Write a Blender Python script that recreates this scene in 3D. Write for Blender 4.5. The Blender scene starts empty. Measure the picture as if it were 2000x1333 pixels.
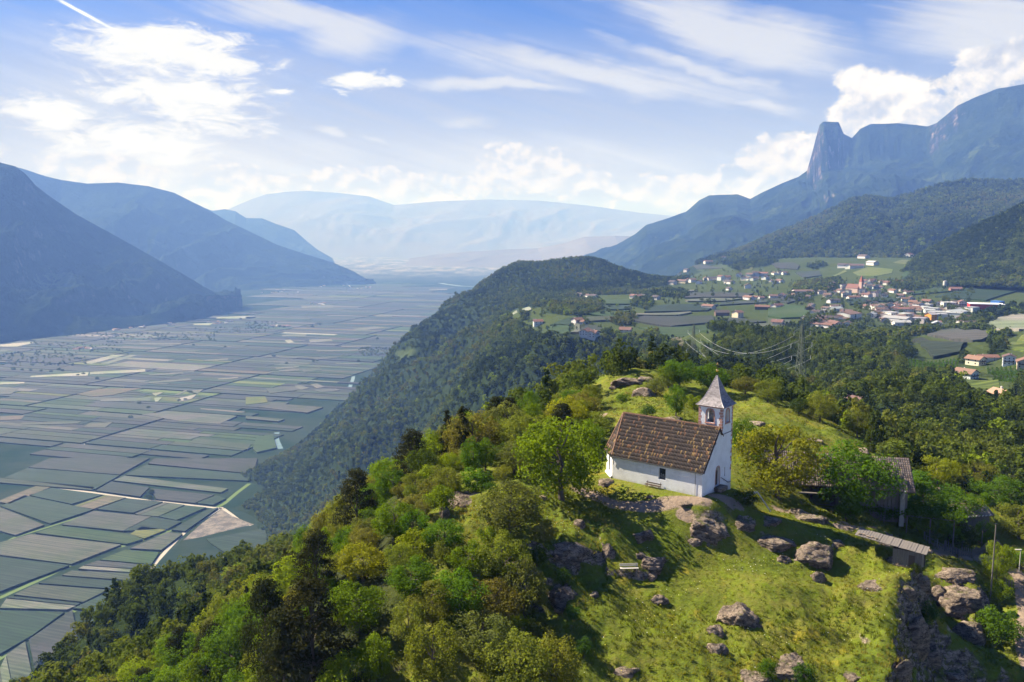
import bpy, bmesh, math, random
import numpy as np
from mathutils import Vector, Matrix

random.seed(7)
RNG = np.random.default_rng(7)
S = bpy.context.scene

# ------------------------------------------------------------------ camera
F = 1600.0; HY = 460.0; CZ = 530.0
PITCH = math.atan((666.5 - HY) / F)
cp, sp = math.cos(PITCH), math.sin(PITCH)
cam_d = bpy.data.cameras.new('camera')
cam_d.sensor_width = 36.0; cam_d.lens = F / 2000.0 * 36.0
cam_d.clip_start = 0.5; cam_d.clip_end = 200000.0
cam = bpy.data.objects.new('camera', cam_d)
S.collection.objects.link(cam)
cam.location = (0, 0, CZ)
cam.rotation_euler = (math.pi / 2 - PITCH, 0, 0)
S.camera = cam

# ------------------------------------------------------------------ light
SUN_AZ = -62.0      # degrees from the view direction (+y), negative = left
SUN_EL = 42.0
sa, se = math.radians(SUN_AZ), math.radians(SUN_EL)
SDIR = Vector((math.sin(sa) * math.cos(se), math.cos(sa) * math.cos(se), math.sin(se)))
sun_d = bpy.data.lights.new('sun', 'SUN')
sun_d.energy = 3.8; sun_d.angle = math.radians(0.5); sun_d.color = (1.0, 0.93, 0.82)
sun = bpy.data.objects.new('sun', sun_d)
S.collection.objects.link(sun)
sun.rotation_euler = SDIR.to_track_quat('Z', 'Y').to_euler()
SKY_STR = 0.10
HAZE = 1.0e-4
S.view_settings.view_transform = 'Standard'
S.view_settings.look = 'None'
S.view_settings.gamma = 1.0
S.view_settings.use_curve_mapping = False
S.view_settings.exposure = 1.87
S.cycles.max_bounces = 6
S.cycles.diffuse_bounces = 2
S.cycles.transparent_max_bounces = 8
S.cycles.transmission_bounces = 3
S.cycles.volume_bounces = 0
S.cycles.use_denoising = True


def P(px, py, y):
    """world point seen at photo pixel (px,py) at depth y"""
    u = (px - 1000) / F; v = (666.5 - py) / F
    dy = cp + v * sp; dz = -sp + v * cp
    k = y / dy
    return (u * k, y, CZ + dz * k)


def proj(x, y, z):
    z = z - CZ
    c = y * cp - z * sp; v = y * sp + z * cp
    c = np.maximum(c, 1e-3)
    return 1000 + F * x / c, 666.5 - F * v / c


def dir_of(px, py):
    u = (px - 1000) / F; v = (666.5 - py) / F
    d = Vector((u, cp + v * sp, -sp + v * cp)); d.normalize()
    return d


# ------------------------------------------------------------------ node helper
class NT:
    def __init__(s, tree): s.t = tree; s.l = tree.links
    def new(s, typ, **kw):
        n = s.t.nodes.new(typ)
        for k, v in kw.items(): setattr(n, k, v)
        return n
    def put(s, sock, v):
        if v is None: return
        if isinstance(v, bpy.types.NodeSocket): s.l.new(v, sock)
        else: sock.default_value = v
    def m(s, op, a, b=None, c=None, clamp=False):
        n = s.new('ShaderNodeMath', operation=op, use_clamp=clamp)
        s.put(n.inputs[0], a); s.put(n.inputs[1], b); s.put(n.inputs[2], c)
        return n.outputs[0]
    def v(s, op, a, b=None):
        n = s.new('ShaderNodeVectorMath', operation=op)
        s.put(n.inputs[0], a)
        if op == 'SCALE': s.put(n.inputs['Scale'], b)
        else: s.put(n.inputs[1], b)
        return n.outputs[0]
    def mix(s, f, a, b):
        n = s.new('ShaderNodeMix', data_type='RGBA')
        s.put(n.inputs[0], f); s.put(n.inputs[6], c4(a)); s.put(n.inputs[7], c4(b))
        return n.outputs[2]
    def mul(s, a, b, f=1.0):
        n = s.new('ShaderNodeMix', data_type='RGBA', blend_type='MULTIPLY')
        s.put(n.inputs[0], f); s.put(n.inputs[6], c4(a)); s.put(n.inputs[7], c4(b))
        return n.outputs[2]
    def ss(s, x, a, b, lo=0.0, hi=1.0):
        n = s.new('ShaderNodeMapRange', interpolation_type='SMOOTHSTEP')
        s.put(n.inputs[0], x); s.put(n.inputs[1], a); s.put(n.inputs[2], b)
        s.put(n.inputs[3], lo); s.put(n.inputs[4], hi)
        return n.outputs[0]
    def noise(s, vec, scale, detail=4, rough=0.55, dist=0.0, out=0):
        n = s.new('ShaderNodeTexNoise')
        s.put(n.inputs['Vector'], vec)
        n.inputs['Scale'].default_value = scale; n.inputs['Detail'].default_value = detail
        n.inputs['Roughness'].default_value = rough; n.inputs['Distortion'].default_value = dist
        return n.outputs[out]
    def comb(s, x, y, z):
        n = s.new('ShaderNodeCombineXYZ')
        s.put(n.inputs[0], x); s.put(n.inputs[1], y); s.put(n.inputs[2], z)
        return n.outputs[0]
    def sep(s, v):
        n = s.new('ShaderNodeSeparateXYZ'); s.put(n.inputs[0], v); return n.outputs
    def pos(s): return s.new('ShaderNodeNewGeometry').outputs['Position']
    def attr(s, name, out='Fac'):
        n = s.new('ShaderNodeAttribute', attribute_name=name); return n.outputs[out]


def c4(v):
    if isinstance(v, (tuple, list)) and len(v) == 3: return (*v, 1.0)
    return v


MATS = {}


def mat(name, col=(.5, .5, .5), rough=.8, metal=0.0, fn=None, bump=None, trans=0.0, spec=.3):
    if name in MATS: return MATS[name]
    m = bpy.data.materials.new(name); m.use_nodes = True
    t = NT(m.node_tree); m.node_tree.nodes.clear()
    out = t.new('ShaderNodeOutputMaterial')
    b = t.new('ShaderNodeBsdfPrincipled')
    b.inputs['Roughness'].default_value = rough; b.inputs['Metallic'].default_value = metal
    b.inputs['Specular IOR Level'].default_value = spec
    c = fn(t) if fn else c4(col)
    t.put(b.inputs['Base Color'], c4(c))
    if bump:
        bn = t.new('ShaderNodeBump'); h, dist, st = bump(t)
        t.put(bn.inputs['Height'], h); bn.inputs['Distance'].default_value = dist
        bn.inputs['Strength'].default_value = st
        t.l.new(bn.outputs[0], b.inputs['Normal'])
    surf = b.outputs[0]
    if trans > 0:
        tr = t.new('ShaderNodeBsdfTranslucent'); t.put(tr.inputs[0], c4(c))
        mx = t.new('ShaderNodeMixShader'); mx.inputs[0].default_value = trans
        t.l.new(surf, mx.inputs[1]); t.l.new(tr.outputs[0], mx.inputs[2]); surf = mx.outputs[0]
    t.l.new(surf, out.inputs[0])
    MATS[name] = m
    return m


# ------------------------------------------------------------------ world (sky with procedural clouds)
def azel(px, py):
    d = dir_of(px, py)
    return math.atan2(d.x, d.y), math.asin(d.z)


def build_world():
    w = bpy.data.worlds.new('World'); S.world = w; w.use_nodes = True
    t = NT(w.node_tree); w.node_tree.nodes.clear()
    out = t.new('ShaderNodeOutputWorld'); bg = t.new('ShaderNodeBackground')
    sky = t.new('ShaderNodeTexSky', sky_type='NISHITA')
    sky.sun_disc = False; sky.sun_elevation = se; sky.sun_rotation = sa
    sky.altitude = 800; sky.air_density = 1.1; sky.dust_density = 0.6; sky.ozone_density = 2.2
    tc = t.new('ShaderNodeTexCoord').outputs['Generated']
    x, y, z = t.sep(tc)
    az = t.m('ARCTAN2', x, y)
    el = t.m('ARCSINE', z)
    p2 = t.comb(az, el, 0.0)
    # high sheet coordinates for cirrus
    zz = t.m('MAXIMUM', t.m('ADD', z, 0.06), 0.03)
    sheet = t.comb(t.m('DIVIDE', x, zz), t.m('DIVIDE', y, zz), 0.0)
    # warped angular coordinates give ragged edges
    wn = t.noise(t.comb(t.m('MULTIPLY', az, 1.0), t.m('MULTIPLY', el, 2.6), 0.0), 9.0, 6, .6, 0, 1)
    wv = t.v('SUBTRACT', wn, (.5, .5, .5))
    pw = t.v('ADD', p2, t.v('MULTIPLY', wv, (.09, .045, 0)))
    wx, wy, _ = t.sep(pw)

    def streak(a, b, wd, soft, strength, warp=True):
        """soft elongated cloud between two photo positions"""
        a0, e0 = azel(*a); a1, e1 = azel(*b)
        L = math.hypot(a1 - a0, e1 - e0); ux, uy = (a1 - a0) / L, (e1 - e0) / L
        X, Y = (wx, wy) if warp else (az, el)
        dx = t.m('SUBTRACT', X, (a0 + a1) / 2); dy = t.m('SUBTRACT', Y, (e0 + e1) / 2)
        al = t.m('ADD', t.m('MULTIPLY', dx, ux), t.m('MULTIPLY', dy, uy))
        ac = t.m('SUBTRACT', t.m('MULTIPLY', dy, ux), t.m('MULTIPLY', dx, uy))
        r = t.m('SQRT', t.m('ADD', t.m('POWER', t.m('DIVIDE', al, L / 2 * 1.1), 2.0), t.m('POWER', t.m('DIVIDE', ac, wd / F), 2.0)))
        return t.ss(r, 1.0, 1.0 - soft, 0.0, strength)

    def combine(lst):
        acc = lst[0]
        for q in lst[1:]: acc = t.m('MAXIMUM', acc, q)
        return acc
    # fine structure
    nA = t.noise(t.comb(t.m('MULTIPLY', az, 7.0), t.m('MULTIPLY', el, 21.0), 0.0), 3.2, 7, .7, .6)
    stx = t.comb(t.m('ADD', t.m('MULTIPLY', az, 1.6), t.m('MULTIPLY', el, 2.0)), t.m('ADD', t.m('MULTIPLY', el, 22.0), t.m('MULTIPLY', az, 6.0)), 0.0)
    nS = t.noise(stx, 2.0, 7, .64, .5)
    nB = t.noise(t.v('MULTIPLY', p2, (1, 1.2, 1)), 30.0, 6, .62, .2)       # cumulus lumps
    nC = t.noise(p2, 10.0, 6, .64, .2)

    def cover(blob, n, A, t0, t1):
        q = t.m('ADD', blob, t.m('MULTIPLY', t.m('SUBTRACT', n, .5), A))
        return t.m('MULTIPLY', t.ss(q, t0, t1), t.ss(blob, .0, .15))
    # 1. cirrus streaks
    cir = combine([
        streak((640, 30), (1680, 215), 44, 1.0, .95), streak((1090, -40), (1800, 150), 80, 1.0, 1.1),
        streak((1120, 70), (1640, 200), 26, 1.0, .9), streak((720, 152), (1200, 182), 20, 1.0, 1.0),
        streak((250, -10), (920, 70), 46, 1.0, .8), streak((520, 60), (800, 78), 60, 1.0, .8), streak((950, -70), (1300, 10), 40, 1, .8),
        streak((-250, 110), (700, 160), 130, 1.0, .5), streak((1340, 178), (1620, 222), 22, 1.0, .9),
        streak((1650, 30), (2300, 50), 100, 1.0, .9), streak((590, 230), (690, 270), 16, 1.0, 1.0), streak((820, 225), (990, 232), 18, 1.0, .6),
        streak((760, 80), (1350, 170), 75, 1.0, .5), streak((-200, 330), (900, 320), 130, 1.0, .8), streak((700, 260), (800, 285), 12, 1, .6),
        streak((500, 300), (1650, 330), 100, 1.0, .6)])
    cirm = cover(cir, nS, 1.8, .02, .95)
    # 2. bright altocumulus sheets at left
    alto = combine([
        streak((40, 68), (580, 125), 62, 1.0, 1.15), streak((110, 160), (570, 200), 50, 1.0, 1.15), streak((220, 205), (560, 245), 50, 1.0, .95),
        streak((-60, 190), (300, 250), 56, 1.0, .9), streak((610, 150), (800, 152), 22, 1.0, 1.0), streak((600, 172), (730, 173), 9, 1.0, .8),
        streak((510, 182), (580, 178), 9, 1.0, .9), streak((-350, 170), (60, 210), 80, 1.0, .9), streak((-50, 260), (520, 290), 62, 1, .9)])
    altom = cover(alto, nA, 2.8, .14, .86)
    # 3. cumulus band above the far ranges
    cb = combine([
        streak((0, 330), (360, 360), 56, 1.0, 1.25), streak((280, 355), (640, 380), 60, 1.0, 1.2), streak((540, 352), (1020, 385), 54, 1.0, 1.2),
        streak((900, 325), (1200, 350), 66, 1.0, 1.3), streak((980, 300), (1120, 312), 34, 1.0, 1.1), streak((1130, 375), (1500, 380), 50, 1.0, 1.2), streak((-400, 320), (60, 330), 70, 1.0, 1.2),
        streak((1320, 350), (1400, 355), 26, 1.0, 1.0), streak((1400, 330), (1640, 280), 56, 1.0, 1.1), streak((1600, 300), (2600, 200), 160, 1.0, 1.1)])
    cbm = cover(cb, nB, 2.6, .14, .42)
    # 4. big cumulus on the right-hand peaks
    bc = combine([
        streak((1470, 375), (1650, 260), 50, 1.0, 1.35), streak((1600, 245), (1840, 190), 88, 1.0, 1.5), streak((1680, 250), (1880, 215), 74, 1.0, 1.5),
        streak((1830, 150), (2010, 140), 80, 1.0, 1.5), streak((1870, 95), (2400, 110), 60, 1.0, 1.4), streak((1620, 180), (1740, 170), 52, 1.0, 1.2),
        streak((1330, 400), (1570, 365), 44, 1.0, 1.2)])
    nBC = t.m('ADD', t.m('MULTIPLY', nB, .35), t.m('MULTIPLY', nC, .65))
    bcm = cover(bc, nBC, 2.2, .18, .50)
    # contrail
    con = streak((60, -30), (245, 70), 4.2, .9, .95, False)
    con = t.m('MULTIPLY', con, t.ss(t.noise(p2, 120.0, 4, .6), .2, .5))
    # sky colour: physical sky, washed towards the horizon by thin vapour
    base = t.mul(sky.outputs[0], (0.068, 0.148, 0.345))
    k = 1.0 / SKY_STR
    vap = t.ss(t.m('ADD', el, t.m('MULTIPLY', t.m('SUBTRACT', nS, .5), .12)), .31, .06, 0.0, .93)
    vap = t.m('MULTIPLY', vap, t.ss(az, 1.2, -.60, .60, 1.0))
    col = t.mix(vap, base, tuple(q * k for q in (.172, .162, .150)))
    col = t.mix(t.m('MULTIPLY', cirm, .86), col, tuple(q * k for q in (.215, .215, .22)))
    col = t.mix(altom, col, tuple(q * k for q in (.27, .268, .26)))
    lit = t.noise(t.v('MULTIPLY', t.v('ADD', p2, (.005, -.008, 0)), (1, 1.2, 1)), 30.0, 6, .62, .2)
    shade = t.ss(t.m('SUBTRACT', nB, lit), -.10, .10)
    cc = t.mix(shade, tuple(q * k for q in (.175, .178, .19)), tuple(q * k for q in (.27, .253, .228)))
    col = t.mix(t.m('MULTIPLY', cbm, .85), col, cc)
    lit2 = t.noise(t.v('ADD', p2, (.012, -.018, 0)), 10.0, 6, .64, .2)
    shade2 = t.ss(t.m('ADD', t.m('SUBTRACT', nC, lit2), t.m('MULTIPLY', t.m('SUBTRACT', nB, lit), .5)), -.16, .12)
    cc2 = t.mix(shade2, tuple(q * k for q in (.15, .155, .18)), tuple(q * k for q in (.305, .287, .262)))
    col = t.mix(t.m('MULTIPLY', bcm, .97), col, cc2)
    col = t.mix(con, col, tuple(q * k for q in (.36,.37,.38)))
    t.l.new(col, bg.inputs[0]); bg.inputs[1].default_value = SKY_STR
    t.l.new(bg.outputs[0], out.inputs[0])


build_world()

# ------------------------------------------------------------------ object helpers
LINK = S.collection.objects.link


def meshobj(name, me, parent=None, material=None, link=True, col=None):
    o = bpy.data.objects.new(name, me)
    if link: LINK(o)
    if parent is not None: o.parent = parent
    if material is not None and not me.materials: me.materials.append(material)
    if col is not None: o.color = (*col, 1.0)
    return o


def tag(o, label=None, cat=None, group=None, kind=None):
    if label: o['label'] = label
    if cat: o['category'] = cat
    if group: o['group'] = group
    if kind: o['kind'] = kind
    return o


def empty(name, loc, rz=0.0, label=None, cat=None, group=None):
    o = bpy.data.objects.new(name, None); LINK(o)
    o.empty_display_size = .3
    o.location = loc; o.rotation_euler = (0, 0, rz)
    return tag(o, label, cat, group)


def mesh_np(name, V, Fc, smooth=False):
    """V (n,3), Fc (m,k) numpy"""
    me = bpy.data.meshes.new(name)
    V = np.asarray(V, dtype=np.float32); Fc = np.asarray(Fc, dtype=np.int32)
    n, k = Fc.shape
    me.vertices.add(len(V)); me.vertices.foreach_set('co', V.ravel())
    me.loops.add(n * k); me.loops.foreach_set('vertex_index', Fc.ravel())
    me.polygons.add(n)
    me.polygons.foreach_set('loop_start', np.arange(0, n * k, k, dtype=np.int32))
    me.polygons.foreach_set('loop_total', np.full(n, k, dtype=np.int32))
    if smooth: me.polygons.foreach_set('use_smooth', np.ones(n, dtype=bool))
    me.update(calc_edges=True)
    return me


def fattr(me, name, vals):
    a = me.attributes.new(name, 'FLOAT', 'POINT'); a.data.foreach_set('value', np.asarray(vals, dtype=np.float32).ravel())


def cattr(me, name, cols, domain='POINT'):
    a = me.attributes.new(name, 'FLOAT_COLOR', domain)
    c = np.ones((len(cols), 4), dtype=np.float32); c[:, :3] = cols
    a.data.foreach_set('color', c.ravel())


def grid_faces(nr, nc):
    i = np.arange(nr - 1)[:, None] * nc + np.arange(nc - 1)[None, :]
    i = i.ravel()
    return np.stack([i, i + 1, i + nc + 1, i + nc], 1)


class MB:
    """collects simple solids into one mesh"""
    def __init__(s): s.v = []; s.f = []
    def poly(s, pts, faces):
        o = len(s.v); s.v += [tuple(p) for p in pts]; s.f += [tuple(i + o for i in f) for f in faces]
        return s
    def box(s, c, d, M=None):
        x, y, z = c; a, b, h = d[0] / 2, d[1] / 2, d[2] / 2
        pts = [Vector((x + i * a, y + j * b, z + k * h)) for k in (-1, 1) for j in (-1, 1) for i in (-1, 1)]
        if M: pts = [M @ p for p in pts]
        return s.poly(pts, [(0, 2, 3, 1), (4, 5, 7, 6), (0, 1, 5, 4), (2, 6, 7, 3), (0, 4, 6, 2), (1, 3, 7, 5)])
    def bar(s, a, b, r, r2=None, n=6):
        a, b = Vector(a), Vector(b); d = (b - a)
        if d.length < 1e-6: return s
        q = d.to_track_quat('Z', 'Y'); r2 = r if r2 is None else r2
        pts = []
        for (c, rr) in ((a, r), (b, r2)):
            for i in range(n):
                an = 2 * math.pi * i / n
                pts.append(c + q @ Vector((math.cos(an) * rr, math.sin(an) * rr, 0)))
        fs = [(i, (i + 1) % n, n + (i + 1) % n, n + i) for i in range(n)]
        fs += [tuple(range(n - 1, -1, -1)), tuple(range(n, 2 * n))]
        return s.poly(pts, fs)
    def mesh(s, name):
        me = bpy.data.meshes.new(name); me.from_pydata(s.v, [], s.f); me.update(); return me
    def build(s, name, material, parent=None, col=None):
        return meshobj(name, s.mesh(name), parent, material, col=col)


# ------------------------------------------------------------------ noise
_perm = np.random.default_rng(11).random((512, 512)).astype(np.float64)


def vn(x, y):
    xi = np.floor(x).astype(int); yi = np.floor(y).astype(int)
    fx = x - xi; fy = y - yi
    fx = fx * fx * fx * (fx * (fx * 6 - 15) + 10); fy = fy * fy * fy * (fy * (fy * 6 - 15) + 10)
    a = _perm[xi & 511, yi & 511]; b = _perm[(xi + 1) & 511, yi & 511]
    c = _perm[xi & 511, (yi + 1) & 511]; d = _perm[(xi + 1) & 511, (yi + 1) & 511]
    return (a * (1 - fx) + b * fx) * (1 - fy) + (c * (1 - fx) + d * fx) * fy


def fbm(x, y, o=5, g=.5, ridged=False):
    r = 0; a = 1; n = 0
    for i in range(o):
        q = vn(x + 17.3 * i, y + 9.1 * i)
        if ridged: q = 1 - abs(2 * q - 1)
        r = r + a * q; n += a; a *= g; x = x * 2.03 + .7; y = y * 2.03 + 1.3
    return r / n


def in_poly(px, py, poly):
    px = np.asarray(px, float); py = np.asarray(py, float)
    ins = np.zeros(px.shape, bool)
    n = len(poly)
    for i in range(n):
        x1, y1 = poly[i]; x2, y2 = poly[(i + 1) % n]
        if y1 == y2: continue
        c = ((y1 > py) != (y2 > py)) & (px < (x2 - x1) * (py - y1) / (y2 - y1) + x1)
        ins ^= c
    return ins


def dist_poly(x, y, pts):
    d = np.full(np.shape(x), 1e9)
    for (a, b) in zip(pts[:-1], pts[1:]):
        ax, ay = a[0], a[1]; bx, by = b[0], b[1]
        L2 = (bx - ax) ** 2 + (by - ay) ** 2 + 1e-9
        tt = np.clip(((x - ax) * (bx - ax) + (y - ay) * (by - ay)) / L2, 0, 1)
        d = np.minimum(d, np.hypot(x - ax - tt * (bx - ax), y - ay - tt * (by - ay)))
    return d

# ------------------------------------------------------------------ terrain heights
# (photo px, photo py, depth in metres): surveyed ground points
GP = [
 # lawn in front of the chapel and the near slope
 (1370,972,98),(1250,975,100),(1170,965,103),(1434,966,101.5),(1480,1000,100),(1540,1022,98.5),(1600,1045,97.5),(1250,1000,97.5),(1130,1000,98),(1370,1000,96),
 (1300,1050,93.5),(1200,1050,92.5),(1100,1050,91),(1050,1000,97),(1228,1116,89.5),(1120,1120,87.5),(1400,1100,91),(1500,1060,94.5),
 (1650,1075,94),(1720,1090,93.5),(1650,1130,90),(1750,1125,91.5),(1800,1130,91),(1500,1150,85.5),(1600,1180,84.5),(1700,1180,85),(1765,1180,86),(1500,1250,79),
 (1650,1250,80),(1740,1270,78),(1400,1200,83),(1300,1200,83),(1180,1200,82),(1100,1200,82.5),(1300,1280,77),(1400,1333,74),(1550,1333,74.5),(1700,1333,74.5),(1150,1333,75),(1280,1333,75),(1400,1450,67),(1650,1450,68),(1150,1450,69),
 # lower ground right of the cliffs
 (1830,1200,94),(1850,1300,84),(1830,1333,81),(1950,1300,86),(2000,1200,95),(2080,1300,88),(1900,1450,78),(1870,1140,99),(1835,1100,103),(1900,1110,107),(1990,1135,105),(1940,1170,100),(2100,1150,106),
 (1850,1082,112),(1790,1060,110),(1790,1098,103),(1940,1085,114),(1720,1040,105),
 # farm yard
 (1650,1012,109),(1640,995,114),(1740,1000,117),(1560,990,111),(1500,985,109),(1450,985,103),(1480,965,110),(1830,1000,126),(1900,1010,128),(1990,1050,124),(2100,1050,124),
 # knoll and meadow behind the chapel
 (1200,812,146),(1180,860,128),(1260,812,143),(1250,760,163),(1225,733,172),(1300,735,174),(1345,772,166),(1420,775,166),(1480,780,165),(1560,808,158),(1620,840,150),(1670,868,145),
 (1500,840,142),(1580,860,137),(1640,892,130),(1690,890,136),(1450,860,130),(1450,900,120),(1540,900,124),(1180,790,158),(1165,770,166),(1330,860,128),(1740,905,142),
 # slope left of the chapel
 (1130,900,118),(1050,920,108),(1000,960,100),(950,1010,94),(940,950,103),(880,985,98),(850,1040,92),(830,940,112),(900,900,122),(980,870,130),(1060,830,142),(1130,790,158),(1150,760,172),
 (780,1010,101),(740,1060,96),(700,1100,93),(800,1100,88),(900,1100,86.5),(1000,1100,87),(1000,1200,82),(900,1200,79),(800,1200,79),(700,1200,80),(620,1200,82),(700,1300,74),(850,1333,71),(1000,1333,73),(600,1333,74),(500,1333,80),(560,1230,88),
 (500,1450,74),(800,1450,66),(400,1450,90),(420,1333,118),(480,1230,130),(520,1160,160),(640,1090,130),
 # beyond the shoulder: the slope falls into the ravine (depths at the silhouette)
 (1180,745,190),(1100,785,185),(1020,820,175),(950,862,160),(880,905,150),(810,955,145),(745,1010,150),(690,1050,170),(620,1080,240),(540,1110,330),(450,1170,330),(350,1220,320),(250,1270,315),(130,1340,300),(0,1420,300),(-100,1500,300),
 (300,1333,230),(400,1250,240),(200,1450,230),
 # wood right and behind
 (1600,830,215),(1750,880,190),(1900,930,170),(1990,960,158),(2100,950,160),(1820,850,240),(1900,800,340),(2000,830,300),(2100,830,300),(1700,800,310),(1620,770,400),(1562,772,430),(1500,745,420),(1420,730,400),(1350,715,420),(1280,705,440),
 (1760,765,430),(1860,760,470),(1890,748,490),(1990,760,440),(1990,715,560),(1800,722,560),(1900,705,600),(2100,700,560),(1700,705,640),(1600,705,640),(1500,715,560),(1400,700,640),(1330,680,780),(1280,690,720),(1400,665,880),(1500,670,850),(1600,665,880),
 (1850,672,740),(1990,650,820),(2100,650,820),(1740,650,960),(1650,640,1020),(1800,630,1060),(1900,610,1150),(2000,610,1120),(2150,600,1100),(1600,615,1130),(1700,610,1150),(1500,610,1250),(1400,610,1280),(1350,640,1060),(1250,640,1090),(1200,610,1350),
 (1300,600,1370),(1700,575,1480),(1600,570,1560),(1500,570,1650),(1400,570,1700),(1300,570,1750),(1820,570,1500),(1950,570,1450),(2100,570,1400),(1700,545,1800),(1500,545,2050),(1600,530,2150),(1700,510,2250),(1780,520,2000),(1450,515,2500),(1380,535,2350),(1300,545,2250),(1600,505,2600),(1700,495,2700),
 (1130,650,1060),(1080,660,1020),(1010,612,1350),(1060,630,1200),(1150,590,1650),(1240,575,1850),(1180,680,930),(1230,670,940),(1300,660,960),
 # gorge slope below the plateau
 (1200,715,880),(1130,730,890),(1050,700,930),(1060,780,900),(960,730,1060),(980,840,920),(900,860,970),(820,920,1020),(740,960,1090),(650,1010,1160),(590,1050,1200),(540,1080,1305),
 (900,760,1180),(830,820,1260),(760,860,1340),(680,910,1410),(600,950,1480),(530,1000,1490),(530,1040,1400),(450,990,1565),
 # crest of the wooded spur
 (480,975,1640),(520,948,1680),(580,900,1700),(640,850,1750),(700,800,1800),(750,752,1850),(770,715,1950),(800,675,2050),(850,640,2150),(880,602,2230),(920,572,2330),
 (870,700,1700),(800,780,1550),(950,650,1650),(1000,600,1800),(950,560,2300),(980,530,2450),(1010,515,2500),(1060,517,2450),(1100,512,2420),(1160,508,2380),(1190,517,2330),(1215,536,2200),(1225,566,2500),(1262,564,2450),(1300,560,2520),(1345,550,2600),(1385,541,2700),(1180,560,2800),(1300,556,3000),(1250,562,3000),(1240,556,2050),(1100,560,2050),(1020,570,2050),(1180,560,2000),(1060,600,1650),
]
GW = []
for (a, b, d) in GP: GW.append(P(a, b, d))
# ground hidden from the photograph: far side of the spur, valley foot, under the drone
GW += [(-640,1750,-6),(-700,1500,-6),(-560,1950,-6),(-520,2200,-6),(-480,2500,-6),(-420,2900,-6),(-350,3400,-6),(-200,4000,-6),(100,4600,20),(-620,1300,-6),(-560,1150,0),(-480,1000,10),(-400,800,60),(-350,600,150),(-300,450,210),(-260,330,290),(-700,1100,-6),(-700,700,-6),(-550,500,20),(-450,300,120),
       (-150,300,390),(-50,400,360),(50,500,350),(100,620,330),(-100,600,260),(-250,800,130),(-100,800,220),(0,3100,200),(300,3300,180),(150,2800,330),(480,3000,250),(640,3400,280),(1200,3500,480),(2000,3500,560),(1600,2000,470),(1500,1300,440),
       (150,330,420),(60,250,440),(0,200,470),(220,300,440),(-60,40,478),(0,30,482),(60,35,482),(120,80,482),(-130,80,460),(-180,160,420),(-260,160,360),(160,150,480),(260,250,455),(400,500,440),(-330,200,300)]
GW = np.array(GW, float)


def uw(x, y):
    return np.arctan2(x, y), np.log(np.hypot(x, y) + 1e-6)


def _k(r2):
    return 0.5 * r2 * np.log(r2 + 1e-12)


_cu, _cw = uw(GW[:, 0], GW[:, 1])
_n = len(GW)
_A = np.zeros((_n + 3, _n + 3))
_A[:_n, :_n] = _k((_cu[:, None] - _cu[None]) ** 2 + (_cw[:, None] - _cw[None]) ** 2)
_A[:_n, :_n] += np.eye(_n) * 2e-5
_A[:_n, _n] = 1; _A[:_n, _n + 1] = _cu; _A[:_n, _n + 2] = _cw
_A[_n:, :_n] = _A[:_n, _n:].T
# interpolate the depression angle tangent: keeps far and near relief in proportion
_t = (CZ - GW[:, 2]) / np.hypot(GW[:, 0], GW[:, 1])
_sol = np.linalg.solve(_A, np.concatenate([_t, [0, 0, 0]]))


def tps(x, y):
    x = np.asarray(x, float).ravel(); y = np.asarray(y, float).ravel()
    out = np.empty(len(x))
    for i in range(0, len(x), 20000):
        u, w = uw(x[i:i + 20000], y[i:i + 20000])
        K = _k((u[:, None] - _cu[None]) ** 2 + (w[:, None] - _cw[None]) ** 2)
        out[i:i + 20000] = K @ _sol[:_n] + _sol[_n] + _sol[_n + 1] * u + _sol[_n + 2] * w
    return CZ - out * np.hypot(x, y)


# chapel frame
YAW = math.radians(51.0)
D1 = Vector((-math.sin(YAW), math.cos(YAW), 0)); D2 = Vector((math.cos(YAW), math.sin(YAW), 0))
CB = Vector(P(1370.6, 971, 98))          # near corner of nave and gable, at ground
CHZ = CB.z


def cliff_steps(x, y):
    """rock steps across the near slope: polylines (world xy) with a drop on their right-hand side"""
    z = np.zeros(np.shape(x))
    for pts, h, wd, run in STEPS:
        d = np.full(np.shape(x), 1e9); sd = np.zeros(np.shape(x))
        for (a, b) in zip(pts[:-1], pts[1:]):
            ex, ey = b[0] - a[0], b[1] - a[1]; L2 = ex * ex + ey * ey
            tt = np.clip(((x - a[0]) * ex + (y - a[1]) * ey) / L2, 0, 1)
            qx, qy = x - a[0] - tt * ex, y - a[1] - tt * ey
            dd = np.hypot(qx, qy); s = np.sign(qx * ey - qy * ex)
            m = dd < d; d = np.where(m, dd, d); sd = np.where(m, s, sd)
        q = d * sd + (fbm(x * .35, y * .35, 4, .6) - .5) * 4.0
        # raised lip on the left, drop on the right, both fading with distance
        z += np.where(q < 0, h * .45 * np.exp(-(q / run) ** 2), -h * .55 * np.exp(-(q / run) ** 2) * np.clip(q / wd, 0, 1) + h * .45 * (1 - np.clip(q / wd, 0, 1)))
    return z


def _w(*pp):
    return [P(*q)[:2] for q in pp]


STEPS = [
 (_w((1800,1130,92),(1775,1180,87),(1755,1240,81),(1745,1300,77),(1735,1360,74))[::-1], 3.6, 1.9, 4.5),
 (_w((1905,1120,101),(1915,1180,98),(1905,1240,94))[::-1], 2.6, 1.4, 3.5),
 (_w((1070,1090,89),(1110,1100,88.5),(1150,1092,89.5)), 1.0, .7, 2.5),
 (_w((1180,1060,92),(1190,1110,89.5),(1230,1125,89),(1270,1110,90)), .8, .4, 2.0),
 (_w((1625,1045,97.5),(1615,1085,94),(1580,1100,92))[::-1], .7, .5, 1.6),
 (_w((1100,1160,84.5),(1085,1220,81),(1090,1290,77)), 1.3, .5, 2.5),
 (_w((1440,1010,98),(1500,1050,95.2),(1560,1060,95)), .5, .4, 1.6),
]


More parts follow.
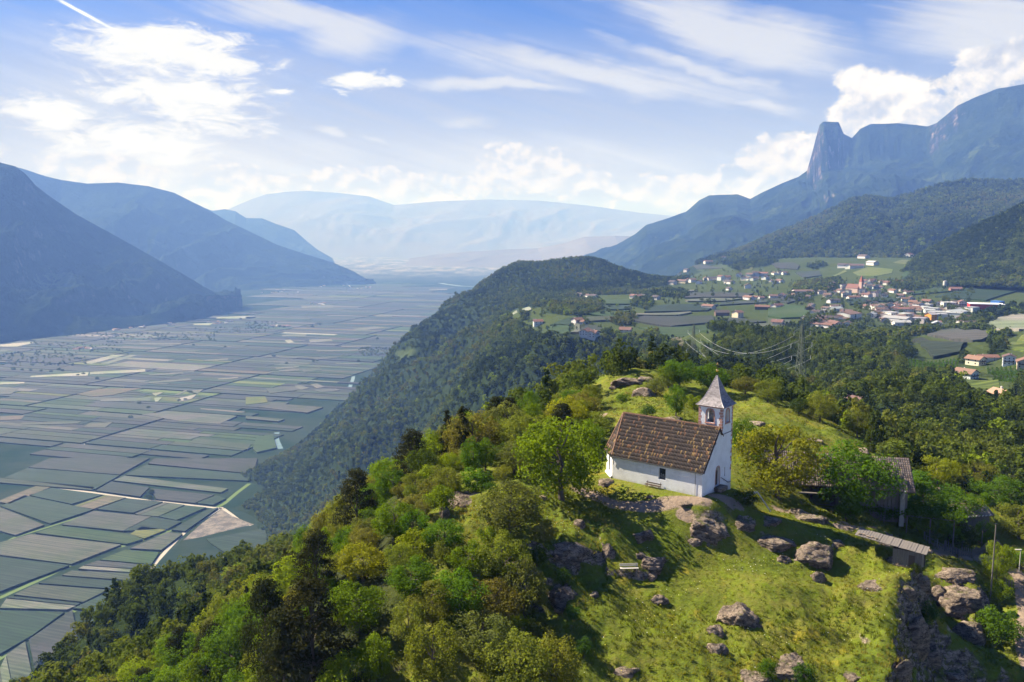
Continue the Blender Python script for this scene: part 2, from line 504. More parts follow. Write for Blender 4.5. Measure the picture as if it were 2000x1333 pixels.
def ground(x, y):
    shp = np.shape(x); x = np.asarray(x, float).ravel(); y = np.asarray(y, float).ravel()
    z = tps(x, y)
    r = np.hypot(x, y)
    near = np.clip((260 - r) / 120, 0, 1)
    if near.max() > 0:
        rg = fbm(x * .11 + 3, y * .11, 5, .5, True) - .62
        fine = fbm(x * .45, y * .45, 4) - .5
        dch = np.hypot(x - 24, y - 103)
        calm = np.clip((dch - 9) / 14, .08, 1)
        z = z + near * calm * (rg * 2.4 + fine * .9)
        z = z + cliff_steps(x, y) * near
        # level pad under the chapel
        u = (x - CB.x) * D1.x + (y - CB.y) * D1.y; v = (x - CB.x) * D2.x + (y - CB.y) * D2.y
        du = np.maximum(np.maximum(-u, u - 17.5), 0); dv = np.maximum(np.maximum(-v - .3, v - 9.2), 0)
        dd = np.hypot(du, dv)
        tgt = CHZ - .05 - np.clip(v - 2, 0, 8) * .16 * np.clip(1.5 - u * .3, 0, 1)
        k = np.clip(1 - dd / 3.5, 0, 1); k = k * k * (3 - 2 * k)
        z = z * (1 - k) + tgt * k
    mid = np.clip((r - 260) / 200, 0, 1)
    open_ = np.clip((1400 - r) / 600, .3, 1)
    z = z + mid * open_ * ((fbm(x * .012, y * .012, 4, .5, True) - .6) * 14) * np.where((y > 900) & (x > 130), .15, 1.0)
    # gullies on the wooded flank above the valley
    fl = np.clip((z - 10) / 80, 0, 1) * np.clip((380 - z) / 80, 0, 1) * mid * np.clip((900 - x) / 300, 0, 1)
    z = z + fl * (fbm(x * .006 + y * .004, y * .002 - x * .003 + 40, 4, .5, True) - .6) * 120
    z = np.maximum(z, -5.5)
    return z.reshape(shp)


def gz(x, y): return float(ground(np.array([x]), np.array([y]))[0])


_ys = np.geomspace(62, 12000, 900)


def hits(pp, valley=True):
    """first ground hit of photo pixels -> (n,3)"""
    pp = np.asarray(pp, float)
    u = (pp[:, 0] - 1000) / F; v = (666.5 - pp[:, 1]) / F
    dy = cp + v * sp; dz = -sp + v * cp
    X = (u / dy)[:, None] * _ys[None]; Y = np.broadcast_to(_ys[None], X.shape); Z = CZ + (dz / dy)[:, None] * _ys[None]
    G = np.maximum(ground(X, Y), 0)
    res = []
    for i in range(len(pp)):
        b = np.where(Z[i] <= G[i])[0]
        if len(b) == 0: res.append((X[i, -1], Y[i, -1], 0)); continue
        j = b[0]
        if j == 0: res.append((X[i, 0], Y[i, 0], G[i, 0])); continue
        a0 = Z[i, j - 1] - G[i, j - 1]; a1 = G[i, j] - Z[i, j]
        t = a0 / (a0 + a1 + 1e-9)
        res.append((X[i, j - 1] * (1 - t) + X[i, j] * t, Y[i, j - 1] * (1 - t) + Y[i, j] * t, G[i, j - 1] * (1 - t) + G[i, j] * t))
    return np.array(res)


def hit(px, py): return Vector(hits([(px, py)])[0])


def polar_mesh(name, r0, r1, nr, a0, a1, na):
    r = np.geomspace(r0, r1, nr); a = np.radians(np.linspace(a0, a1, na))
    R, A = np.meshgrid(r, a, indexing='ij')
    X = (R * np.sin(A)).ravel(); Y = (R * np.cos(A)).ravel()
    Z = ground(X, Y)
    me = mesh_np(name, np.stack([X, Y, Z], 1), grid_faces(nr, na)[:, ::-1], True)
    return me, X, Y, Z

# ------------------------------------------------------------------ ground materials
def ground_col(t):
    p = t.pos()
    n1 = t.noise(p, .09, 5, .6); n2 = t.noise(p, .8, 6, .65); n3 = t.noise(p, 5.0, 4, .6)
    c = t.mix(t.ss(n1, .38, .62), (.085, .115, .014), (.175, .170, .030))
    c = t.mix(t.ss(n2, .35, .68), c, (.135, .175, .012))
    c = t.mix(t.ss(n3, .50, .75, 0, .5), c, (.17, .15, .05))
    n4 = t.noise(p, .22, 5, .7)
    c = t.mix(t.ss(n4, .56, .70, 0, .8), c, (.27, .22, .022))            # yellow stonecrop and dry patches
    # bare rock where the ground is steep
    nz = t.sep(t.new('ShaderNodeNewGeometry').outputs['Normal'])[2]
    n5 = t.noise(p, 1.1, 8, .7, .5)
    n5 = t.noise(t.v('MULTIPLY', p, (1, 1, 2.2)), .9, 9, .74, .5)
    rock = t.mix(t.ss(n5, .38, .64), (.06, .048, .042), (.38, .30, .235))
    rock = t.mix(t.ss(t.noise(p, 2.4, 5, .7), .50, .66, 0, .8), rock, (.12, .13, .03))
    crk = t.new('ShaderNodeTexVoronoi', feature='DISTANCE_TO_EDGE'); t.put(crk.inputs['Vector'], t.v('ADD', t.v('MULTIPLY', p, (.9, .9, 1.8)), t.v('SCALE', t.noise(p, 1.2, 4, .6, 0, 1), .9))); crk.inputs['Scale'].default_value = 1.0
    rock = t.mul(rock, t.mix(t.ss(crk.outputs['Distance'], .0, .06), (.3, .28, .26), (1, 1, 1)))
    steep = t.ss(t.m('ADD', nz, t.m('MULTIPLY', t.m('SUBTRACT', n2, .5), .35)), .74, .62)
    c = t.mix(steep, c, rock)
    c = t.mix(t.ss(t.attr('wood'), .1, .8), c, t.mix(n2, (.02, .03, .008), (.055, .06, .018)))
    dirt = t.mix(n3, (.22, .155, .11), (.36, .28, .21))
    c = t.mix(t.ss(t.m('ADD', t.attr('path'), t.m('MULTIPLY', t.m('SUBTRACT', n2, .5), .7)), .35, .65), c, dirt)
    return c


M_GROUND = mat('meadow_ground', rough=.95, spec=.1, fn=ground_col, bump=lambda t: (t.m('ADD', t.noise(t.pos(), 1.3, 8, .7), t.m('MULTIPLY', t.noise(t.pos(), 9.0, 4, .7), .35)), .5, .9))
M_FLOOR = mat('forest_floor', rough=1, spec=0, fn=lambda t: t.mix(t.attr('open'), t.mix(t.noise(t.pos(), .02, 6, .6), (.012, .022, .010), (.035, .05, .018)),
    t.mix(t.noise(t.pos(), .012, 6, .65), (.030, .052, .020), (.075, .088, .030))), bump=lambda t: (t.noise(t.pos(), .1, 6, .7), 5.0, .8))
def valley_col(t):
    p = t.pos(); y = t.sep(p)[1]
    c = t.mul(t.mix(t.ss(t.noise(p, .006, 6, .65), .35, .65), (.018, .034, .017), (.034, .046, .028)), t.mix(t.noise(t.v('MULTIPLY', p, (.02, .16, 1)), 1.0, 4, .75), (.6, .6, .6), (1.4, 1.4, 1.4)))
    town = t.mix(t.ss(t.noise(t.v('MULTIPLY', p, (1, .35, 1)), .004, 8, .8), .42, .62), (.05, .06, .04), (.26, .24, .21))
    return t.mix(t.ss(y, 9000, 13500), c, town)


M_VALLEY = mat('valley_green', rough=1, spec=0, fn=valley_col)


def field_fn(t):
    oc = t.new('ShaderNodeObjectInfo').outputs['Color']
    p = t.pos(); x, y, z = t.sep(p)
    aa = t.m('ADD', t.m('MULTIPLY', x, .306), t.m('MULTIPLY', y, .952))
    bb = t.m('SUBTRACT', t.m('MULTIPLY', x, .947), t.m('MULTIPLY', y, .320))
    rows = t.noise(t.comb(t.m('MULTIPLY', bb, .006), t.m('MULTIPLY', aa, .16), 0), 1.0, 3, .8)
    c = t.mul(oc, t.mix(t.ss(rows, .3, .7), (.60, .66, .56), (1.34, 1.30, 1.28)))
    fine = t.new('ShaderNodeTexWave', wave_type='BANDS', bands_direction='X', wave_profile='SIN'); t.put(fine.inputs['Vector'], t.comb(aa, 0, 0)); fine.inputs['Scale'].default_value = .045; fine.inputs['Distortion'].default_value = .4
    c = t.mul(c, t.mix(fine.outputs['Fac'], (.80, .84, .78), (1.18, 1.15, 1.16)))
    c = t.mul(c, t.mix(t.ss(t.noise(p, .008, 6, .65), .35, .65), (.78, .95, .70), (1.18, 1.08, 1.2)))
    c = t.mul(c, t.mix(t.ss(t.noise(p, .09, 4, .7), .60, .72), (1, 1, 1), (.55, .7, .5)))
    return c


M_FIELD = mat('orchard_rows', rough=.9, spec=.2, fn=field_fn)
PAL = {'D': (.018, .034, .020), 'P': (.033, .038, .036), 'G': (.030, .052, .016), 'L': (.064, .067, .058), 'W': (.21, .205, .18), 'Y': (.078, .092, .022), 'B': (.085, .072, .054), 'T': (.042, .052, .034), 'N': (.098, .10, .088)}

# ------------------------------------------------------------------ near hill and wider terrain
PATHS = [
 (_w((1130,965,104),(1165,968,102),(1200,978,99.6),(1260,985,98.2),(1330,986,97.6),(1375,980,97.2)), .8),
 (_w((1395,968,99),(1420,966,98.5),(1440,972,98.5)), .7),
 (_w((1795,1072,106),(1850,1082,111),(1900,1098,110),(1950,1112,109),(2010,1135,105),(2080,1150,105)), .9),
 (_w((1840,1078,112),(1890,1088,113),(1930,1100,112)), 1.3),
 (_w((1985,1120,108),(2000,1180,98),(1995,1240,91),(2010,1300,86)), .45),
 (_w((1520,988,108),(1600,1000,109),(1660,1018,107)), .8), (_w((1655,1022,106),(1700,1020,107),(1640,1035,103)), .7),
 (_w((1180,812,146),(1150,830,138)), .6), (_w((1330,1000,96),(1345,1010,95.5)), .5),
]
_PM = None


def build_ground():
    me, X, Y, Z = polar_mesh('hill_ground', 44, 262, 520, -50, 50, 620)
    g = np.zeros(len(X))
    for pts, w in PATHS: g = np.maximum(g, np.clip(1.4 - dist_poly(X, Y, pts) / w * .7, 0, 1))
    fattr(me, 'path', g)
    u, v = proj(X, Y, Z)
    wood = np.zeros(len(X))
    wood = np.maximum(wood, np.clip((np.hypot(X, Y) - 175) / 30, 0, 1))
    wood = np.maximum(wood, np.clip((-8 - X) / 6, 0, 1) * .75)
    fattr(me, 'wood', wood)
    o = meshobj('hill_ground', me, material=M_GROUND); tag(o, kind='structure')
    return o


hill = build_ground()

OPEN = [
 [(990,612),(1010,603),(1060,600),(1090,585),(1170,577),(1250,575),(1290,550),(1360,528),(1420,512),(1520,492),(1660,490),(1790,492),(1830,545),(1990,548),(2300,550),(2300,600),(1990,600),(1930,612),(1900,640),(1830,645),(1740,648),(1650,645),(1600,650),(1560,636),(1500,652),(1440,645),(1410,662),(1370,680),(1300,672),(1280,650),(1250,660),(1180,650),(1165,675),(1100,662),(1050,655),(1010,632)],
 [(1910,625),(2300,590),(2300,700),(1990,655),(1930,650)],
 [(1775,660),(1850,645),(1935,650),(1930,700),(1870,705),(1800,700),(1772,680)],
 [(1760,702),(1860,702),(1880,712),(1960,690),(2300,680),(2300,760),(1990,748),(1975,785),(1900,795),(1850,735),(1765,735)],
 [(1950,665),(2000,648),(2300,640),(2300,700),(1970,690)],
 [(770,690),(805,680),(815,688),(785,705)],
]
WOODS = [
 [(1064,612),(1075,590),(1100,583),(1170,586),(1182,602),(1150,615),(1110,617)], [(1232,598),(1240,586),(1270,584),(1280,598),(1262,606)], [(1194,632),(1200,618),(1235,614),(1242,632),(1215,640)],
 [(1225,573),(1290,565),(1340,570),(1345,583),(1260,580)], [(1265,560),(1285,535),(1320,525),(1370,530),(1330,552),(1290,562)],
 [(1535,585),(1560,552),(1640,545),(1650,560),(1600,575),(1560,590)], [(1740,560),(1800,535),(1860,540),(1850,560),(1770,575)], [(1780,520),(1830,500),(1850,545),(1800,540)],
 [(1012,626),(1018,610),(1035,612),(1030,628)], [(1420,520),(1480,505),(1520,512),(1500,520),(1440,530)], [(1380,645),(1400,628),(1440,640),(1420,660)], [(1570,520),(1600,512),(1620,518),(1590,528)],
 [(1875,628),(1920,612),(1980,598),(1960,620),(1900,645)], [(1640,620),(1600,636),(1560,640),(1570,628)],
]


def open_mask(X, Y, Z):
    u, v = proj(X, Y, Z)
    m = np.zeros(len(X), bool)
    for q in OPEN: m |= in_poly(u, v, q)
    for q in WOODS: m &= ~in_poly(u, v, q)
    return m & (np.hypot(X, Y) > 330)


def build_terrain():
    me, X, Y, Z = polar_mesh('terrain', 255, 5200, 560, -36, 52, 620)
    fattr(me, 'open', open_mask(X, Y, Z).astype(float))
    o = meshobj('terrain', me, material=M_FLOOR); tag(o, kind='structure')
    return o


terr = build_terrain()

vme = mesh_np('valley_floor', [(-26000, -500, 0), (26000, -500, 0), (26000, 34000, 0), (-26000, 34000, 0)], [(0, 1, 2, 3)])
valley = meshobj('valley_floor', vme, material=M_VALLEY); tag(valley, kind='structure')


# ------------------------------------------------------------------ mountains
def mtn_fn(t):
    p = t.pos()
    nz = t.sep(t.new('ShaderNodeNewGeometry').outputs['Normal'])[2]
    n = t.noise(p, .004, 7, .65); n2 = t.noise(p, .03, 5, .7)
    c = t.mix(t.ss(n, .35, .65), (.004, .010, .008), (.026, .040, .018))
    c = t.mix(t.ss(n2, .4, .7), c, (.010, .019, .010))
    c = t.mix(t.ss(t.m('MULTIPLY', t.noise(p, .0016, 4, .6), t.m('ADD', .7, t.m('MULTIPLY', n2, .5))), .60, .64, 0, .7), c, (.055, .075, .026))
    rk = t.mix(t.ss(t.noise(t.v('MULTIPLY', p, (1, 1, .55)), .011, 8, .72), .46, .70), (.024, .026, .034), (.26, .20, .19))
    st = t.ss(t.m('ADD', nz, t.m('MULTIPLY', t.m('SUBTRACT', n2, .5), .5)), .50, .36)
    return t.mix(t.m('MULTIPLY', st, t.attr('rocky')), c, rk)


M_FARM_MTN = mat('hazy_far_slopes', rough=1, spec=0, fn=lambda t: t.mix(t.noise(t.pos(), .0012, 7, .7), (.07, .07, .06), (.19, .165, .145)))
M_MTN = mat('mountain_forest', rough=1, spec=0, fn=mtn_fn, bump=lambda t: (t.m('ADD', t.noise(t.pos(), .03, 6, .75), t.m('MULTIPLY', t.noise(t.pos(), .008, 5, .7), 2.0)), 14.0, 1.0))


def resamp(pts, n):
    pts = np.array(pts, float); d = np.r_[0, np.cumsum(np.hypot(np.diff(pts[:, 0]), np.diff(pts[:, 1])))]
    s = np.linspace(0, d[-1], n)
    return np.stack([np.interp(s, d, pts[:, k]) for k in range(pts.shape[1])], 1)


def ridge(name, crest, foot, ns, nt, ex=1.0, amp=60, sc=.0012, rocky=0.0, back=.8, seed=0, fz=None, rough=8):
    """mountain flank: crest line down to its foot, with spurs and gullies; the far side falls away behind"""
    c = resamp([(a, b, d, (e[0] if e else 0)) for (a, b, d, *e) in crest], ns)
    f = resamp([(a, b, d) for (a, b, d) in foot], ns)
    C_ = np.array([P(q[0], q[1], q[2]) for q in c]); Ft = np.array([P(q[0], q[1], q[2]) for q in f])
    if fz is not None: Ft[:, 2] = fz
    tt = np.r_[-np.linspace(1, .06, 14), np.linspace(0, 1, nt) ** 1.25]
    T = tt[None, :, None]
    XY = np.where(T >= 0, C_[:, None, :2] + (Ft - C_)[:, None, :2] * T, C_[:, None, :2] - (Ft - C_)[:, None, :2] * T * -back)
    cl = c[:, 3][:, None]; at = np.abs(tt)[None]
    pr = at ** ex
    # cliff band just under the crest
    fr = .42 * np.clip(at / .10, 0, 1)
    pr = np.where(cl > 0, cl * (fr + (1 - .42) * at) + (1 - cl) * pr, pr)
    Zc = C_[:, 2][:, None]; Zf = Ft[:, 2][:, None]
    if rocky:
        # buttresses and clefts on the cliff band
        sdist = np.arange(ns)[:, None] / ns * (np.hypot(*(C_[-1, :2] - C_[0, :2])))
        bt_ = (fbm(sdist * .004 + seed, at * 2.0 + 3, 5, .6, True) - .6) * np.exp(-((at - .08) / .09) ** 2) * np.clip(at * 60, 0, 1)
        dxy = (Ft - C_)[:, None, :2]; dxy = dxy / np.linalg.norm(dxy, axis=2, keepdims=True)
        XY = XY + dxy * (bt_ * cl)[..., None] * 200
    Z = Zc + (Zf - Zc) * pr
    Z = np.where(tt[None] < 0, Zc + (Zf - Zc) * at ** 1.1, Z)
    X, Y = XY[..., 0], XY[..., 1]
    env = np.sin(np.pi * np.clip(at, 0, 1)) ** .8
    # spurs follow the fall line
    s = np.arange(ns)[:, None] / ns * (np.hypot(*(C_[-1, :2] - C_[0, :2])))
    w = fbm(s * sc + at * .8 + seed * 7.1 + fbm(X * sc, Y * sc, 3) * .8, at * 1.3 + seed + X * sc * .15, 6, .55, True) - .62
    Z = Z + env * amp * w * 2.2 + (fbm(X * .012, Y * .012, 4, .6) - .5) * rough * np.clip(at * 30, .35, 1)
    n2 = ns * len(tt)
    me = mesh_np(name, np.stack([X, Y, Z], -1).reshape(-1, 3), grid_faces(ns, len(tt)), True)
    fattr(me, 'rocky', np.full(n2, rocky))
    o = meshobj(name, me, material=M_FARM_MTN if name.startswith('far') else M_MTN); tag(o, kind='structure')
    return o


ridge('far_range', [(380,440,26000),(460,403,26000),(490,390,26000),(520,380,26000),(560,375,26000),(600,373,26000),(660,377,26000),(720,384,26000),(770,401,26000),(850,394,26000),(950,390,26000),(1050,392,26000),(1150,402,26000),(1250,416,26000),(1400,430,26000)],
      [(300,500,20000),(800,500,20000),(1450,500,20000)], 260, 40, .9, 260, .0003, 0, 1.0, 3, 0, 20)
ridge('far_hills', [(800,505,15500),(840,499,15500),(880,494,15500),(930,491,15500),(980,488,15500),(1050,485,15500),(1100,476,15000),(1140,463,14500),(1200,461,14000),(1270,463,14000),(1350,470,14000)],
      [(790,508,14500),(1000,512,13500),(1150,520,12500),(1400,520,12000)], 200, 40, 1.0, 50, .0008, .3, 1.0, 5, 0, 12)
ridge('left_mountain_far', [(380,400,15000),(415,412,15000),(440,409,15000),(460,413,14500),(480,426,14500),(512,427,14500),(540,438,14200),(575,450,14200),(600,472,14000),(620,488,13800),(650,505,13500)],
      [(380,530,11500),(500,530,11500),(660,520,13000)], 200, 60, .9, 120, .0009, .4, .8, 7, 0)
ridge('left_mountain_middle', [(-60,322,9000),(0,320,9000),(45,330,9200),(90,345,9400),(120,352,9500),(170,359,9500),(230,357,9500),(290,364,9500),(340,377,9500),(370,392,9500),(410,412,9500),(440,430,9500),(480,449,9500),(540,478,9500),(600,498,9400),(650,513,9300),(690,530,9200),(722,549,9100)],
      [(-100,600,6800),(200,590,6800),(430,567,7700),(560,560,8300),(640,556,8700),(735,552,9000)], 360, 90, .85, 230, .0010, .4, .6, 2, 0)
ridge('left_mountain_near', [(-420,250,5600),(-250,285,5600),(-100,310,5600),(0,318,5700),(30,325,5700),(50,340,5700),(70,363,5750),(100,386,5800),(150,420,5850),(200,447,5900),(260,480,5950),(330,520,6000),(400,561,6050),(440,583,6050),(470,598,6100)],
      [(-500,720,2900),(-150,680,3600),(-20,655,3950),(60,645,4150),(150,637,4350),(250,628,4650),(330,622,4900),(380,618,5100),(420,612,5400),(475,603,5900)], 420, 110, .95, 260, .0012, .35, .6, 4, 0, 14)
# right-hand massif with its cliffs
ridge('right_mountain', [(1140,500,8200),(1165,492,8000),(1205,478,7800),(1240,458,7600),(1262,440,7500),(1300,428,7400),(1340,414,7300),(1365,392,7200),(1385,382,7100),(1440,380,7000),(1465,389,6950),(1490,376,6900),(1520,362,6850),(1560,345,6800),(1576,334,6780,.3),(1586,300,6760,.8),(1594,268,6740,.9),(1601,244,6725,.9),(1608,238,6720,.9),(1638,239,6705,.8),(1648,262,6700,.5),(1664,270,6690,.3),(1680,252,6660,.5),(1700,243,6640,.55),(1755,241,6550,.55),(1812,247,6400,.45),(1830,240,6300,.25),(1870,207,6150,.25),(1905,190,6050,.2),(1950,173,5950,.2),(2000,165,5850,.2),(2100,150,5800,.2),(2400,130,5600,.2)],
      [(1140,540,6200),(1200,548,5400),(1250,552,4700),(1350,540,4300),(1450,520,4200),(1600,500,4200),(1800,480,4200),(2000,470,4200),(2500,470,4200)], 620, 130, .8, 150, .0011, 1.0, .6, 9, None, 16)
ridge('right_foothill', [(1380,512,3900),(1410,500,3850),(1450,488,3800),(1490,470,3750),(1520,455,3700),(1560,440,3650),(1600,423,3600),(1640,402,3550),(1665,389,3500),(1700,384,3500),(1735,392,3500),(1760,386,3450),(1800,373,3400),(1850,358,3400),(1900,352,3400),(1960,354,3400),(2050,350,3400),(2400,330,3300)],
      [(1350,530,3000),(1450,512,2750),(1600,506,2650),(1760,512,2300),(1900,530,2100),(2450,540,1900)], 420, 110, .85, 60, .0022, .4, .8, 6, None, 14)
ridge('right_wooded_spur', [(1755,540,2000),(1782,515,1980),(1800,502,1960),(1830,484,1920),(1870,463,1850),(1930,435,1750),(2000,403,1650),(2100,370,1600),(2400,320,1500)],
      [(1740,560,1850),(1800,560,1600),(1880,560,1520),(2000,560,1400),(2150,560,1350),(2450,560,1250)], 240, 80, .85, 26, .004, 0, .8, 8, None, 8)

# ------------------------------------------------------------------ fields
def slab(poly, h, sub=0, zf=None):
    """orchard block: raised polygon with hanging sides. poly = world xy list"""
    bm = bmesh.new()
    vs = [bm.verts.new((x, y, 0)) for (x, y) in poly]
    fc = bm.faces.new(vs)
    if fc.normal.z < 0: fc.normal_flip()
    if sub:
        bmesh.ops.triangulate(bm, faces=bm.faces[:])
        for _ in range(4):
            es = [e for e in bm.edges if e.calc_length() > sub]
            if not es: break
            bmesh.ops.subdivide_edges(bm, edges=es, cuts=1)
            bmesh.ops.triangulate(bm, faces=bm.faces[:])
    bd = [e for e in bm.edges if e.is_boundary]
    ex = bmesh.ops.extrude_edge_only(bm, edges=bd)
    low = [g for g in ex['geom'] if isinstance(g, bmesh.types.BMVert)]
    lows = set(low)
    allv = list(bm.verts)
    if zf is not None:
        z = zf(np.array([v.co.x for v in allv]), np.array([v.co.y for v in allv]))
        for v, q in zip(allv, z): v.co.z = q + (-1.5 if v in lows else h)
    else:
        for v in allv: v.co.z = -.5 if v in lows else h
    bmesh.ops.recalc_face_normals(bm, faces=bm.faces[:])
    me = bpy.data.meshes.new('field'); bm.to_mesh(me); bm.free()
    return me


def inset_poly(poly, d):
    c = np.mean(np.array(poly), 0); out = []
    for p in poly:
        v = np.array(p) - c; L = np.hypot(*v) + 1e-6
        out.append(tuple(c + v * max(.5, 1 - d / L)))
    return out


def jit(c, a=.16):
    k = 1 + random.uniform(-a, a)
    return tuple(max(.005, q * k * (1 + random.uniform(-.05, .05))) for q in c)


FPOLY = []   # occupied world polygons (traced fields)
C5 = [  # traced in the lower left of the valley; coordinates in photo px = x/3.079, 900+y/3.079
 ('P',[(300,-8),(900,-8),(720,92),(172,48)]),('D',[(168,52),(718,97),(572,180),(24,112)]),('T',[(0,112),(568,168),(552,184),(0,140)]),
 ('P',[(930,-6),(1548,-6),(1525,70),(892,25)]),('D',[(880,32),(1520,77),(1500,128),(752,94)]),('L',[(752,99),(1370,177),(1330,200),(682,127)]),('P',[(670,134),(898,170),(842,225),(578,188)]),
 ('P',[(905,175),(1288,215),(1172,264),(940,240)]),('D',[(1300,217),(1358,237),(1280,275),(1182,264)]),
 ('B',[(0,248),(215,162),(305,168),(60,268),(0,258)]),('D',[(312,172),(618,214),(430,270),(174,216)]),('Y',[(632,216),(655,218),(470,286),(450,280)]),('B',[(657,218),(758,231),(562,300),(472,287)]),
 ('D',[(762,236),(980,256),(800,323),(584,300)]),('L',[(990,259),(1018,262),(838,335),(812,328)]),('T',[(1022,263),(1110,275),(952,345),(842,335)]),('D',[(1120,279),(1240,290),(1060,368),(958,346)]),('D',[(1312,292),(1112,434),(1032,425),(1250,302)]),
 ('D',[(150,217),(558,304),(302,388),(4,282)]),('L',[(0,288),(266,396),(92,458),(0,432)]),('L',[(562,312),(910,345),(740,432),(374,394)]),('D',[(915,346),(1090,376),(1010,420),(745,432)]),
 ('G',[(352,400),(780,450),(860,482),(762,512),(214,444)]),('Y',[(852,406),(998,426),(868,478),(782,452)]),
 ('L',[(190,452),(728,516),(430,632),(0,578),(0,502)]),('D',[(0,588),(418,640),(200,722),(0,798)]),
 ('L',[(1010,441),(1098,450),(970,548),(784,538)]),('G',[(752,547),(958,562),(910,634),(604,606)]),('P',[(590,612),(905,640),(880,664),(505,640)]),('N',[(500,644),(870,669),(834,685),(472,661)]),
 ('T',[(432,672),(828,691),(800,733),(374,700)]),('D',[(352,706),(768,741),(692,783),(234,748)]),('T',[(214,756),(648,789),(502,862),(84,818)]),('D',[(64,826),(482,869),(462,882),(44,836)]),('N',[(40,842),(458,886),(402,908),(0,898)]),('D',[(0,912),(388,922),(200,1060),(0,1176)]),
 ('D',[(1242,482),(1608,392),(1598,520),(1570,558),(1352,562),(1262,502)]),('W',[(1352,577),(1580,556),(1568,600),(1236,640)]),('D',[(884,690),(1545,622),(1466,642),(904,698)]),
 ('N',[(902,703),(1460,646),(1300,720),(684,794)]),('D',[(655,802),(1296,728),(1130,862),(520,905),(440,900)]),('P',[(436,908),(1126,866),(945,982),(175,1088)]),
 ('L',[(152,1100),(928,986),(800,1100),(40,1180)]),('N',[(36,1188),(796,1104),(640,1210),(0,1262)]),('L',[(0,1268),(636,1216),(500,1333),(0,1400)]),
]
C4 = [  # further out; photo px = x/3.92, 560+y/3.92
 ('W',[(640,590),(860,530),(960,530),(700,600)]),('N',[(760,600),(1000,530),(1050,533),(830,600)]),('W',[(0,450),(240,430),(260,438),(130,466),(0,466)]),('N',[(0,490),(100,489),(40,503),(0,503)]),
 ('W',[(240,692),(680,663),(670,690),(230,702)]),('W',[(690,662),(1112,640),(1114,661),(690,680)]),('W',[(0,742),(190,738),(185,750),(0,758)]),('L',[(0,792),(150,785),(86,832),(0,835)]),
 ('B',[(584,832),(760,792),(1086,786),(870,838),(700,852)]),('N',[(780,870),(1158,856),(1150,884),(764,890)]),('L',[(170,1052),(632,1040),(590,1060),(158,1070)]),('B',[(0,1002),(190,996),(160,1028),(0,1034)]),
 ('L',[(1080,990),(1310,962),(1815,1000),(1680,1062),(1380,1040)]),('T',[(1506,1168),(1920,1222),(1895,1258),(1444,1206)]),('N',[(1142,738),(1450,710),(1468,726),(1142,748)]),('N',[(1142,680),(1398,664),(1410,674),(1150,690)]),
 ('W',[(1380,862),(1508,832),(1468,868),(1372,890)]),('N',[(1436,824),(1470,806),(1558,795),(1512,828)]),('W',[(1182,862),(1242,857),(1206,890),(1188,892)]),('W',[(1164,824),(1250,818),(1190,848)]),('N',[(1336,840),(1420,802),(1434,804),(1370,838)]),
 ('N',[(1530,940),(1880,968),(1850,975),(1542,950)]),('W',[(1660,240),(1880,230),(1960,234),(1960,250),(1655,250)]),('W',[(1480,290),(1640,284),(1600,302),(1482,298)]),('N',[(1065,440),(1390,440),(1380,450),(1070,446)]),
 ('N',[(1552,570),(1745,556),(1745,570),(1560,576)]),('N',[(1668,712),(1820,700),(1826,710),(1670,722)]),('L',[(640,1085),(690,1054),(860,1050),(800,1092)]),('N',[(490,322),(590,294),(610,296),(500,328)]),
]
C6 = [  # photo px = 480+x/3.174, 480+y/3.174
 ('N',[(346,376),(540,372),(546,390),(346,390)]),('W',[(242,592),(276,588),(302,606),(262,610)]),('N',[(392,588),(528,582),(540,598),(400,606)]),('N',[(226,558),(382,552),(368,568),(224,568)]),
 ('L',[(124,892),(296,878),(340,900),(150,924)]),('N',[(300,878),(330,870),(396,890),(340,902)]),('N',[(402,868),(440,862),(490,882),(440,892)]),('L',[(410,902),(560,892),(588,904),(470,918)]),('Y',[(0,948),(120,942),(138,978),(0,994)]),
 ('L',[(70,1008),(180,986),(480,1010),(380,1044)]),('L',[(0,1064),(240,1084),(200,1098),(0,1080)]),('L',[(374,700),(610,688),(560,702),(440,712)]),('N',[(556,732),(714,736),(700,742),(560,740)]),('N',[(440,655),(750,646),(750,656),(440,662)]),
 ('N',[(590,628),(780,622),(770,632),(600,636)]),('G',[(64,1196),(170,1178),(190,1262),(70,1290),(44,1270)]),('N',[(184,762),(330,752),(330,762),(190,772)]),('N',[(204,780),(330,770),(332,780),(210,788)]),('L',[(342,768),(460,762),(474,778),(360,790)]),
 ('N',[(804,434),(910,436),(904,444),(808,444)]),('N',[(0,446),(86,444),(90,452),(0,458)]),('N',[(664,520),(800,506),(900,512),(700,532)]),('N',[(1136,272),(1250,270),(1250,278),(1140,278)]),
]
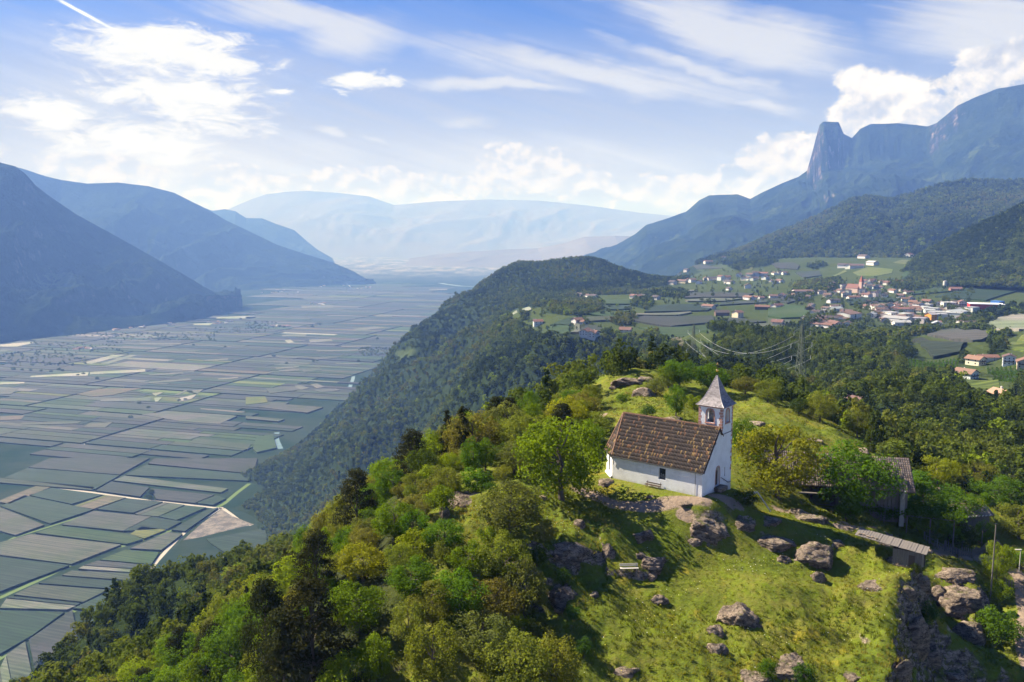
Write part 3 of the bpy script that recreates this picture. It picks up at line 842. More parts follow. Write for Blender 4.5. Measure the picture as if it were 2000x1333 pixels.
CA = [  # on the plateau; photo px = 960+x/3.7037, 480+y/3.7037
 ('W',[(132,514),(182,476),(288,471),(235,500)]),('D',[(422,585),(560,532),(628,526),(560,588)]),('N',[(604,572),(638,575),(648,640),(574,640)]),('L',[(655,532),(878,522),(868,548),(700,560)]),('P',[(645,582),(780,592),(806,628),(655,638)]),
 ('G',[(392,602),(558,592),(564,638),(450,640)]),('D',[(486,650),(638,662),(638,708),(545,708)]),('D',[(784,440),(1000,440),(1008,464),(862,470)]),('N',[(1042,500),(1438,487),(1448,492),(1350,512),(1060,511)]),
 ('P',[(1000,545),(1105,518),(1600,517),(1615,565),(1300,594),(1100,566)]),('D',[(1182,442),(1640,432),(1560,478),(1105,488)]),('N',[(1400,403),(1560,387),(1818,390),(1700,409),(1420,411)]),('N',[(1372,330),(1480,326),(1490,334),(1382,340)]),
 ('P',[(1402,347),(1660,342),(1898,352),(1830,378),(1400,385)]),('P',[(1662,420),(1988,397),(2000,418),(1650,438)]),('G',[(1062,602),(1300,602),(1596,592),(1556,638),(1204,638)]),('P',[(1642,542),(1740,532),(1988,560),(1782,578)]),
 ('L',[(1802,582),(2000,572),(2000,608),(1804,613)]),('G',[(1812,626),(2000,622),(2000,648),(1904,668)]),('Y',[(1204,672),(1318,682),(1308,708),(1204,690)]),('B',[(1212,712),(1396,722),(1376,752),(1292,766)]),
 ('P',[(1452,152),(1530,142),(1676,166),(1484,174)]),('Y',[(1652,157),(1798,147),(1896,162),(1878,178),(1782,170)]),('G',[(660,500),(900,494),(1030,520),(870,530)]),('G',[(820,400),(1000,396),(1000,430),(830,430)]),
]
CBL = [  # around the village; photo px = 1500+x/4, 460+y/4
 ('G',[(0,542),(250,562),(376,582),(366,648),(100,658),(0,640)]),('L',[(0,664),(176,672),(150,718),(0,736)]),('P',[(0,502),(198,484),(286,502),(150,538)]),('Y',[(664,292),(780,248),(976,267),(966,298),(832,323),(702,318)]),
 ('Y',[(974,214),(1050,192),(1146,197),(1110,233)]),('Y',[(464,338),(600,272),(618,285),(540,318)]),('P',[(212,292),(398,283),(418,318),(284,338)]),('P',[(24,222),(198,218),(246,242),(228,273),(64,258)]),
 ('G',[(1034,338),(1062,292),(1286,272),(1256,318),(1094,366)]),('G',[(1064,440),(1356,402),(1476,402),(1498,438),(1124,468)]),('D',[(1304,486),(1560,412),(1616,384),(1860,412),(1975,432),(1850,468),(1700,518),(1480,500)]),
 ('L',[(1622,374),(1702,347),(2000,352),(2000,378),(1880,403)]),('D',[(604,510),(722,492),(1026,502),(1046,528),(862,524),(642,548)]),('W',[(1684,708),(1800,652),(2000,612),(2060,612),(2060,715),(1960,752),(1752,733)]),
 ('L',[(1244,788),(1350,752),(1480,742),(1618,752),(1736,798),(1600,838),(1304,800)]),('P',[(1126,830),(1200,812),(1556,854),(1496,928),(1290,970),(1202,880)]),('Y',[(1794,888),(1986,784),(2060,760),(2060,925),(1856,882)]),
 ('Y',[(1474,1122),(1748,1122),(1812,1196),(1700,1206),(1564,1170)]),
]


def fields():
    done = []
    def add(key, px, h, sub, zf, nm='field'):
        w = [tuple(q[:2]) for q in hits(px)]
        A = 0.5 * abs(sum(w[i][0] * w[(i + 1) % len(w)][1] - w[(i + 1) % len(w)][0] * w[i][1] for i in range(len(w))))
        done.append((A, key, w, h, sub, zf))
    for key, pts in C5: add(key, [(x / 3.079, 900 + y / 3.079) for x, y in pts], 3.2, 0, None)
    for src, fx in ((C4, lambda x, y: (x / 3.92, 560 + y / 3.92)), (C6, lambda x, y: (480 + x / 3.174, 480 + y / 3.174))):
        for key, pts in src: add(key, [fx(x, y) for x, y in pts], 4.0, 0, None)
    traced = [d[2] for d in done][:len(C5)]
    for src, fx in ((CA, lambda x, y: (960 + x / 3.7037, 480 + y / 3.7037)), (CBL, lambda x, y: (1500 + x / 4, 460 + y / 4))):
        for key, pts in src: add(key, [fx(x, y) for x, y in pts], .8 if key == 'Y' else 2.4, 30, ground)
    for A, key, w, h, sub, zf in done:
        try: me = slab(w, h, sub, zf)
        except Exception: continue
        meshobj('field', me, terr if zf is not None else valley, M_FIELD, col=jit(PAL[key]))
    # the patchwork beyond: blocks between farm tracks cut into strips
    ea = np.array([.306, .952]); eb = np.array([.947, -.32]) / np.hypot(.947, -.32)
    rects = []
    def cut(a0, a1, b0, b1, sz, dep=0):
        la, lb = a1 - a0, b1 - b0
        if la > sz * 1.0 and (la > sz * 2.4 or random.random() < .8):
            m = a0 + la * random.uniform(.3, .7); cut(a0, m, b0, b1, sz, dep + 1); cut(m, a1, b0, b1, sz, dep + 1)
        elif lb > sz * 8:
            m = b0 + lb * random.uniform(.3, .7); cut(a0, a1, b0, m, sz, dep + 1); cut(a0, a1, m, b1, sz, dep + 1)
        else: rects.append((a0, a1, b0, b1, dep))
    a = 1350.0
    while a < 16500:
        st = 230 + a * .06; b = -6500.0 - max(0, a - 9000) * .2
        while b < 3500:
            wb = st * random.uniform(1.2, 2.0)
            cut(a + 5, a + st - 5, b + 5, b + wb - 5, 36 * (1 + a / 4200) * (1 + max(0, a - 9000) / 4000)); b += wb
        a += st
    cand = []
    skew = lambda a_, b_: ea * a_ * 1.0 + eb * b_ + np.array([-.18 * b_ * 0, .05 * b_])
    for (a0, a1, b0, b1, dep) in rects:
        g = 1.0 + a0 / 4000
        w = [tuple(skew(q[0], q[1])) for q in ((a0 + g, b0 + g), (a0 + g, b1 - g), (a1 - g, b1 - g), (a1 - g, b0 + g))]
        cand.append(w)
    W_ = np.array(cand)            # n,4,2
    cen = W_.mean(1)
    keep = np.ones(len(W_), bool)
    for k in range(4):
        X, Y = W_[:, k, 0], W_[:, k, 1]
        u, v = proj(X, Y, np.zeros(len(X)))
        keep &= (Y > 1000) & (u > -120) & (u < 1250) & (v > 512) & (v < 1400)
        keep &= np.maximum(tps(X, Y), -5) < 1.0
        # foot of the left-hand mountains
        keep &= v > np.interp(u, [-120, 0, 60, 150, 250, 330, 380, 475, 480, 560, 640, 735, 760, 1300], [665, 655, 647, 639, 631, 626, 620, 606, 560, 562, 558, 554, 512, 512])
    u, v = proj(cen[:, 0], cen[:, 1], np.zeros(len(cen)))
    zone = (v > 897) & (u < 560)
    over = np.zeros(len(W_), bool)
    for fa in np.linspace(.04, .96, 5):
        for fb in np.linspace(.04, .96, 7):
            q = (W_[:, 0] * (1 - fa) + W_[:, 3] * fa) * (1 - fb) + (W_[:, 1] * (1 - fa) + W_[:, 2] * fa) * fb
            for poly in traced: over |= in_poly(q[:, 0], q[:, 1], poly)
    for rl in ROADS_NEAR: over |= dist_poly(cen[:, 0], cen[:, 1], rl) < 26
    keep &= ~(zone & over)
    # leave the river course free
    for rp in RIVER: keep &= dist_poly(cen[:, 0], cen[:, 1], rp) > 45
    idx = np.where(keep)[0]
    def area(w): return abs((w[2][0] - w[0][0]) * (w[3][1] - w[1][1]) - (w[3][0] - w[1][0]) * (w[2][1] - w[0][1])) / 2
    size = [area(W_[i]) / cen[i, 1] ** 3 for i in idx]
    order = [idx[j] for j in np.argsort(size)[::-1]]
    rest = MB(); rcol = []
    nmax = 300 - len(C5) - len(C4) - len(C6)
    for n, i in enumerate(order):
        w = [tuple(q) for q in W_[i]]
        key = random.choices('DPGLNTYBW', (24, 36, 14, 10, 5, 11, 1.5, 2, 1.2))[0]
        c = jit(PAL[key], .22); h = random.choice((2.6, 3.0, 3.4))
        if n < nmax:
            meshobj('field', slab(w, h), valley, M_FIELD, col=c)
        else:
            pts = [(x, y, z) for z in (-.5, h) for (x, y) in w]
            rest.poly(pts, [(4, 7, 6, 5), (0, 1, 5, 4), (1, 2, 6, 5), (2, 3, 7, 6), (3, 0, 4, 7)]); rcol += [c] * 8
    if rest.v:
        me = rest.mesh('distant_fields'); cattr(me, 'tint', np.array(rcol))
        m2 = mat('far_orchard', rough=.9, spec=.2, fn=lambda t: t.attr('tint', 'Color'))
        o = meshobj('distant_fields', me, valley, m2); tag(o, kind='stuff')


def wpath(px): return [tuple(q[:2]) for q in hits(px)]


def ribbon(pts, w, z=.02, zf=None):
    pts = [np.array(p, float) for p in pts]; V = []
    for i, p in enumerate(pts):
        a = pts[max(i - 1, 0)]; b = pts[min(i + 1, len(pts) - 1)]
        d = (b - a) / (np.hypot(*(b - a)) + 1e-9); n = np.array([-d[1], d[0]]) * w / 2
        for s_ in (1, -1):
            q = p + n * s_; V.append((q[0], q[1], z))
    V = np.array(V)
    if zf is not None: V[:, 2] = zf(V[:, 0], V[:, 1]) + z
    return mesh_np('strip', V, grid_faces(len(pts), 2))


ROADS_NEAR = [wpath(q) for q in ([(75,949),(179,962),(276,976),(390,989),(435,994)], [(434,991),(372,1030),(326,1075),(286,1126)], [(435,994),(470,1020),(492,1026)], [(0,1168),(162,1092),(325,1040),(438,984),(487,945)])]
RIVER = [wpath([(688,728),(690,738),(686,750),(680,765),(676,780)]), wpath([(541,845),(539,855),(543,866),(548,877)]), wpath([(940,545),(900,552),(868,548),(860,545)])]
fields()
M_ROAD = mat('farm_track', rough=.9, fn=lambda t: t.mix(t.noise(t.pos(), .05, 5, .6), (.26, .23, .19), (.42, .38, .33)))
M_VERGE = mat('verge_grass', (.085, .13, .03), .95)
M_WATER = mat('river_water', (.10, .16, .14), .12, spec=.6)
for px, w in (
    ([(75,949),(179,962),(276,976),(390,989),(435,994)], 7), ([(434,991),(405,1010),(372,1030),(345,1055),(326,1075),(308,1095),(292,1115),(286,1126)], 7),
    ([(290,718),(284,728),(283,745),(286,760),(297,778),(299,788)], 14), ([(193,784),(189,800),(187,817)], 10), ([(51,741),(50,752),(47,757)], 12), ([(63,803),(56,815),(45,824)], 7),
    ([(-20,738),(10,724),(33,716),(70,705),(110,696),(143,688),(179,682)], 22), ([(448,690),(447,702),(450,716)], 12), ([(363,728),(372,740),(381,752)], 8), ([(445,722),(456,733),(467,744)], 7),
    ([(435,994),(450,1005),(470,1020),(492,1026)], 9), ([(655,648),(650,655),(649,668)], 18), ([(600,692),(640,710),(670,727)], 6), ([(520,640),(560,625),(590,618),(575,620)], 20),
    ([(199,846),(165,868),(143,879),(120,893)], 3), ([(660,590),(672,598),(690,602)], 40)):
    o = meshobj('farm_road', ribbon(wpath(px), w, .05), material=M_ROAD); tag(o, kind='structure')
for px, w in (([(-20,1173),(0,1168),(95,1125),(162,1092),(243,1066),(325,1040),(406,1001),(438,984),(464,962),(487,945)], 9), ([(0,1066),(26,1051),(94,1030),(182,1002)], 6), ([(-20,1300),(55,1247),(130,1202),(208,1156),(276,1126)], 9)):
    o = meshobj('verge', ribbon(wpath(px), w, .03), material=M_VERGE); tag(o, kind='structure')
for rp in RIVER:
    o = meshobj('river', ribbon(rp, 13 if rp[0][1] < 3500 else 60, .06), material=M_WATER); tag(o, kind='structure')
M_SOIL = mat('bare_soil', rough=1, fn=lambda t: t.mix(t.ss(t.noise(t.pos(), .06, 6, .7), .4, .62), (.085, .075, .066), (.19, .165, .14)))
o = meshobj('building_site_ground', mesh_np('soil', [(q[0], q[1], .08) for q in hits([(433,995),(453,1008),(495,1025),(470,1030),(390,1050),(357,1056),(395,1022)])][0:7], [(0, 1, 2, 3, 4, 5, 6)]), material=M_SOIL); tag(o, kind='structure')

# ------------------------------------------------------------------ haze
HB = MB().box((0, 15500, 900), (54000, 37400, 1810)).mesh('haze')
hm = bpy.data.materials.new('haze_air'); hm.use_nodes = True
ht = NT(hm.node_tree); hm.node_tree.nodes.clear()
ho = ht.new('ShaderNodeOutputMaterial'); hv = ht.new('ShaderNodeVolumePrincipled')
hv.inputs['Color'].default_value = (.20, .385, 1.0, 1); hv.inputs['Absorption Color'].default_value = (1, 1, 1, 1); hv.inputs['Density'].default_value = HAZE; hv.inputs['Anisotropy'].default_value = 0.0
ht.l.new(hv.outputs[0], ho.inputs['Volume'])
haze = meshobj('haze', HB, material=hm); tag(haze, kind='stuff')

# ------------------------------------------------------------------ chapel
def rotm(d1, d2, o):
    """local x along the nave (towards the apse), y across, z up"""
    M = Matrix.Identity(4)
    M.col[0] = (*d1, 0); M.col[1] = (*d2, 0); M.col[3] = (*o, 1)
    return M


def wallpanel(w, poly, holes, th, name, material, parent, M):
    """flat wall in local (a,b) plane with openings, given thickness. M maps (a,b,depth)"""
    bm = bmesh.new(); es = []
    def loop(pts):
        vs = [bm.verts.new((p[0], p[1], 0)) for p in pts]
        for i in range(len(vs)): es.append(bm.edges.new((vs[i], vs[(i + 1) % len(vs)])))
    loop(poly)
    for h in holes: loop(h)
    bmesh.ops.triangle_fill(bm, edges=es, use_beauty=True)
    r = bmesh.ops.extrude_face_region(bm, geom=bm.faces[:])
    for g in r['geom']:
        if isinstance(g, bmesh.types.BMVert): g.co.z += th
    bmesh.ops.recalc_face_normals(bm, faces=bm.faces[:])
    for v in bm.verts: v.co = M @ v.co
    me = bpy.data.meshes.new(name); bm.to_mesh(me); bm.free()
    return meshobj(name, me, parent, material)


def arch(cx, b0, w, h, n=7):
    """pointed arch outline"""
    hw = w / 2; sh = h - w * .95
    pts = [(cx - hw, b0), (cx + hw, b0), (cx + hw, b0 + sh)]
    top = h - sh
    for i in range(1, n): 
        q = i / n; pts.append((cx + hw * math.cos(q * math.pi / 2) ** .8, b0 + sh + top * math.sin(q * math.pi / 2) ** .95))
    pts.append((cx, b0 + h))
    for i in range(n - 1, 0, -1):
        q = i / n; pts.append((cx - hw * math.cos(q * math.pi / 2) ** .8, b0 + sh + top * math.sin(q * math.pi / 2) ** .95))
    pts.append((cx - hw, b0 + sh))
    return pts


def grow(pts, d):
    c = Vector((sum(p[0] for p in pts) / len(pts), sum(p[1] for p in pts) / len(pts)))
    out = []
    for p in pts:
        v = Vector(p) - c; out.append(tuple(c + v + Vector((math.copysign(d, v.x) if abs(v.x) > .02 else 0, math.copysign(d, v.y) if abs(v.y) > .02 else 0))))
    return out


def ringframe(pts, d, th, name, material, parent, M):
    o = grow(pts, d); n = len(pts); m = MB()
    P_ = [(*p, 0) for p in pts] + [(*p, 0) for p in o] + [(*p, th) for p in pts] + [(*p, th) for p in o]
    fs = []
    for i in range(n):
        j = (i + 1) % n
        fs += [(i, j, n + j, n + i), (2 * n + i, 3 * n + i, 3 * n + j, 2 * n + j), (i, 2 * n + i, 2 * n + j, j), (n + i, n + j, 3 * n + j, 3 * n + i)]
    m.poly([M @ Vector(p) for p in P_], fs)
    return m.build(name, material, parent)


def plaster(t):
    p = t.pos()
    c = t.mix(t.ss(t.noise(p, .7, 6, .7), .35, .75), (.78, .77, .765), (.66, .65, .64))
    c = t.mix(t.ss(t.noise(t.v('MULTIPLY', p, (1, 1, .25)), 2.2, 5, .7), .55, .75, 0, .5), c, (.58, .55, .52))
    z = t.sep(p)[2]
    foot = t.ss(t.m('ADD', z, t.m('MULTIPLY', t.noise(p, 1.5, 4, .7), 1.2)), CHZ + 1.1, CHZ + .3, 0, .55)
    return t.mix(foot, c, (.42, .38, .33))


M_PLASTER = mat('white_plaster', rough=.9, spec=.15, fn=plaster, bump=lambda t: (t.noise(t.pos(), 6, 6, .7), .04, .7))
M_PINK = mat('pink_sandstone', rough=.9, fn=lambda t: t.mix(t.noise(t.pos(), 3, 5, .7), (.34, .165, .125), (.50, .29, .23)))
M_DARKW = mat('dark_wood', rough=.7, fn=lambda t: t.mix(t.noise(t.v('MULTIPLY', t.pos(), (6, 6, .8)), 2, 5, .6), (.035, .022, .015), (.10, .065, .045)))
M_GREYW = mat('weathered_wood', rough=.85, fn=lambda t: t.mix(t.noise(t.v('MULTIPLY', t.pos(), (5, 5, .6)), 2, 5, .65), (.07, .06, .052), (.24, .21, .185)), bump=lambda t: (t.noise(t.v('MULTIPLY', t.pos(), (8, 8, .6)), 3, 4, .6), .02, .6))
M_GLASS = mat('dark_glass', (.02, .028, .035), .12, spec=.7)
M_GREENGLASS = mat('leaded_green_glass', rough=.25, spec=.6, fn=lambda t: t.mix(t.noise(t.pos(), 7, 2, .5), (.02, .05, .06), (.06, .10, .10)))
M_LACE = mat('white_lattice_paint', (.62, .62, .64), .7)
M_DARKIN = mat('shadowed_interior', (.03, .027, .025), .9)  # interior shade put into the colour: backing panels and belfry floor
M_IRON = mat('iron', (.03, .03, .032), .5, .6)
M_GOLD = mat('gilded_metal', (.95, .62, .18), .22, 1.0)
M_BRONZE = mat('pale_bronze', (.55, .48, .36), .4, .7)
M_WHITEW = mat('pale_timber', (.50, .46, .40), .8)


def tilecol(t):
    c = t.attr('tint', 'Color')
    return t.mul(c, t.mix(t.noise(t.pos(), 3, 4, .6), (.75, .75, .75), (1.2, 1.2, 1.2)))


M_TILE = mat('clay_tiles', rough=.75, spec=.3, fn=tilecol)
M_SLATE = mat('grey_slate', rough=.55, spec=.4, fn=tilecol)

rng = random.Random(5)


def tint_tile():
    r = rng.random()
    if r < .07: c = (.30, .19, .075)
    elif r < .15: c = (.22, .11, .06)
    elif r < .55: c = (.080, .056, .043)
    else: c = (.058, .044, .037)
    k = rng.uniform(.85, 1.15)
    return tuple(q * k for q in c)


def tiled(face, wid, hei, name, material, parent, M, colf, inside=None, sag=.05, arc=.075):
    """rows of half-round tiles over a sloping polygon. face: list of local points (a along eave, b up slope) ; M maps (a,b,h)"""
    amin = min(p[0] for p in face); amax = max(p[0] for p in face); bmin = min(p[1] for p in face); bmax = max(p[1] for p in face)
    na = int((amax - amin) / wid) + 1; nb = int((bmax - bmin) / hei) + 1
    V = []; Fs = []; Cs = []
    aa = np.array([amin + (i + .5) * wid for i in range(na)]); bb = np.array([bmin + (j + .5) * hei for j in range(nb)])
    A, B = np.meshgrid(aa, bb); ok = in_poly(A.ravel(), B.ravel(), face).reshape(A.shape)
    for j in range(nb):
        for i in range(na):
            if not ok[j, i]: continue
            a0 = aa[i] - wid / 2; b0 = bb[j] - hei / 2 - .04; b1 = bb[j] + hei / 2
            dz = rng.uniform(-.008, .012); o = len(V)
            for (b, lift) in ((b0, .030), (b1, .014)):
                for k in range(4):
                    q = k / 3; V.append(M @ Vector((a0 + wid * q * .98, b, lift + dz + arc * math.sin(q * math.pi))))
            for (b, lift) in ((b0, .0),):
                for k in range(4): V.append(M @ Vector((a0 + wid * k / 3 * .98, b, 0)))
            c = colf()
            Fs += [(o, o + 1, o + 5, o + 4), (o + 1, o + 2, o + 6, o + 5), (o + 2, o + 3, o + 7, o + 6), (o + 8, o + 9, o + 1, o), (o + 9, o + 10, o + 2, o + 1), (o + 10, o + 11, o + 3, o + 2)]
            Cs += [c] * 12
    me = mesh_np(name, np.array([tuple(v) for v in V]), np.array(Fs)); cattr(me, 'tint', np.array(Cs))
    o = meshobj(name, me, parent, material); tag(o, kind='stuff')
    return o


def build_chapel():
    T = empty('chapel', CB, 0, 'small white chapel with brown tiled roof and slim bell tower on the grassy hilltop', 'chapel')
    # local frame: x along D1, y along D2, z up ; children get coordinates relative to CB
    R = rotm(D1, D2, (0, 0, 0))
    L, HW, EH, RH = 13.0, 4.25, 3.12, 4.75
    Wd = 2 * HW
    thk = .55
    base = -2.4
    # nave south wall (facing the camera)
    win = [(5.05, 1.12), (6.05, 1.12), (6.05, 2.62), (5.05, 2.62)]
    Ms = R @ Matrix(((1, 0, 0, 0), (0, 0, 1, 0), (0, 1, 0, 0), (0, 0, 0, 1)))       # (a,b,d)->(x=a, z=b, y=d)
    wallpanel(0, [(0, base), (L, base), (L, EH), (0, EH)], [win], thk, 'wall', M_PLASTER, T, Ms)
    # far wall
    Mf = R @ Matrix.Translation((0, Wd - thk, 0)) @ Matrix(((1, 0, 0, 0), (0, 0, 1, 0), (0, 1, 0, 0), (0, 0, 0, 1)))
    wallpanel(0, [(3.9, base), (L, base), (L, EH), (3.9, EH)], [], thk, 'wall', M_PLASTER, T, Mf)
    # gable wall with the door
    Mg = R @ Matrix.Translation((-.004, 0, 0)) @ Matrix(((0, 0, 1, 0), (1, 0, 0, 0), (0, 1, 0, 0), (0, 0, 0, 1)))   # (a,b,d)->(y=a, z=b, x=d)
    door = arch(4.35, .35, 1.25, 2.55)
    tw0, tw = 5.15, 3.25                       # tower start and width along y
    cross = [(3.52, 5.72), (3.62, 5.72), (3.62, 5.92), (3.78, 5.92), (3.78, 6.02), (3.62, 6.02), (3.62, 6.3), (3.52, 6.3), (3.52, 6.02), (3.36, 6.02), (3.36, 5.92), (3.52, 5.92)]
    gab = [(.004, base), (tw0 + tw, base - 1.5), (tw0 + tw, EH + RH - (tw0 - HW) / HW * RH - .02), (tw0, EH + RH - (tw0 - HW) / HW * RH - .02), (HW, EH + RH - .02), (.004, EH)]
    slit = [(6.35, 1.15), (6.58, 1.15), (6.58, 2.25), (6.46, 2.42), (6.35, 2.25)]
    wallpanel(0, gab, [door, cross, slit], .7, 'gable_wall', M_PLASTER, T, Mg)
    # near-black panels behind the small openings, painted as the room's shade
    for (ya, za, wa, ha) in ((6.4, 1.8, 1.6, 3.2), (3.57, 6, 1, 1.2)): MB().box((0, 0, 0), (.05, wa, ha), R @ Matrix.Translation((.74, ya, za))).build('shade_panel', M_DARKIN, T)
    # door leaf: boards and step
    d = empty_part('door', T)
    for i in range(5):
        a0 = 4.35 - .62 + i * .25
        hh = .35 + 2.55 - abs(a0 + .125 - 4.35) * 1.35
        MB().box((0, 0, 0), (.06, .238, hh - .35), R @ Matrix.Translation((.34, a0 + .125, (hh + .35) / 2))).build('plank', M_DARKW, d)
    MB().box((0, 0, 0), (.04, .05, .22), R @ Matrix.Translation((.29, 4.85, 1.35))).build('handle', M_IRON, d)
    ringframe(door, .09, .05, 'door_frame', M_PINK, T, R @ Matrix.Translation((-.045, 0, 0)) @ Matrix(((0, 0, 1, 0), (1, 0, 0, 0), (0, 1, 0, 0), (0, 0, 0, 1))))
    MB().box((0, 0, 0), (1.0, 1.9, .5), R @ Matrix.Translation((-.5, 4.35, .1))).build('doorstep', M_STONE, T)
    # handrail
    hr = MB()
    pts = [(-.15, 5.2, 1.25), (-.15, 6.2, .75), (-.15, 7.3, .15), (-.15, 8.2, .1)]
    for a, b in zip(pts[:-1], pts[1:]): hr.bar(R @ Vector(a), R @ Vector(b), .035)
    for a in pts: hr.bar(R @ Vector(a), R @ Vector((.02, a[1], a[2] - .05)), .02)
    hr.build('handrail', M_IRON, T)
    # window with lattice
    wf = MB()
    wf.box((0, 0, 0), (1.0, .04, 1.5), R @ Matrix.Translation((5.55, .3, 1.87)))
    w = wf.build('window', M_GLASS, T)
    mb = MB()
    for i in range(4): mb.box((0, 0, 0), (.03, .03, 1.5), R @ Matrix.Translation((5.2 + i * .23, .24, 1.87)))
    for j in range(6): mb.box((0, 0, 0), (1.0, .03, .03), R @ Matrix.Translation((5.55, .25, 1.25 + j * .24)))
    mb.build('window_bars', M_IRON, w)
    for i in range(3):
        lt = MB()
        for j in range(4):
            cx, cz = 5.26 + i * .29, 1.25 + j * .17
            lt.box((0, 0, 0), (.13, .02, .09), R @ Matrix.Translation((cx, .27, cz)) @ Matrix.Rotation(.7, 4, 'Y'))
        lt.build('white_tracery', M_LACE, w)
    # polygonal apse
    ap = [(L, 0), (L + 2.15, 2.0), (L + 2.15, Wd - 2.0), (L, Wd)]
    # apse walls butt against the nave corners
    k = 0
    for (a, b) in zip(ap[:-1], ap[1:]):
        va, vb = Vector((a[0], a[1], 0)), Vector((b[0], b[1], 0)); dx = (vb - va); Lw = dx.length; dx.normalize(); dn = Vector((-dx.y, dx.x, 0))
        if dn.dot(Vector((L, HW, 0)) - va) < 0: dn = -dn
        Mw = Matrix.Identity(4); Mw.col[0] = (*dx, 0); Mw.col[1] = (0, 0, 1, 0); Mw.col[2] = (*dn, 0); Mw.col[3] = (*va, 1)
        hole = [arch(Lw / 2, .55, .8, 2.3)]
        wallpanel(0, [(0, base), (Lw, base), (Lw, EH), (0, EH)], hole, .5, 'apse_wall', M_PLASTER, T, R @ Mw)
        ww = MB(); ww.poly([R @ Mw @ Vector((*p, .32)) for p in hole[0]], [tuple(range(len(hole[0])))])
        win_ = ww.build('window', M_GREENGLASS, T)
        bb_ = MB()
        for q in (-.13, .13): bb_.box((0, 0, 0), (.025, 2.0, .025), R @ Mw @ Matrix.Translation((Lw / 2 + q, 1.6, .29)))
        for q in range(5): bb_.box((0, 0, 0), (.8, .025, .025), R @ Mw @ Matrix.Translation((Lw / 2, .8 + q * .38, .29)))
        bb_.build('window_bars', M_IRON, win_)
        k += 1
    # plinth round the apse
    pl = MB()
    for (a, b) in zip(ap[:-1], ap[1:]):
        va, vb = Vector((a[0], a[1], 0)), Vector((b[0], b[1], 0)); dx = (vb - va).normalized(); dn = Vector((dx.y, -dx.x, 0))
        if dn.dot(Vector((L, HW, 0)) - va) > 0: dn = -dn
        c = (va + vb) / 2
        pl.poly([R @ (va + dn * .22 + Vector((0, 0, base))), R @ (vb + dn * .22 + Vector((0, 0, base))), R @ (vb + dn * .22 + Vector((0, 0, .1))), R @ (va + dn * .22 + Vector((0, 0, .1))), R @ (va + dn * .02 + Vector((0, 0, .28))), R @ (vb + dn * .02 + Vector((0, 0, .28)))], [(0, 1, 2, 3), (3, 2, 5, 4)])
    pl.build('plinth', M_PLASTER, T)
    # roof: underlay slab + tiles, hipped over the apse
    ov = .18
    sl = math.hypot(HW, RH); ny = HW / sl; nz = RH / sl
    roofside = T
    peak = L + .95
    def slopeM(side):
        # local (a along x, b up slope, h normal)
        if side == 0: e0 = Vector((0, -ov * ny, EH - ov * nz + .05)); up = Vector((0, ny, nz)); nn = Vector((0, -nz, ny))
        else: e0 = Vector((0, Wd + ov * ny, EH - ov * nz + .05)); up = Vector((0, -ny, nz)); nn = Vector((0, nz, ny))
        M = Matrix.Identity(4); M.col[0] = (1, 0, 0, 0); M.col[1] = (*up, 0); M.col[2] = (*nn, 0); M.col[3] = (*e0, 1)
        return R @ M
    SL = sl + ov
    trap = [(-.22, 0), (L + .15, 0), (peak, SL), (-.22, SL)]
    for side in (0, 1):
        M = slopeM(side)
        if side == 1: trap_ = [(3.3, 0), (L + .15, 0), (peak, SL), (-.22, SL), (-.22, SL - .95 * SL / HW * .9), (3.3, SL - .95 * SL / HW)]
        else: trap_ = trap
        m = MB(); n = len(trap_)
        m.poly([M @ Vector((*p, 0)) for p in trap_] + [M @ Vector((*p, -.10)) for p in trap_], [tuple(range(n)), tuple(range(2 * n - 1, n - 1, -1))] + [(i, (i + 1) % n, n + (i + 1) % n, n + i) for i in range(n)])
        r = m.build('roof', M_DARKW, T)
        tiled(trap_, .20, .52, 'roof_tiles', M_TILE, r, M, tint_tile)
    # apse hips
    ap2 = [(L + .02, -ov * .7), (L + 2.35, 1.9), (L + 2.35, Wd - 1.9), (L + .02, Wd + ov * .7)]
    top = Vector((peak, HW, EH + RH + .05))
    hz = EH - ov * nz + .05
    for (a, b) in zip(ap2[:-1], ap2[1:]):
        va, vb = Vector((a[0], a[1], hz)), Vector((b[0], b[1], hz))
        dx = (vb - va).normalized(); mid = (va + vb) / 2
        q = top - va; foot_ = va + dx * q.dot(dx); up = (top - foot_); Ls = up.length; up.normalize(); nn = dx.cross(up)
        if nn.z < 0: nn = -nn
        M = Matrix.Identity(4); M.col[0] = (*dx, 0); M.col[1] = (*up, 0); M.col[2] = (*nn, 0); M.col[3] = (*va, 1); M = R @ M
        tri = [(0, 0), ((vb - va).length, 0), (q.dot(dx), Ls)]
        m = MB(); m.poly([M @ Vector((*p, 0)) for p in tri] + [M @ Vector((*p, -.1)) for p in tri], [(0, 1, 2), (5, 4, 3), (0, 1, 4, 3), (1, 2, 5, 4), (2, 0, 3, 5)])
        r = m.build('roof', M_DARKW, T)
        tiled(tri, .20, .52, 'roof_tiles', M_TILE, r, M, tint_tile)
    # ridge and hip caps
    rc = MB()
    rz = EH + RH + .12
    for i in range(36):
        x0 = -.25 + i * (peak + .25) / 36
        rc.bar(R @ Vector((x0, HW, rz)), R @ Vector((x0 + .40, HW, rz + .02)), .13, .11, 6)
    for a in ap2:
        va = Vector((a[0], a[1], hz + .1)); n = 17
        for i in range(n):
            p0 = va.lerp(top + Vector((0, 0, .1)), i / n); p1 = va.lerp(top + Vector((0, 0, .1)), (i + 1.1) / n)
            rc.bar(R @ p0, R @ p1, .12, .10, 6)
    me = rc.mesh('ridge_tiles'); cattr(me, 'tint', np.array([(.22, .12, .075)] * len(me.vertices)))
    tag(meshobj('ridge_tiles', me, T, M_TILE), kind='stuff')
    # verge board, gutter, downpipe
    vb = MB()
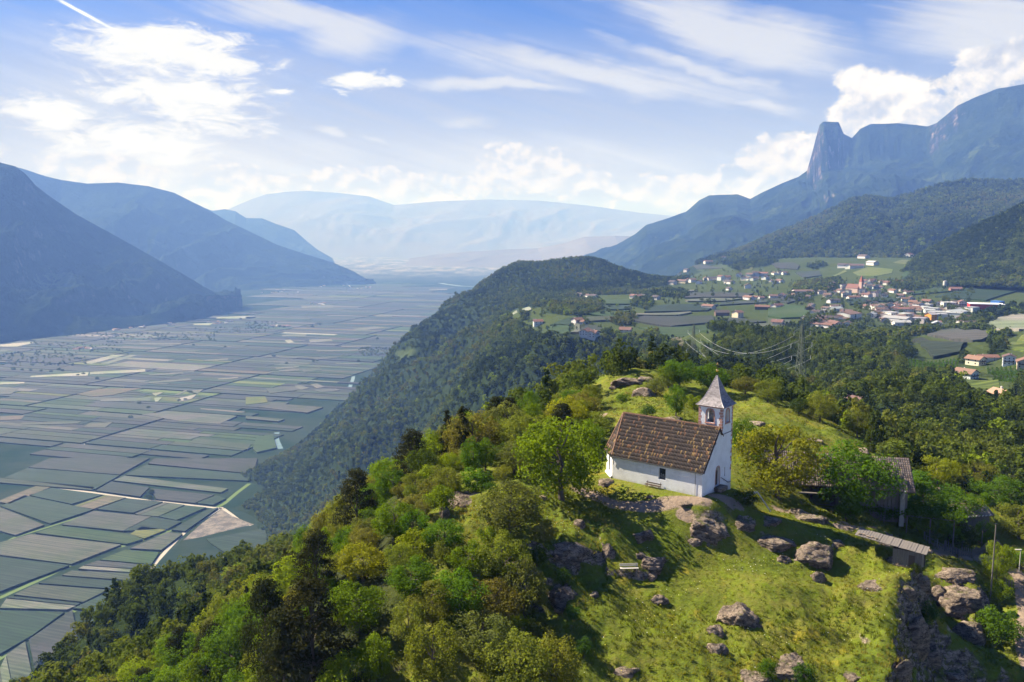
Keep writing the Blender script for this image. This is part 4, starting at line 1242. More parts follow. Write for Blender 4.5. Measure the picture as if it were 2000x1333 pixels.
    vb.bar(R @ Vector((-.24, -.08, EH - .12)), R @ Vector((-.24, HW, EH + RH - .04)), .07, None, 4)
    vb.bar(R @ Vector((-.24, tw0 + .1, EH + RH - .95 * RH / HW - .1)), R @ Vector((-.24, HW, EH + RH - .04)), .07, None, 4)
    vb.build('verge_board', M_DARKW, T)
    g = MB(); g.bar(R @ Vector((-.2, -.26, EH - .12)), R @ Vector((L + .1, -.26, EH - .12)), .075)
    g.bar(R @ Vector((L + .1, -.26, EH - .12)), R @ Vector((L + 2.4, 1.85, EH - .12)), .075)
    g.build('gutter', M_IRON, T)
    g = MB(); g.bar(R @ Vector((.9, -.2, EH - .15)), R @ Vector((.9, -.06, EH - .5)), .02).bar(R @ Vector((.9, -.05, EH - .5)), R @ Vector((.9, -.05, -.6)), .02)
    g.build('lightning_wire', M_IRON, T)
    g = MB(); q0 = Vector((L + .05, -.27, EH - .15)); q1 = Vector((L - .25, -.12, EH - .75))
    g.bar(R @ q0, R @ q1, .05); g.bar(R @ q1, R @ (q1 + Vector((0, 0.02, -.5))), .05); g.build('rain_spout', M_GREYW, T)
    MB().box((0, 0, 0), (.24, .2, .35), R @ Matrix.Translation((L + .12, -.16, EH - .08))).build('gutter_box', M_IRON, T)
    # ---------------- tower
    tx0, tx1 = 0.0, tw                # along x
    ty0, ty1 = tw0, tw0 + tw
    th0 = EH + RH - (tw0 - HW) / HW * RH      # where it leaves the gable roof
    TZ = 10.35
    faces = []
    cx, cy = (tx0 + tx1) / 2, (ty0 + ty1) / 2
    def faceM(ax, off):
        if ax == 'x-': return Matrix(((0, 0, 1, tx0 + off), (1, 0, 0, ty0), (0, 1, 0, 0), (0, 0, 0, 1)))       # a along y, depth +x
        if ax == 'x+': return Matrix(((0, 0, -1, tx1 - off), (1, 0, 0, ty0), (0, 1, 0, 0), (0, 0, 0, 1)))
        if ax == 'y-': return Matrix(((1, 0, 0, tx0), (0, 0, 1, ty0 + off), (0, 1, 0, 0), (0, 0, 0, 1)))
        return Matrix(((1, 0, 0, tx0), (0, 0, -1, ty1 - off), (0, 1, 0, 0), (0, 0, 0, 1)))
    bel = arch(tw / 2, TZ - 2.1, 1.05, 1.72)
    for ax in ('x-', 'y-', 'x+', 'y+'):
        full = ax in ('x-', 'x+')
        a0, a1 = (0, tw) if full else (.42, tw - .42)
        z0 = (th0 if ax == 'x-' else -1.5 if ax in ('y+', 'x+') else EH)
        M = R @ faceM(ax, 0)
        wallpanel(0, [(a0, z0), (a1, z0), (a1, TZ), (a0, TZ)], [bel], .42, 'tower_wall', M_PLASTER, T, M)
        fr = ringframe(bel, .14, .06, 'window_frame', M_PINK, T, R @ faceM(ax, -.055))
        sill = MB().box((0, 0, 0), (1.4, .12, .22), R @ faceM(ax, 0) @ Matrix.Translation((tw / 2, TZ - 2.2, -.03)))
        sill.build('window_sill', M_PINK, fr)
    # belfry floor, bell and yoke
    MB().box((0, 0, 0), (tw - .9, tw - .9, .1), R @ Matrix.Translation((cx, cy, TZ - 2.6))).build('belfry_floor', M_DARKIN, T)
    bellp = [(0, .0), (.30, 0), (.27, .10), (.20, .28), (.16, .46), (.09, .54), (0, .56)]
    mb = MB(); n = 14
    vv = []; ff = []
    for (r, z) in bellp:
        for i in range(n): vv.append(R @ Vector((cx + r * math.cos(2 * math.pi * i / n), cy + r * math.sin(2 * math.pi * i / n), TZ - 1.85 + z)))
    for j in range(len(bellp) - 1):
        for i in range(n): ff.append((j * n + i, j * n + (i + 1) % n, (j + 1) * n + (i + 1) % n, (j + 1) * n + i))
    mb.poly(vv, ff); mb.build('bell', M_BRONZE, T)
    MB().box((0, 0, 0), (.14, tw - .85, .16), R @ Matrix.Translation((cx, cy, TZ - 1.2))).box((0, 0, 0), (tw - .85, .1, .1), R @ Matrix.Translation((cx, cy, TZ - 1.02))).build('bell_yoke', M_WHITEW, T)
    # cornice
    co = MB()
    for s_, a in ((0, 'x-'), (1, 'y-'), (0, 'x+'), (1, 'y+')):
        co.box((0, 0, 0), (tw + .16 if not s_ else tw - .002, .22, .16), R @ faceM(a, 0) @ Matrix.Translation((tw / 2, TZ - .02, 0)))
    co.build('cornice', M_PINK, T)
    # quoins at the corners: separate stones
    qmesh = {}
    for long_ in (0, 1):
        a, b = (.42, .30) if long_ else (.30, .42)
        qmesh[long_] = (a, b)
    for (qx, qy, sx, sy, zlo) in ((tx0, ty0, 1, 1, th0 + .15), (tx0, ty1, 1, -1, 1.2), (tx1, ty0, -1, 1, EH + RH - .5), (tx1, ty1, -1, -1, 7)):
        z = TZ - .38; i = 0
        while z > zlo:
            a, b = qmesh[i % 2]
            m = MB().box((0, 0, 0), (a, b, .32), R @ Matrix.Translation((qx + sx * (a / 2 - .012), qy + sy * (b / 2 - .012), z)))
            if not (z < 6.2 and i % 3 == 2): m.build('quoin', M_PINK, T)
            z -= .37; i += 1
    # string line below the belfry on the open side
    MB().box((0, 0, 0), (.05, tw - .1, .10), R @ Matrix.Translation((-.028, cy + .05, th0 - .02))).build('string_course', M_GREYW, T)
    # spire: bell-cast pyramid clad in slate courses
    prof = [(0, tw / 2 + .30), (.22, tw / 2 + .06), (.55, tw / 2 - .22), (1.1, tw / 2 - .56), (2.0, .70), (3.0, .34), (3.75, .04)]
    zt = TZ + .06; V = []; Fs = []; Cs = []
    sp_ = empty_part('spire', T)
    steps = 26
    zz = [3.75 * (i / steps) for i in range(steps + 1)]
    rr = [np.interp(z, [p[0] for p in prof], [p[1] for p in prof]) for z in zz]
    for f in range(4):
        an = f * math.pi / 2
        ux, uy = math.cos(an), math.sin(an); tx_, ty_ = -uy, ux
        for i in range(steps):
            r0, r1 = rr[i] + .035, rr[i + 1] + .01
            n = max(1, int(r0 * 2 / .24))
            for k in range(n):
                q0, q1 = -1 + 2 * k / n, -1 + 2 * (k + 1) / n
                o = len(V)
                for (r, q, z) in ((r0, q0, zz[i]), (r0, q1, zz[i]), (r1, q1, zz[i + 1]), (r1, q0, zz[i + 1])):
                    V.append(R @ Vector((cx + ux * r + tx_ * r * q, cy + uy * r + ty_ * r * q, zt + z)))
                Fs.append((o, o + 1, o + 2, o + 3)); kk = rng.uniform(.65, 1.35); Cs += [(.20 * kk, .175 * kk, .185 * kk)] * 4
            o = len(V)   # course underside
            for (r, q) in ((r0 - .06, -1), (r0 - .06, 1), (r0, 1), (r0, -1)): V.append(R @ Vector((cx + ux * r + tx_ * r * q, cy + uy * r + ty_ * r * q, zt + zz[i])))
            Fs.append((o, o + 1, o + 2, o + 3)); Cs += [(.08, .07, .07)] * 4
    me = mesh_np('slates', np.array([tuple(v) for v in V]), np.array(Fs)); cattr(me, 'tint', np.array(Cs))
    tag(meshobj('slates', me, sp_, M_SLATE), kind='stuff')
    hp = MB()
    for sx, sy in ((1, 1), (1, -1), (-1, 1), (-1, -1)):
        for i in range(0, steps, 2):
            j = min(i + 2, steps)
            hp.bar(R @ Vector((cx + sx * (rr[i] + .02), cy + sy * (rr[i] + .02), zt + zz[i] + .01)), R @ Vector((cx + sx * (rr[j] + .02), cy + sy * (rr[j] + .02), zt + zz[j] + .01)), .035, None, 4)
    hp.build('hip_ridge', M_LEAD, sp_)
    MB().box((0, 0, 0), (tw + .5, tw + .5, .05), R @ Matrix.Translation((cx, cy, zt - .03))).build('eaves_board', M_DARKW, sp_)
    fin = MB().bar(R @ Vector((cx, cy, zt + 3.6)), R @ Vector((cx, cy, zt + 5.35)), .035, .02)
    f = fin.build('finial_rod', M_IRON, T)
    bm = bmesh.new(); bmesh.ops.create_icosphere(bm, subdivisions=2, radius=.19, matrix=Matrix.Translation(R @ Vector((cx, cy, zt + 4.4)))); me = bpy.data.meshes.new('ball'); bm.to_mesh(me); bm.free()
    meshobj('gilded_ball', me, f, M_GOLD)
    bm = bmesh.new()
    st = R @ Vector((cx, cy, zt + 5.25))
    m = MB()
    for i in range(5):
        a = math.pi / 2 + i * 2 * math.pi / 5
        side = Vector((math.cos(YAW + .9), math.sin(YAW + .9), 0)); side = Vector((1, 0, 0))
        tip = st + side * math.cos(a) * .22 + Vector((0, 0, math.sin(a) * .22))
        m.bar(st, tip, .07, .012, 4)
    m.build('gilded_star', M_GOLD, f); bm.free()
    return T


def empty_part(name, parent):
    o = bpy.data.objects.new(name, None); LINK(o); o.parent = parent; o.empty_display_size = .2
    return o


def rockcol(t):
    p = t.pos()
    n = t.noise(t.v('MULTIPLY', p, (1, 1, 2.2)), .9, 9, .72, .4); n2 = t.noise(p, 3.2, 6, .7)
    c = t.mix(t.ss(n, .35, .66), (.10, .078, .062), (.44, .34, .26))
    c = t.mix(t.ss(n2, .55, .72, 0, .7), c, (.24, .235, .17))
    nz = t.sep(t.new('ShaderNodeNewGeometry').outputs['Normal'])[2]
    moss = t.ss(t.m('ADD', nz, t.m('MULTIPLY', t.m('SUBTRACT', t.noise(p, .9, 6, .7), .5), 2.6)), .95, 1.35, 0, .85)
    c = t.mix(moss, c, (.10, .12, .015))
    crack = t.new('ShaderNodeTexVoronoi', feature='DISTANCE_TO_EDGE'); t.put(crack.inputs['Vector'], t.v('ADD', t.v('MULTIPLY', p, (.8, .8, 2.0)), t.v('SCALE', t.noise(p, 1.2, 4, .6, 0, 1), .9)))
    crack.inputs['Scale'].default_value = 1.1
    return t.mul(c, t.mix(t.ss(crack.outputs['Distance'], .0, .05), (.35, .33, .3), (1, 1, 1)))


M_STONE = mat('schist_rock', rough=.95, spec=.15, fn=rockcol, bump=lambda t: (t.m('ADD', t.noise(t.v('MULTIPLY', t.pos(), (1, 1, 2.5)), 1.6, 9, .75, .5), t.m('MULTIPLY', t.noise(t.pos(), 9, 4, .7), .3)), .6, 1.0))
M_LEAD = mat('lead_flashing', (.30, .28, .29), .5, .2)
chapel = build_chapel()


# ------------------------------------------------------------------ rocks
def rock_mesh(seed, sx, sy, sz, sub=5):
    bm = bmesh.new(); bmesh.ops.create_icosphere(bm, subdivisions=sub, radius=1)
    n = len(bm.verts); V = np.array([v.co[:] for v in bm.verts])
    r = np.random.default_rng(seed)
    # cut with random planes for angular faces
    for k in range(26):
        d = r.normal(size=3); d[2] *= .7; d /= np.linalg.norm(d); h = r.uniform(.52, .9)
        q = V @ d; m = q > h; V[m] -= (q[m] - h)[:, None] * d[None]
    s = seed * 3.7
    nr = np.linalg.norm(V, axis=1, keepdims=True) + 1e-9; dirn = V / nr
    a = fbm(dirn[:, 0] * 1.7 + dirn[:, 2] * 1.3 + s, dirn[:, 1] * 1.7 - dirn[:, 2] * 1.1 + s, 5, .62, True) - .6
    V = V + dirn * (a * .26)[:, None]
    # bedding: tilted layers stand out as ledges
    tl = r.uniform(-.35, .35, 2); hgt = V[:, 2] + V[:, 0] * tl[0] + V[:, 1] * tl[1] + fbm(V[:, 0] * 1.5 + s, V[:, 1] * 1.5, 3) * .25
    q = hgt * 5.5; ledge = (q - np.floor(q)); V[:, :2] *= (1 + .13 * (ledge - .5) * np.clip(1.2 - abs(V[:, 2]), 0, 1))[:, None]
    jag = fbm(V[:, 0] * 5 + s, V[:, 1] * 5 + V[:, 2] * 3, 3, .6, True) - .6
    V = V + dirn * (jag * .13)[:, None]
    V[:, 2] = np.where(V[:, 2] > .35, .35 + (V[:, 2] - .35) * .55, V[:, 2])
    V *= np.array([sx, sy, sz])
    fc = np.array([[v.index for v in f.verts] for f in bm.faces]); bm.free()
    return mesh_np('rock', V, fc, False)


ROCKS = [  # px centre, py base, width px, height px, depth factor, label
 (1385,1042,100,78,.9,'large tawny rock outcrop directly below the chapel gable'),(1252,1050,56,34,.8,'pale round boulder on the lawn below the nave wall'),(1357,1064,30,26,.8,'small pale rock beneath the big outcrop under the chapel'),(1392,1050,28,18,.9,'flat pale stone at the foot of the outcrop under the chapel'),
 (1448,1028,70,34,.8,'dark creased rock running right from the chapel platform'),(1500,1022,60,20,.8,'low grey rock band on the shaded slope right of the chapel'),
 (1600,1096,78,76,.8,'tall dark rock face jutting from the sunny terrace'),(1508,1070,84,42,.9,'broad brown sloping rock left of the dark terrace rock'),(1530,1098,34,36,.8,'small rock standing in grass under the sloping brown rock'),(1600,1135,34,50,.8,'narrow rock below the tall dark rock face'),
 (1455,1215,88,80,.8,'big grey boulder with a grassy cap in the middle of the slope'),(1403,1238,34,34,.8,'upper one of two dark rocks left below the big boulder'),(1404,1275,46,48,.8,'lower one of two dark rocks left below the big boulder'),
 (1288,1176,38,40,.8,'rock ledge with yellow moss right below the bench'),(1163,1166,20,20,.9,'small lone grey stone in the grass left of the bench slope'),(1255,1090,26,30,.8,'pale pointed rock above the slope bench'),(1275,1100,60,28,.9,'low rock shelf just above the slope bench'),
 (1273,1130,20,24,.8,'small pink stone just right of the bench'),(1105,1085,70,52,.8,'mossy cliff face on the left edge of the lawn'),(1132,1030,22,36,.8,'upright yellow streaked stone in the upper left lawn'),(1190,1085,30,56,.8,'mossy rock step left above the slope bench'),
 (905,985,84,52,.9,'big bare rock slab in the trees left of the chapel'),(868,1010,26,50,.8,'dark fissured face of the bare slab'),(1590,1020,70,36,.8,'dark rounded rocks beside the farm yard'),(1562,1008,44,26,.8,'brown rock left of the rounded rocks by the farm yard'),
 (1720,1060,80,24,.9,'layered rock ledge leading to the wooden hut'),(1768,1104,56,34,.8,'tawny rock corner under the wooden hut'),(1712,1150,56,20,.8,'low tan rock bar lying in the sunny meadow'),(1775,1160,50,34,.8,'hollow dark rock below the tan bar'),
 (1880,1190,104,88,.8,'massive grey crag standing below the path'),(1868,1130,76,40,.8,'dark knobbly top rock of the crag beside the path'),(1900,1250,60,70,.8,'dark dotted lower rock of the crag'),(1838,1165,50,60,.7,'shaded rock rib left of the crag'),
 (1785,1250,60,120,.7,'black shaded cliff at the right edge of the meadow'),(1757,1330,50,100,.7,'lower part of the shaded cliff at the meadow edge'),(1865,1325,56,46,.8,'brown lichen covered rock at the foot of the slope'),(1820,1290,40,70,.7,'dark rock at the base of the shaded cliff'),
 (1545,1320,110,66,.8,'jagged dark rocks with shrubs at the bottom of the slope'),(1480,1335,60,60,.8,'rough rock left of the jagged bottom rocks'),(1225,1315,50,30,.8,'dark low rock in the grass at the bottom centre'),(1665,1330,40,30,.8,'small rock at the bottom right of the meadow'),
 (1225,748,70,22,.9,'pale flat rock on top of the knoll'),(1258,745,40,20,.9,'rounded pale rock beside the flat summit rock'),(1262,775,44,42,.8,'dark rock face on the flank of the knoll'),(1205,757,32,14,.9,'small pale rock at the left end of the knoll'),(1315,822,46,14,.8,'low rock in the grass behind the chapel roof'),
 (1475,830,50,10,.9,'flat pale rock in the far meadow'),(1590,862,40,16,.8,'curved dark rock ledge on the far meadow'),(1685,884,28,16,.8,'pale rock at the end of the far meadow'),(1835,962,36,26,.8,'pale boulder among bushes right of the barn'),(1850,985,60,26,.9,'sloping bare rock below the pale boulder'),
 (1185,948,44,26,.8,'dark rock at the foot of the chapel apse'),(1060,975,20,22,.8,'dark stone under the bright green maple'),(1140,795,30,20,.8,'pale stone left of the knoll'),(1930,1060,50,20,.8,'low rock beside the upper path'),(1100,1165,60,56,.7,'shady mossy rock wall left of the lower grass slope'),
 (1345,985,34,10,.8,'flat stone at the path in front of the chapel'),(1270,972,20,9,.8,'pale stone on the path under the wall bench'),(1640,1065,40,16,.8,'rock edge above the sunny terrace'),(1800,1135,36,50,.7,'dark cleft rock under the hut corner'),
]
for i, (px, py, w, h, df, lab) in enumerate(ROCKS):
    p = hit(px, py)
    D = p.y / (cp - .25 * sp) if True else 0
    k = math.hypot(p.y, CZ - p.z) / F
    sx = w * k / 2 * 1.28; sz = h * k * .78
    me = rock_mesh(i + 3, sx, sx * df, sz, 5 if w > 50 else 4)
    o = meshobj('rock', me, material=M_STONE)
    o.location = (p.x, p.y + sx * df * .35, p.z - sz * .22)
    o.rotation_euler = (rng.uniform(-.15, .15), rng.uniform(-.15, .15), rng.uniform(-.5, .5))
    tag(o, lab, 'rock')

# ------------------------------------------------------------------ vegetation
def leaf_quads(cen, nrm, size, r):
    n = len(cen)
    t = r.normal(size=(n, 3)); t -= (t * nrm).sum(1, keepdims=True) * nrm; t /= np.linalg.norm(t, axis=1, keepdims=True) + 1e-9
    b = np.cross(nrm, t)
    s = (size * r.uniform(.6, 1.3, n))[:, None]
    a1 = t * s; b1 = b * s * r.uniform(.5, .9, (n, 1))
    fold = nrm * s * r.uniform(-.25, .35, (n, 1))
    V = np.stack([cen - a1, cen - b1 + fold, cen + a1, cen + b1 - fold * .5], 1).reshape(-1, 3)
    Fc = np.arange(n * 4).reshape(-1, 4)
    return V, Fc


def unit(v): return v / (np.linalg.norm(v, axis=1, keepdims=True) + 1e-9)


def crown_mesh(name, seed, nl, per, leaf, shape='broad', lobe=.15, rad=.42, z0=.18):
    """crown of leaf clumps round a set of boughs; unit tree height"""
    r = np.random.default_rng(seed); C = []; Rl = []
    k = 0
    while len(C) < nl and k < nl * 60:
        k += 1
        if shape == 'broad':
            d = unit(r.normal(size=(1, 3)))[0]; q = r.uniform(.25, 1) ** .45
            p = np.array([d[0] * rad * q, d[1] * rad * q, (z0 + 1) / 2 + d[2] * (1 - z0) / 2 * q * .82])
            if p[2] < z0 + .05: continue
            p[:2] *= 1.06 - .5 * max(0, (p[2] - .72) / .28) ** 2
            L = lobe * r.uniform(.6, 1.25)
        elif shape == 'cone':
            z = z0 + (1 - z0) * r.uniform(0, 1) ** 1.15; w = rad * (1 - (z - z0) / (1 - z0)) ** .8 + .015
            an = r.uniform(0, 6.28); q = r.uniform(.35, 1)
            p = np.array([math.cos(an) * w * q, math.sin(an) * w * q, z - q * w * .18]); L = lobe * r.uniform(.5, 1.1) * (1.15 - z * .7)
        else:   # pine: flat plates of needles at bough ends
            z = z0 + (1 - z0) * r.uniform(0, 1) ** .9; w = rad * (1 - ((z - z0) / (1 - z0)) ** 1.8) ** .75 + .04
            an = r.uniform(0, 6.28); q = r.uniform(.3, 1) ** .6
            p = np.array([math.cos(an) * w * q, math.sin(an) * w * q, z - .03 * q]); L = lobe * r.uniform(.6, 1.2)
        C.append(p); Rl.append(L)
    C = np.array(C); Rl = np.array(Rl); n = len(C)
    idx = r.integers(0, n, per)
    d = unit(r.normal(size=(per, 3)) + np.array([0, 0, .35]))
    flat = np.array([1, 1, 1.0]) if shape == 'broad' else (np.array([1.15, 1.15, .42]) if shape == 'pine' else np.array([1.1, 1.1, .6]))
    rr = Rl[idx] * r.uniform(.55, 1.08, per) ** .7
    cen = C[idx] + d * rr[:, None] * flat
    out = unit(cen - np.array([0, 0, .5])) * .35
    nrm = unit(d + out + r.normal(size=(per, 3)) * .55)
    V, Fc = leaf_quads(cen, nrm, np.full(per, leaf), r)
    me = mesh_np(name, V, Fc)
    return me, C


def trunk_mesh(name, seed, C, r0=.028, top=.8, nb=12, lean=.03):
    r = random.Random(seed); m = MB()
    pts = [Vector((0, 0, -.06))]; x = y = 0
    for i in range(1, 7):
        x += r.uniform(-lean, lean); y += r.uniform(-lean, lean); pts.append(Vector((x, y, top * i / 6)))
    for i in range(6): m.bar(pts[i], pts[i + 1], r0 * (1 - i / 7.5) * (1.5 if i == 0 else 1), r0 * (1 - (i + 1) / 7.5), 6)
    for j in r.sample(range(len(C)), min(nb, len(C))):
        q = Vector(C[j]); zf = max(.12, q.z - r.uniform(.1, .28)) / top; k = min(5, max(1, int(zf * 6)))
        a = pts[k]; mid = a.lerp(q, .5) + Vector((0, 0, -.02)); m.bar(a, mid, r0 * .42, r0 * .28, 4); m.bar(mid, q, r0 * .28, r0 * .1, 4)
    return m.mesh(name)


def foliage(name, trans=.35, inst=False, a=None, b=None):
    m = bpy.data.materials.new(name); m.use_nodes = True; t = NT(m.node_tree); m.node_tree.nodes.clear()
    oi = t.new('ShaderNodeObjectInfo'); p = t.pos()
    if inst:
        at = t.new('ShaderNodeAttribute', attribute_name='tint'); at.attribute_type = 'INSTANCER'
        f = at.outputs['Fac']
        rmp = t.new('ShaderNodeValToRGB'); t.put(rmp.inputs[0], f)
        cr = rmp.color_ramp; cr.elements[0].color = (*a[0], 1); cr.elements[1].color = (*a[-1], 1)
        for i in range(1, len(a) - 1):
            e = cr.elements.new(i / (len(a) - 1)); e.color = (*a[i], 1)
        base = rmp.outputs[0]
    else: base = oi.outputs['Color']
    n = t.noise(p, 1.6, 3, .6); n2 = t.noise(p, .35 if not inst else .05, 3, .6)
    c = t.mul(base, t.mix(n, (.72, .74, .66), (1.32, 1.28, 1.2)))
    c = t.mul(c, t.mix(n2, (.8, .9, .8), (1.22, 1.12, 1.15)))
    df = t.new('ShaderNodeBsdfDiffuse'); t.put(df.inputs[0], c); tr = t.new('ShaderNodeBsdfTranslucent'); t.put(tr.inputs[0], t.mul(c, (1.25, 1.3, .6)))
    mx = t.new('ShaderNodeMixShader'); mx.inputs[0].default_value = trans
    t.l.new(df.outputs[0], mx.inputs[1]); t.l.new(tr.outputs[0], mx.inputs[2])
    out = t.new('ShaderNodeOutputMaterial'); t.l.new(mx.outputs[0], out.inputs[0])
    return m


M_LEAF = foliage('leaves', .55); M_NEEDLE = foliage('needles', .2)
M_BARK = mat('bark', rough=.95, fn=lambda t: t.mix(t.noise(t.pos(), 4, 5, .7), (.045, .035, .028), (.14, .11, .085)))
KINDS = {}
for i in range(4):
    me, C = crown_mesh('crown', 20 + i, 64, 7500, .016, 'broad', .125, .42, .03)
    KINDS[('broad', i)] = (me, trunk_mesh('trunk', i, C), M_LEAF)
for i in range(3):
    me, C = crown_mesh('crown', 30 + i, 30, 3200, .024, 'broad', .17, .40, .0)
    KINDS[('shrub', i)] = (me, trunk_mesh('trunk', 40 + i, C, .02, .6, 10, .05), M_LEAF)
for i in range(2):
    me, C = crown_mesh('crown', 50 + i, 120, 9000, .013, 'pine', .095, .34, .06)
    KINDS[('pine', i)] = (me, trunk_mesh('trunk', 50 + i, C, .020, .96, 30, .008), M_NEEDLE)
for i in range(2):
    me, C = crown_mesh('crown', 60 + i, 80, 3600, .018, 'cone', .10, .26, .04)
    KINDS[('conifer', i)] = (me, trunk_mesh('trunk', 60 + i, C, .016, .97, 6, .004), M_NEEDLE)
for (k, i), (me, tr, m) in KINDS.items():
    me.materials.append(m); tr.materials.append(M_BARK)
NV = {'broad': 4, 'shrub': 3, 'pine': 2, 'conifer': 2}
COL = {'bright': (.115, .168, .014), 'green': (.091, .159, .017), 'olive': (.152, .171, .032), 'dull': (.140, .152, .049), 'dark': (.055, .079, .017), 'yellow': (.213, .226, .020), 'ochre': (.185, .190, .022),
       'lime': (.183, .238, .020), 'brown': (.152, .144, .039), 'pine': (.037, .041, .016), 'bush': (.055, .104, .020)}
PLACED = []
COUNT = {'n': 0}


def plant(p, w, h, kind, colk, label, group=None, rz=None):
    var = rng.randrange(NV[kind]); me, tr, m = KINDS[(kind, var)]
    nm = {'broad': 'deciduous_tree', 'shrub': 'shrub', 'pine': 'pine_tree', 'conifer': 'conifer'}[kind]
    T = empty(nm, (p[0], p[1], p[2] - .1), rng.uniform(0, 6.28) if rz is None else rz, label, 'shrub' if kind == 'shrub' else 'tree', group)
    T.scale = (w / {'broad': .88, 'shrub': .92, 'pine': .70, 'conifer': .56}[kind],) * 2 + (h,)
    cc = jit(COL[colk], .14)
    meshobj('trunk', tr, T); meshobj('crown', me, T, col=cc)
    PLACED.append((p[0], p[1], w / 2)); COUNT['n'] += 1
    return T


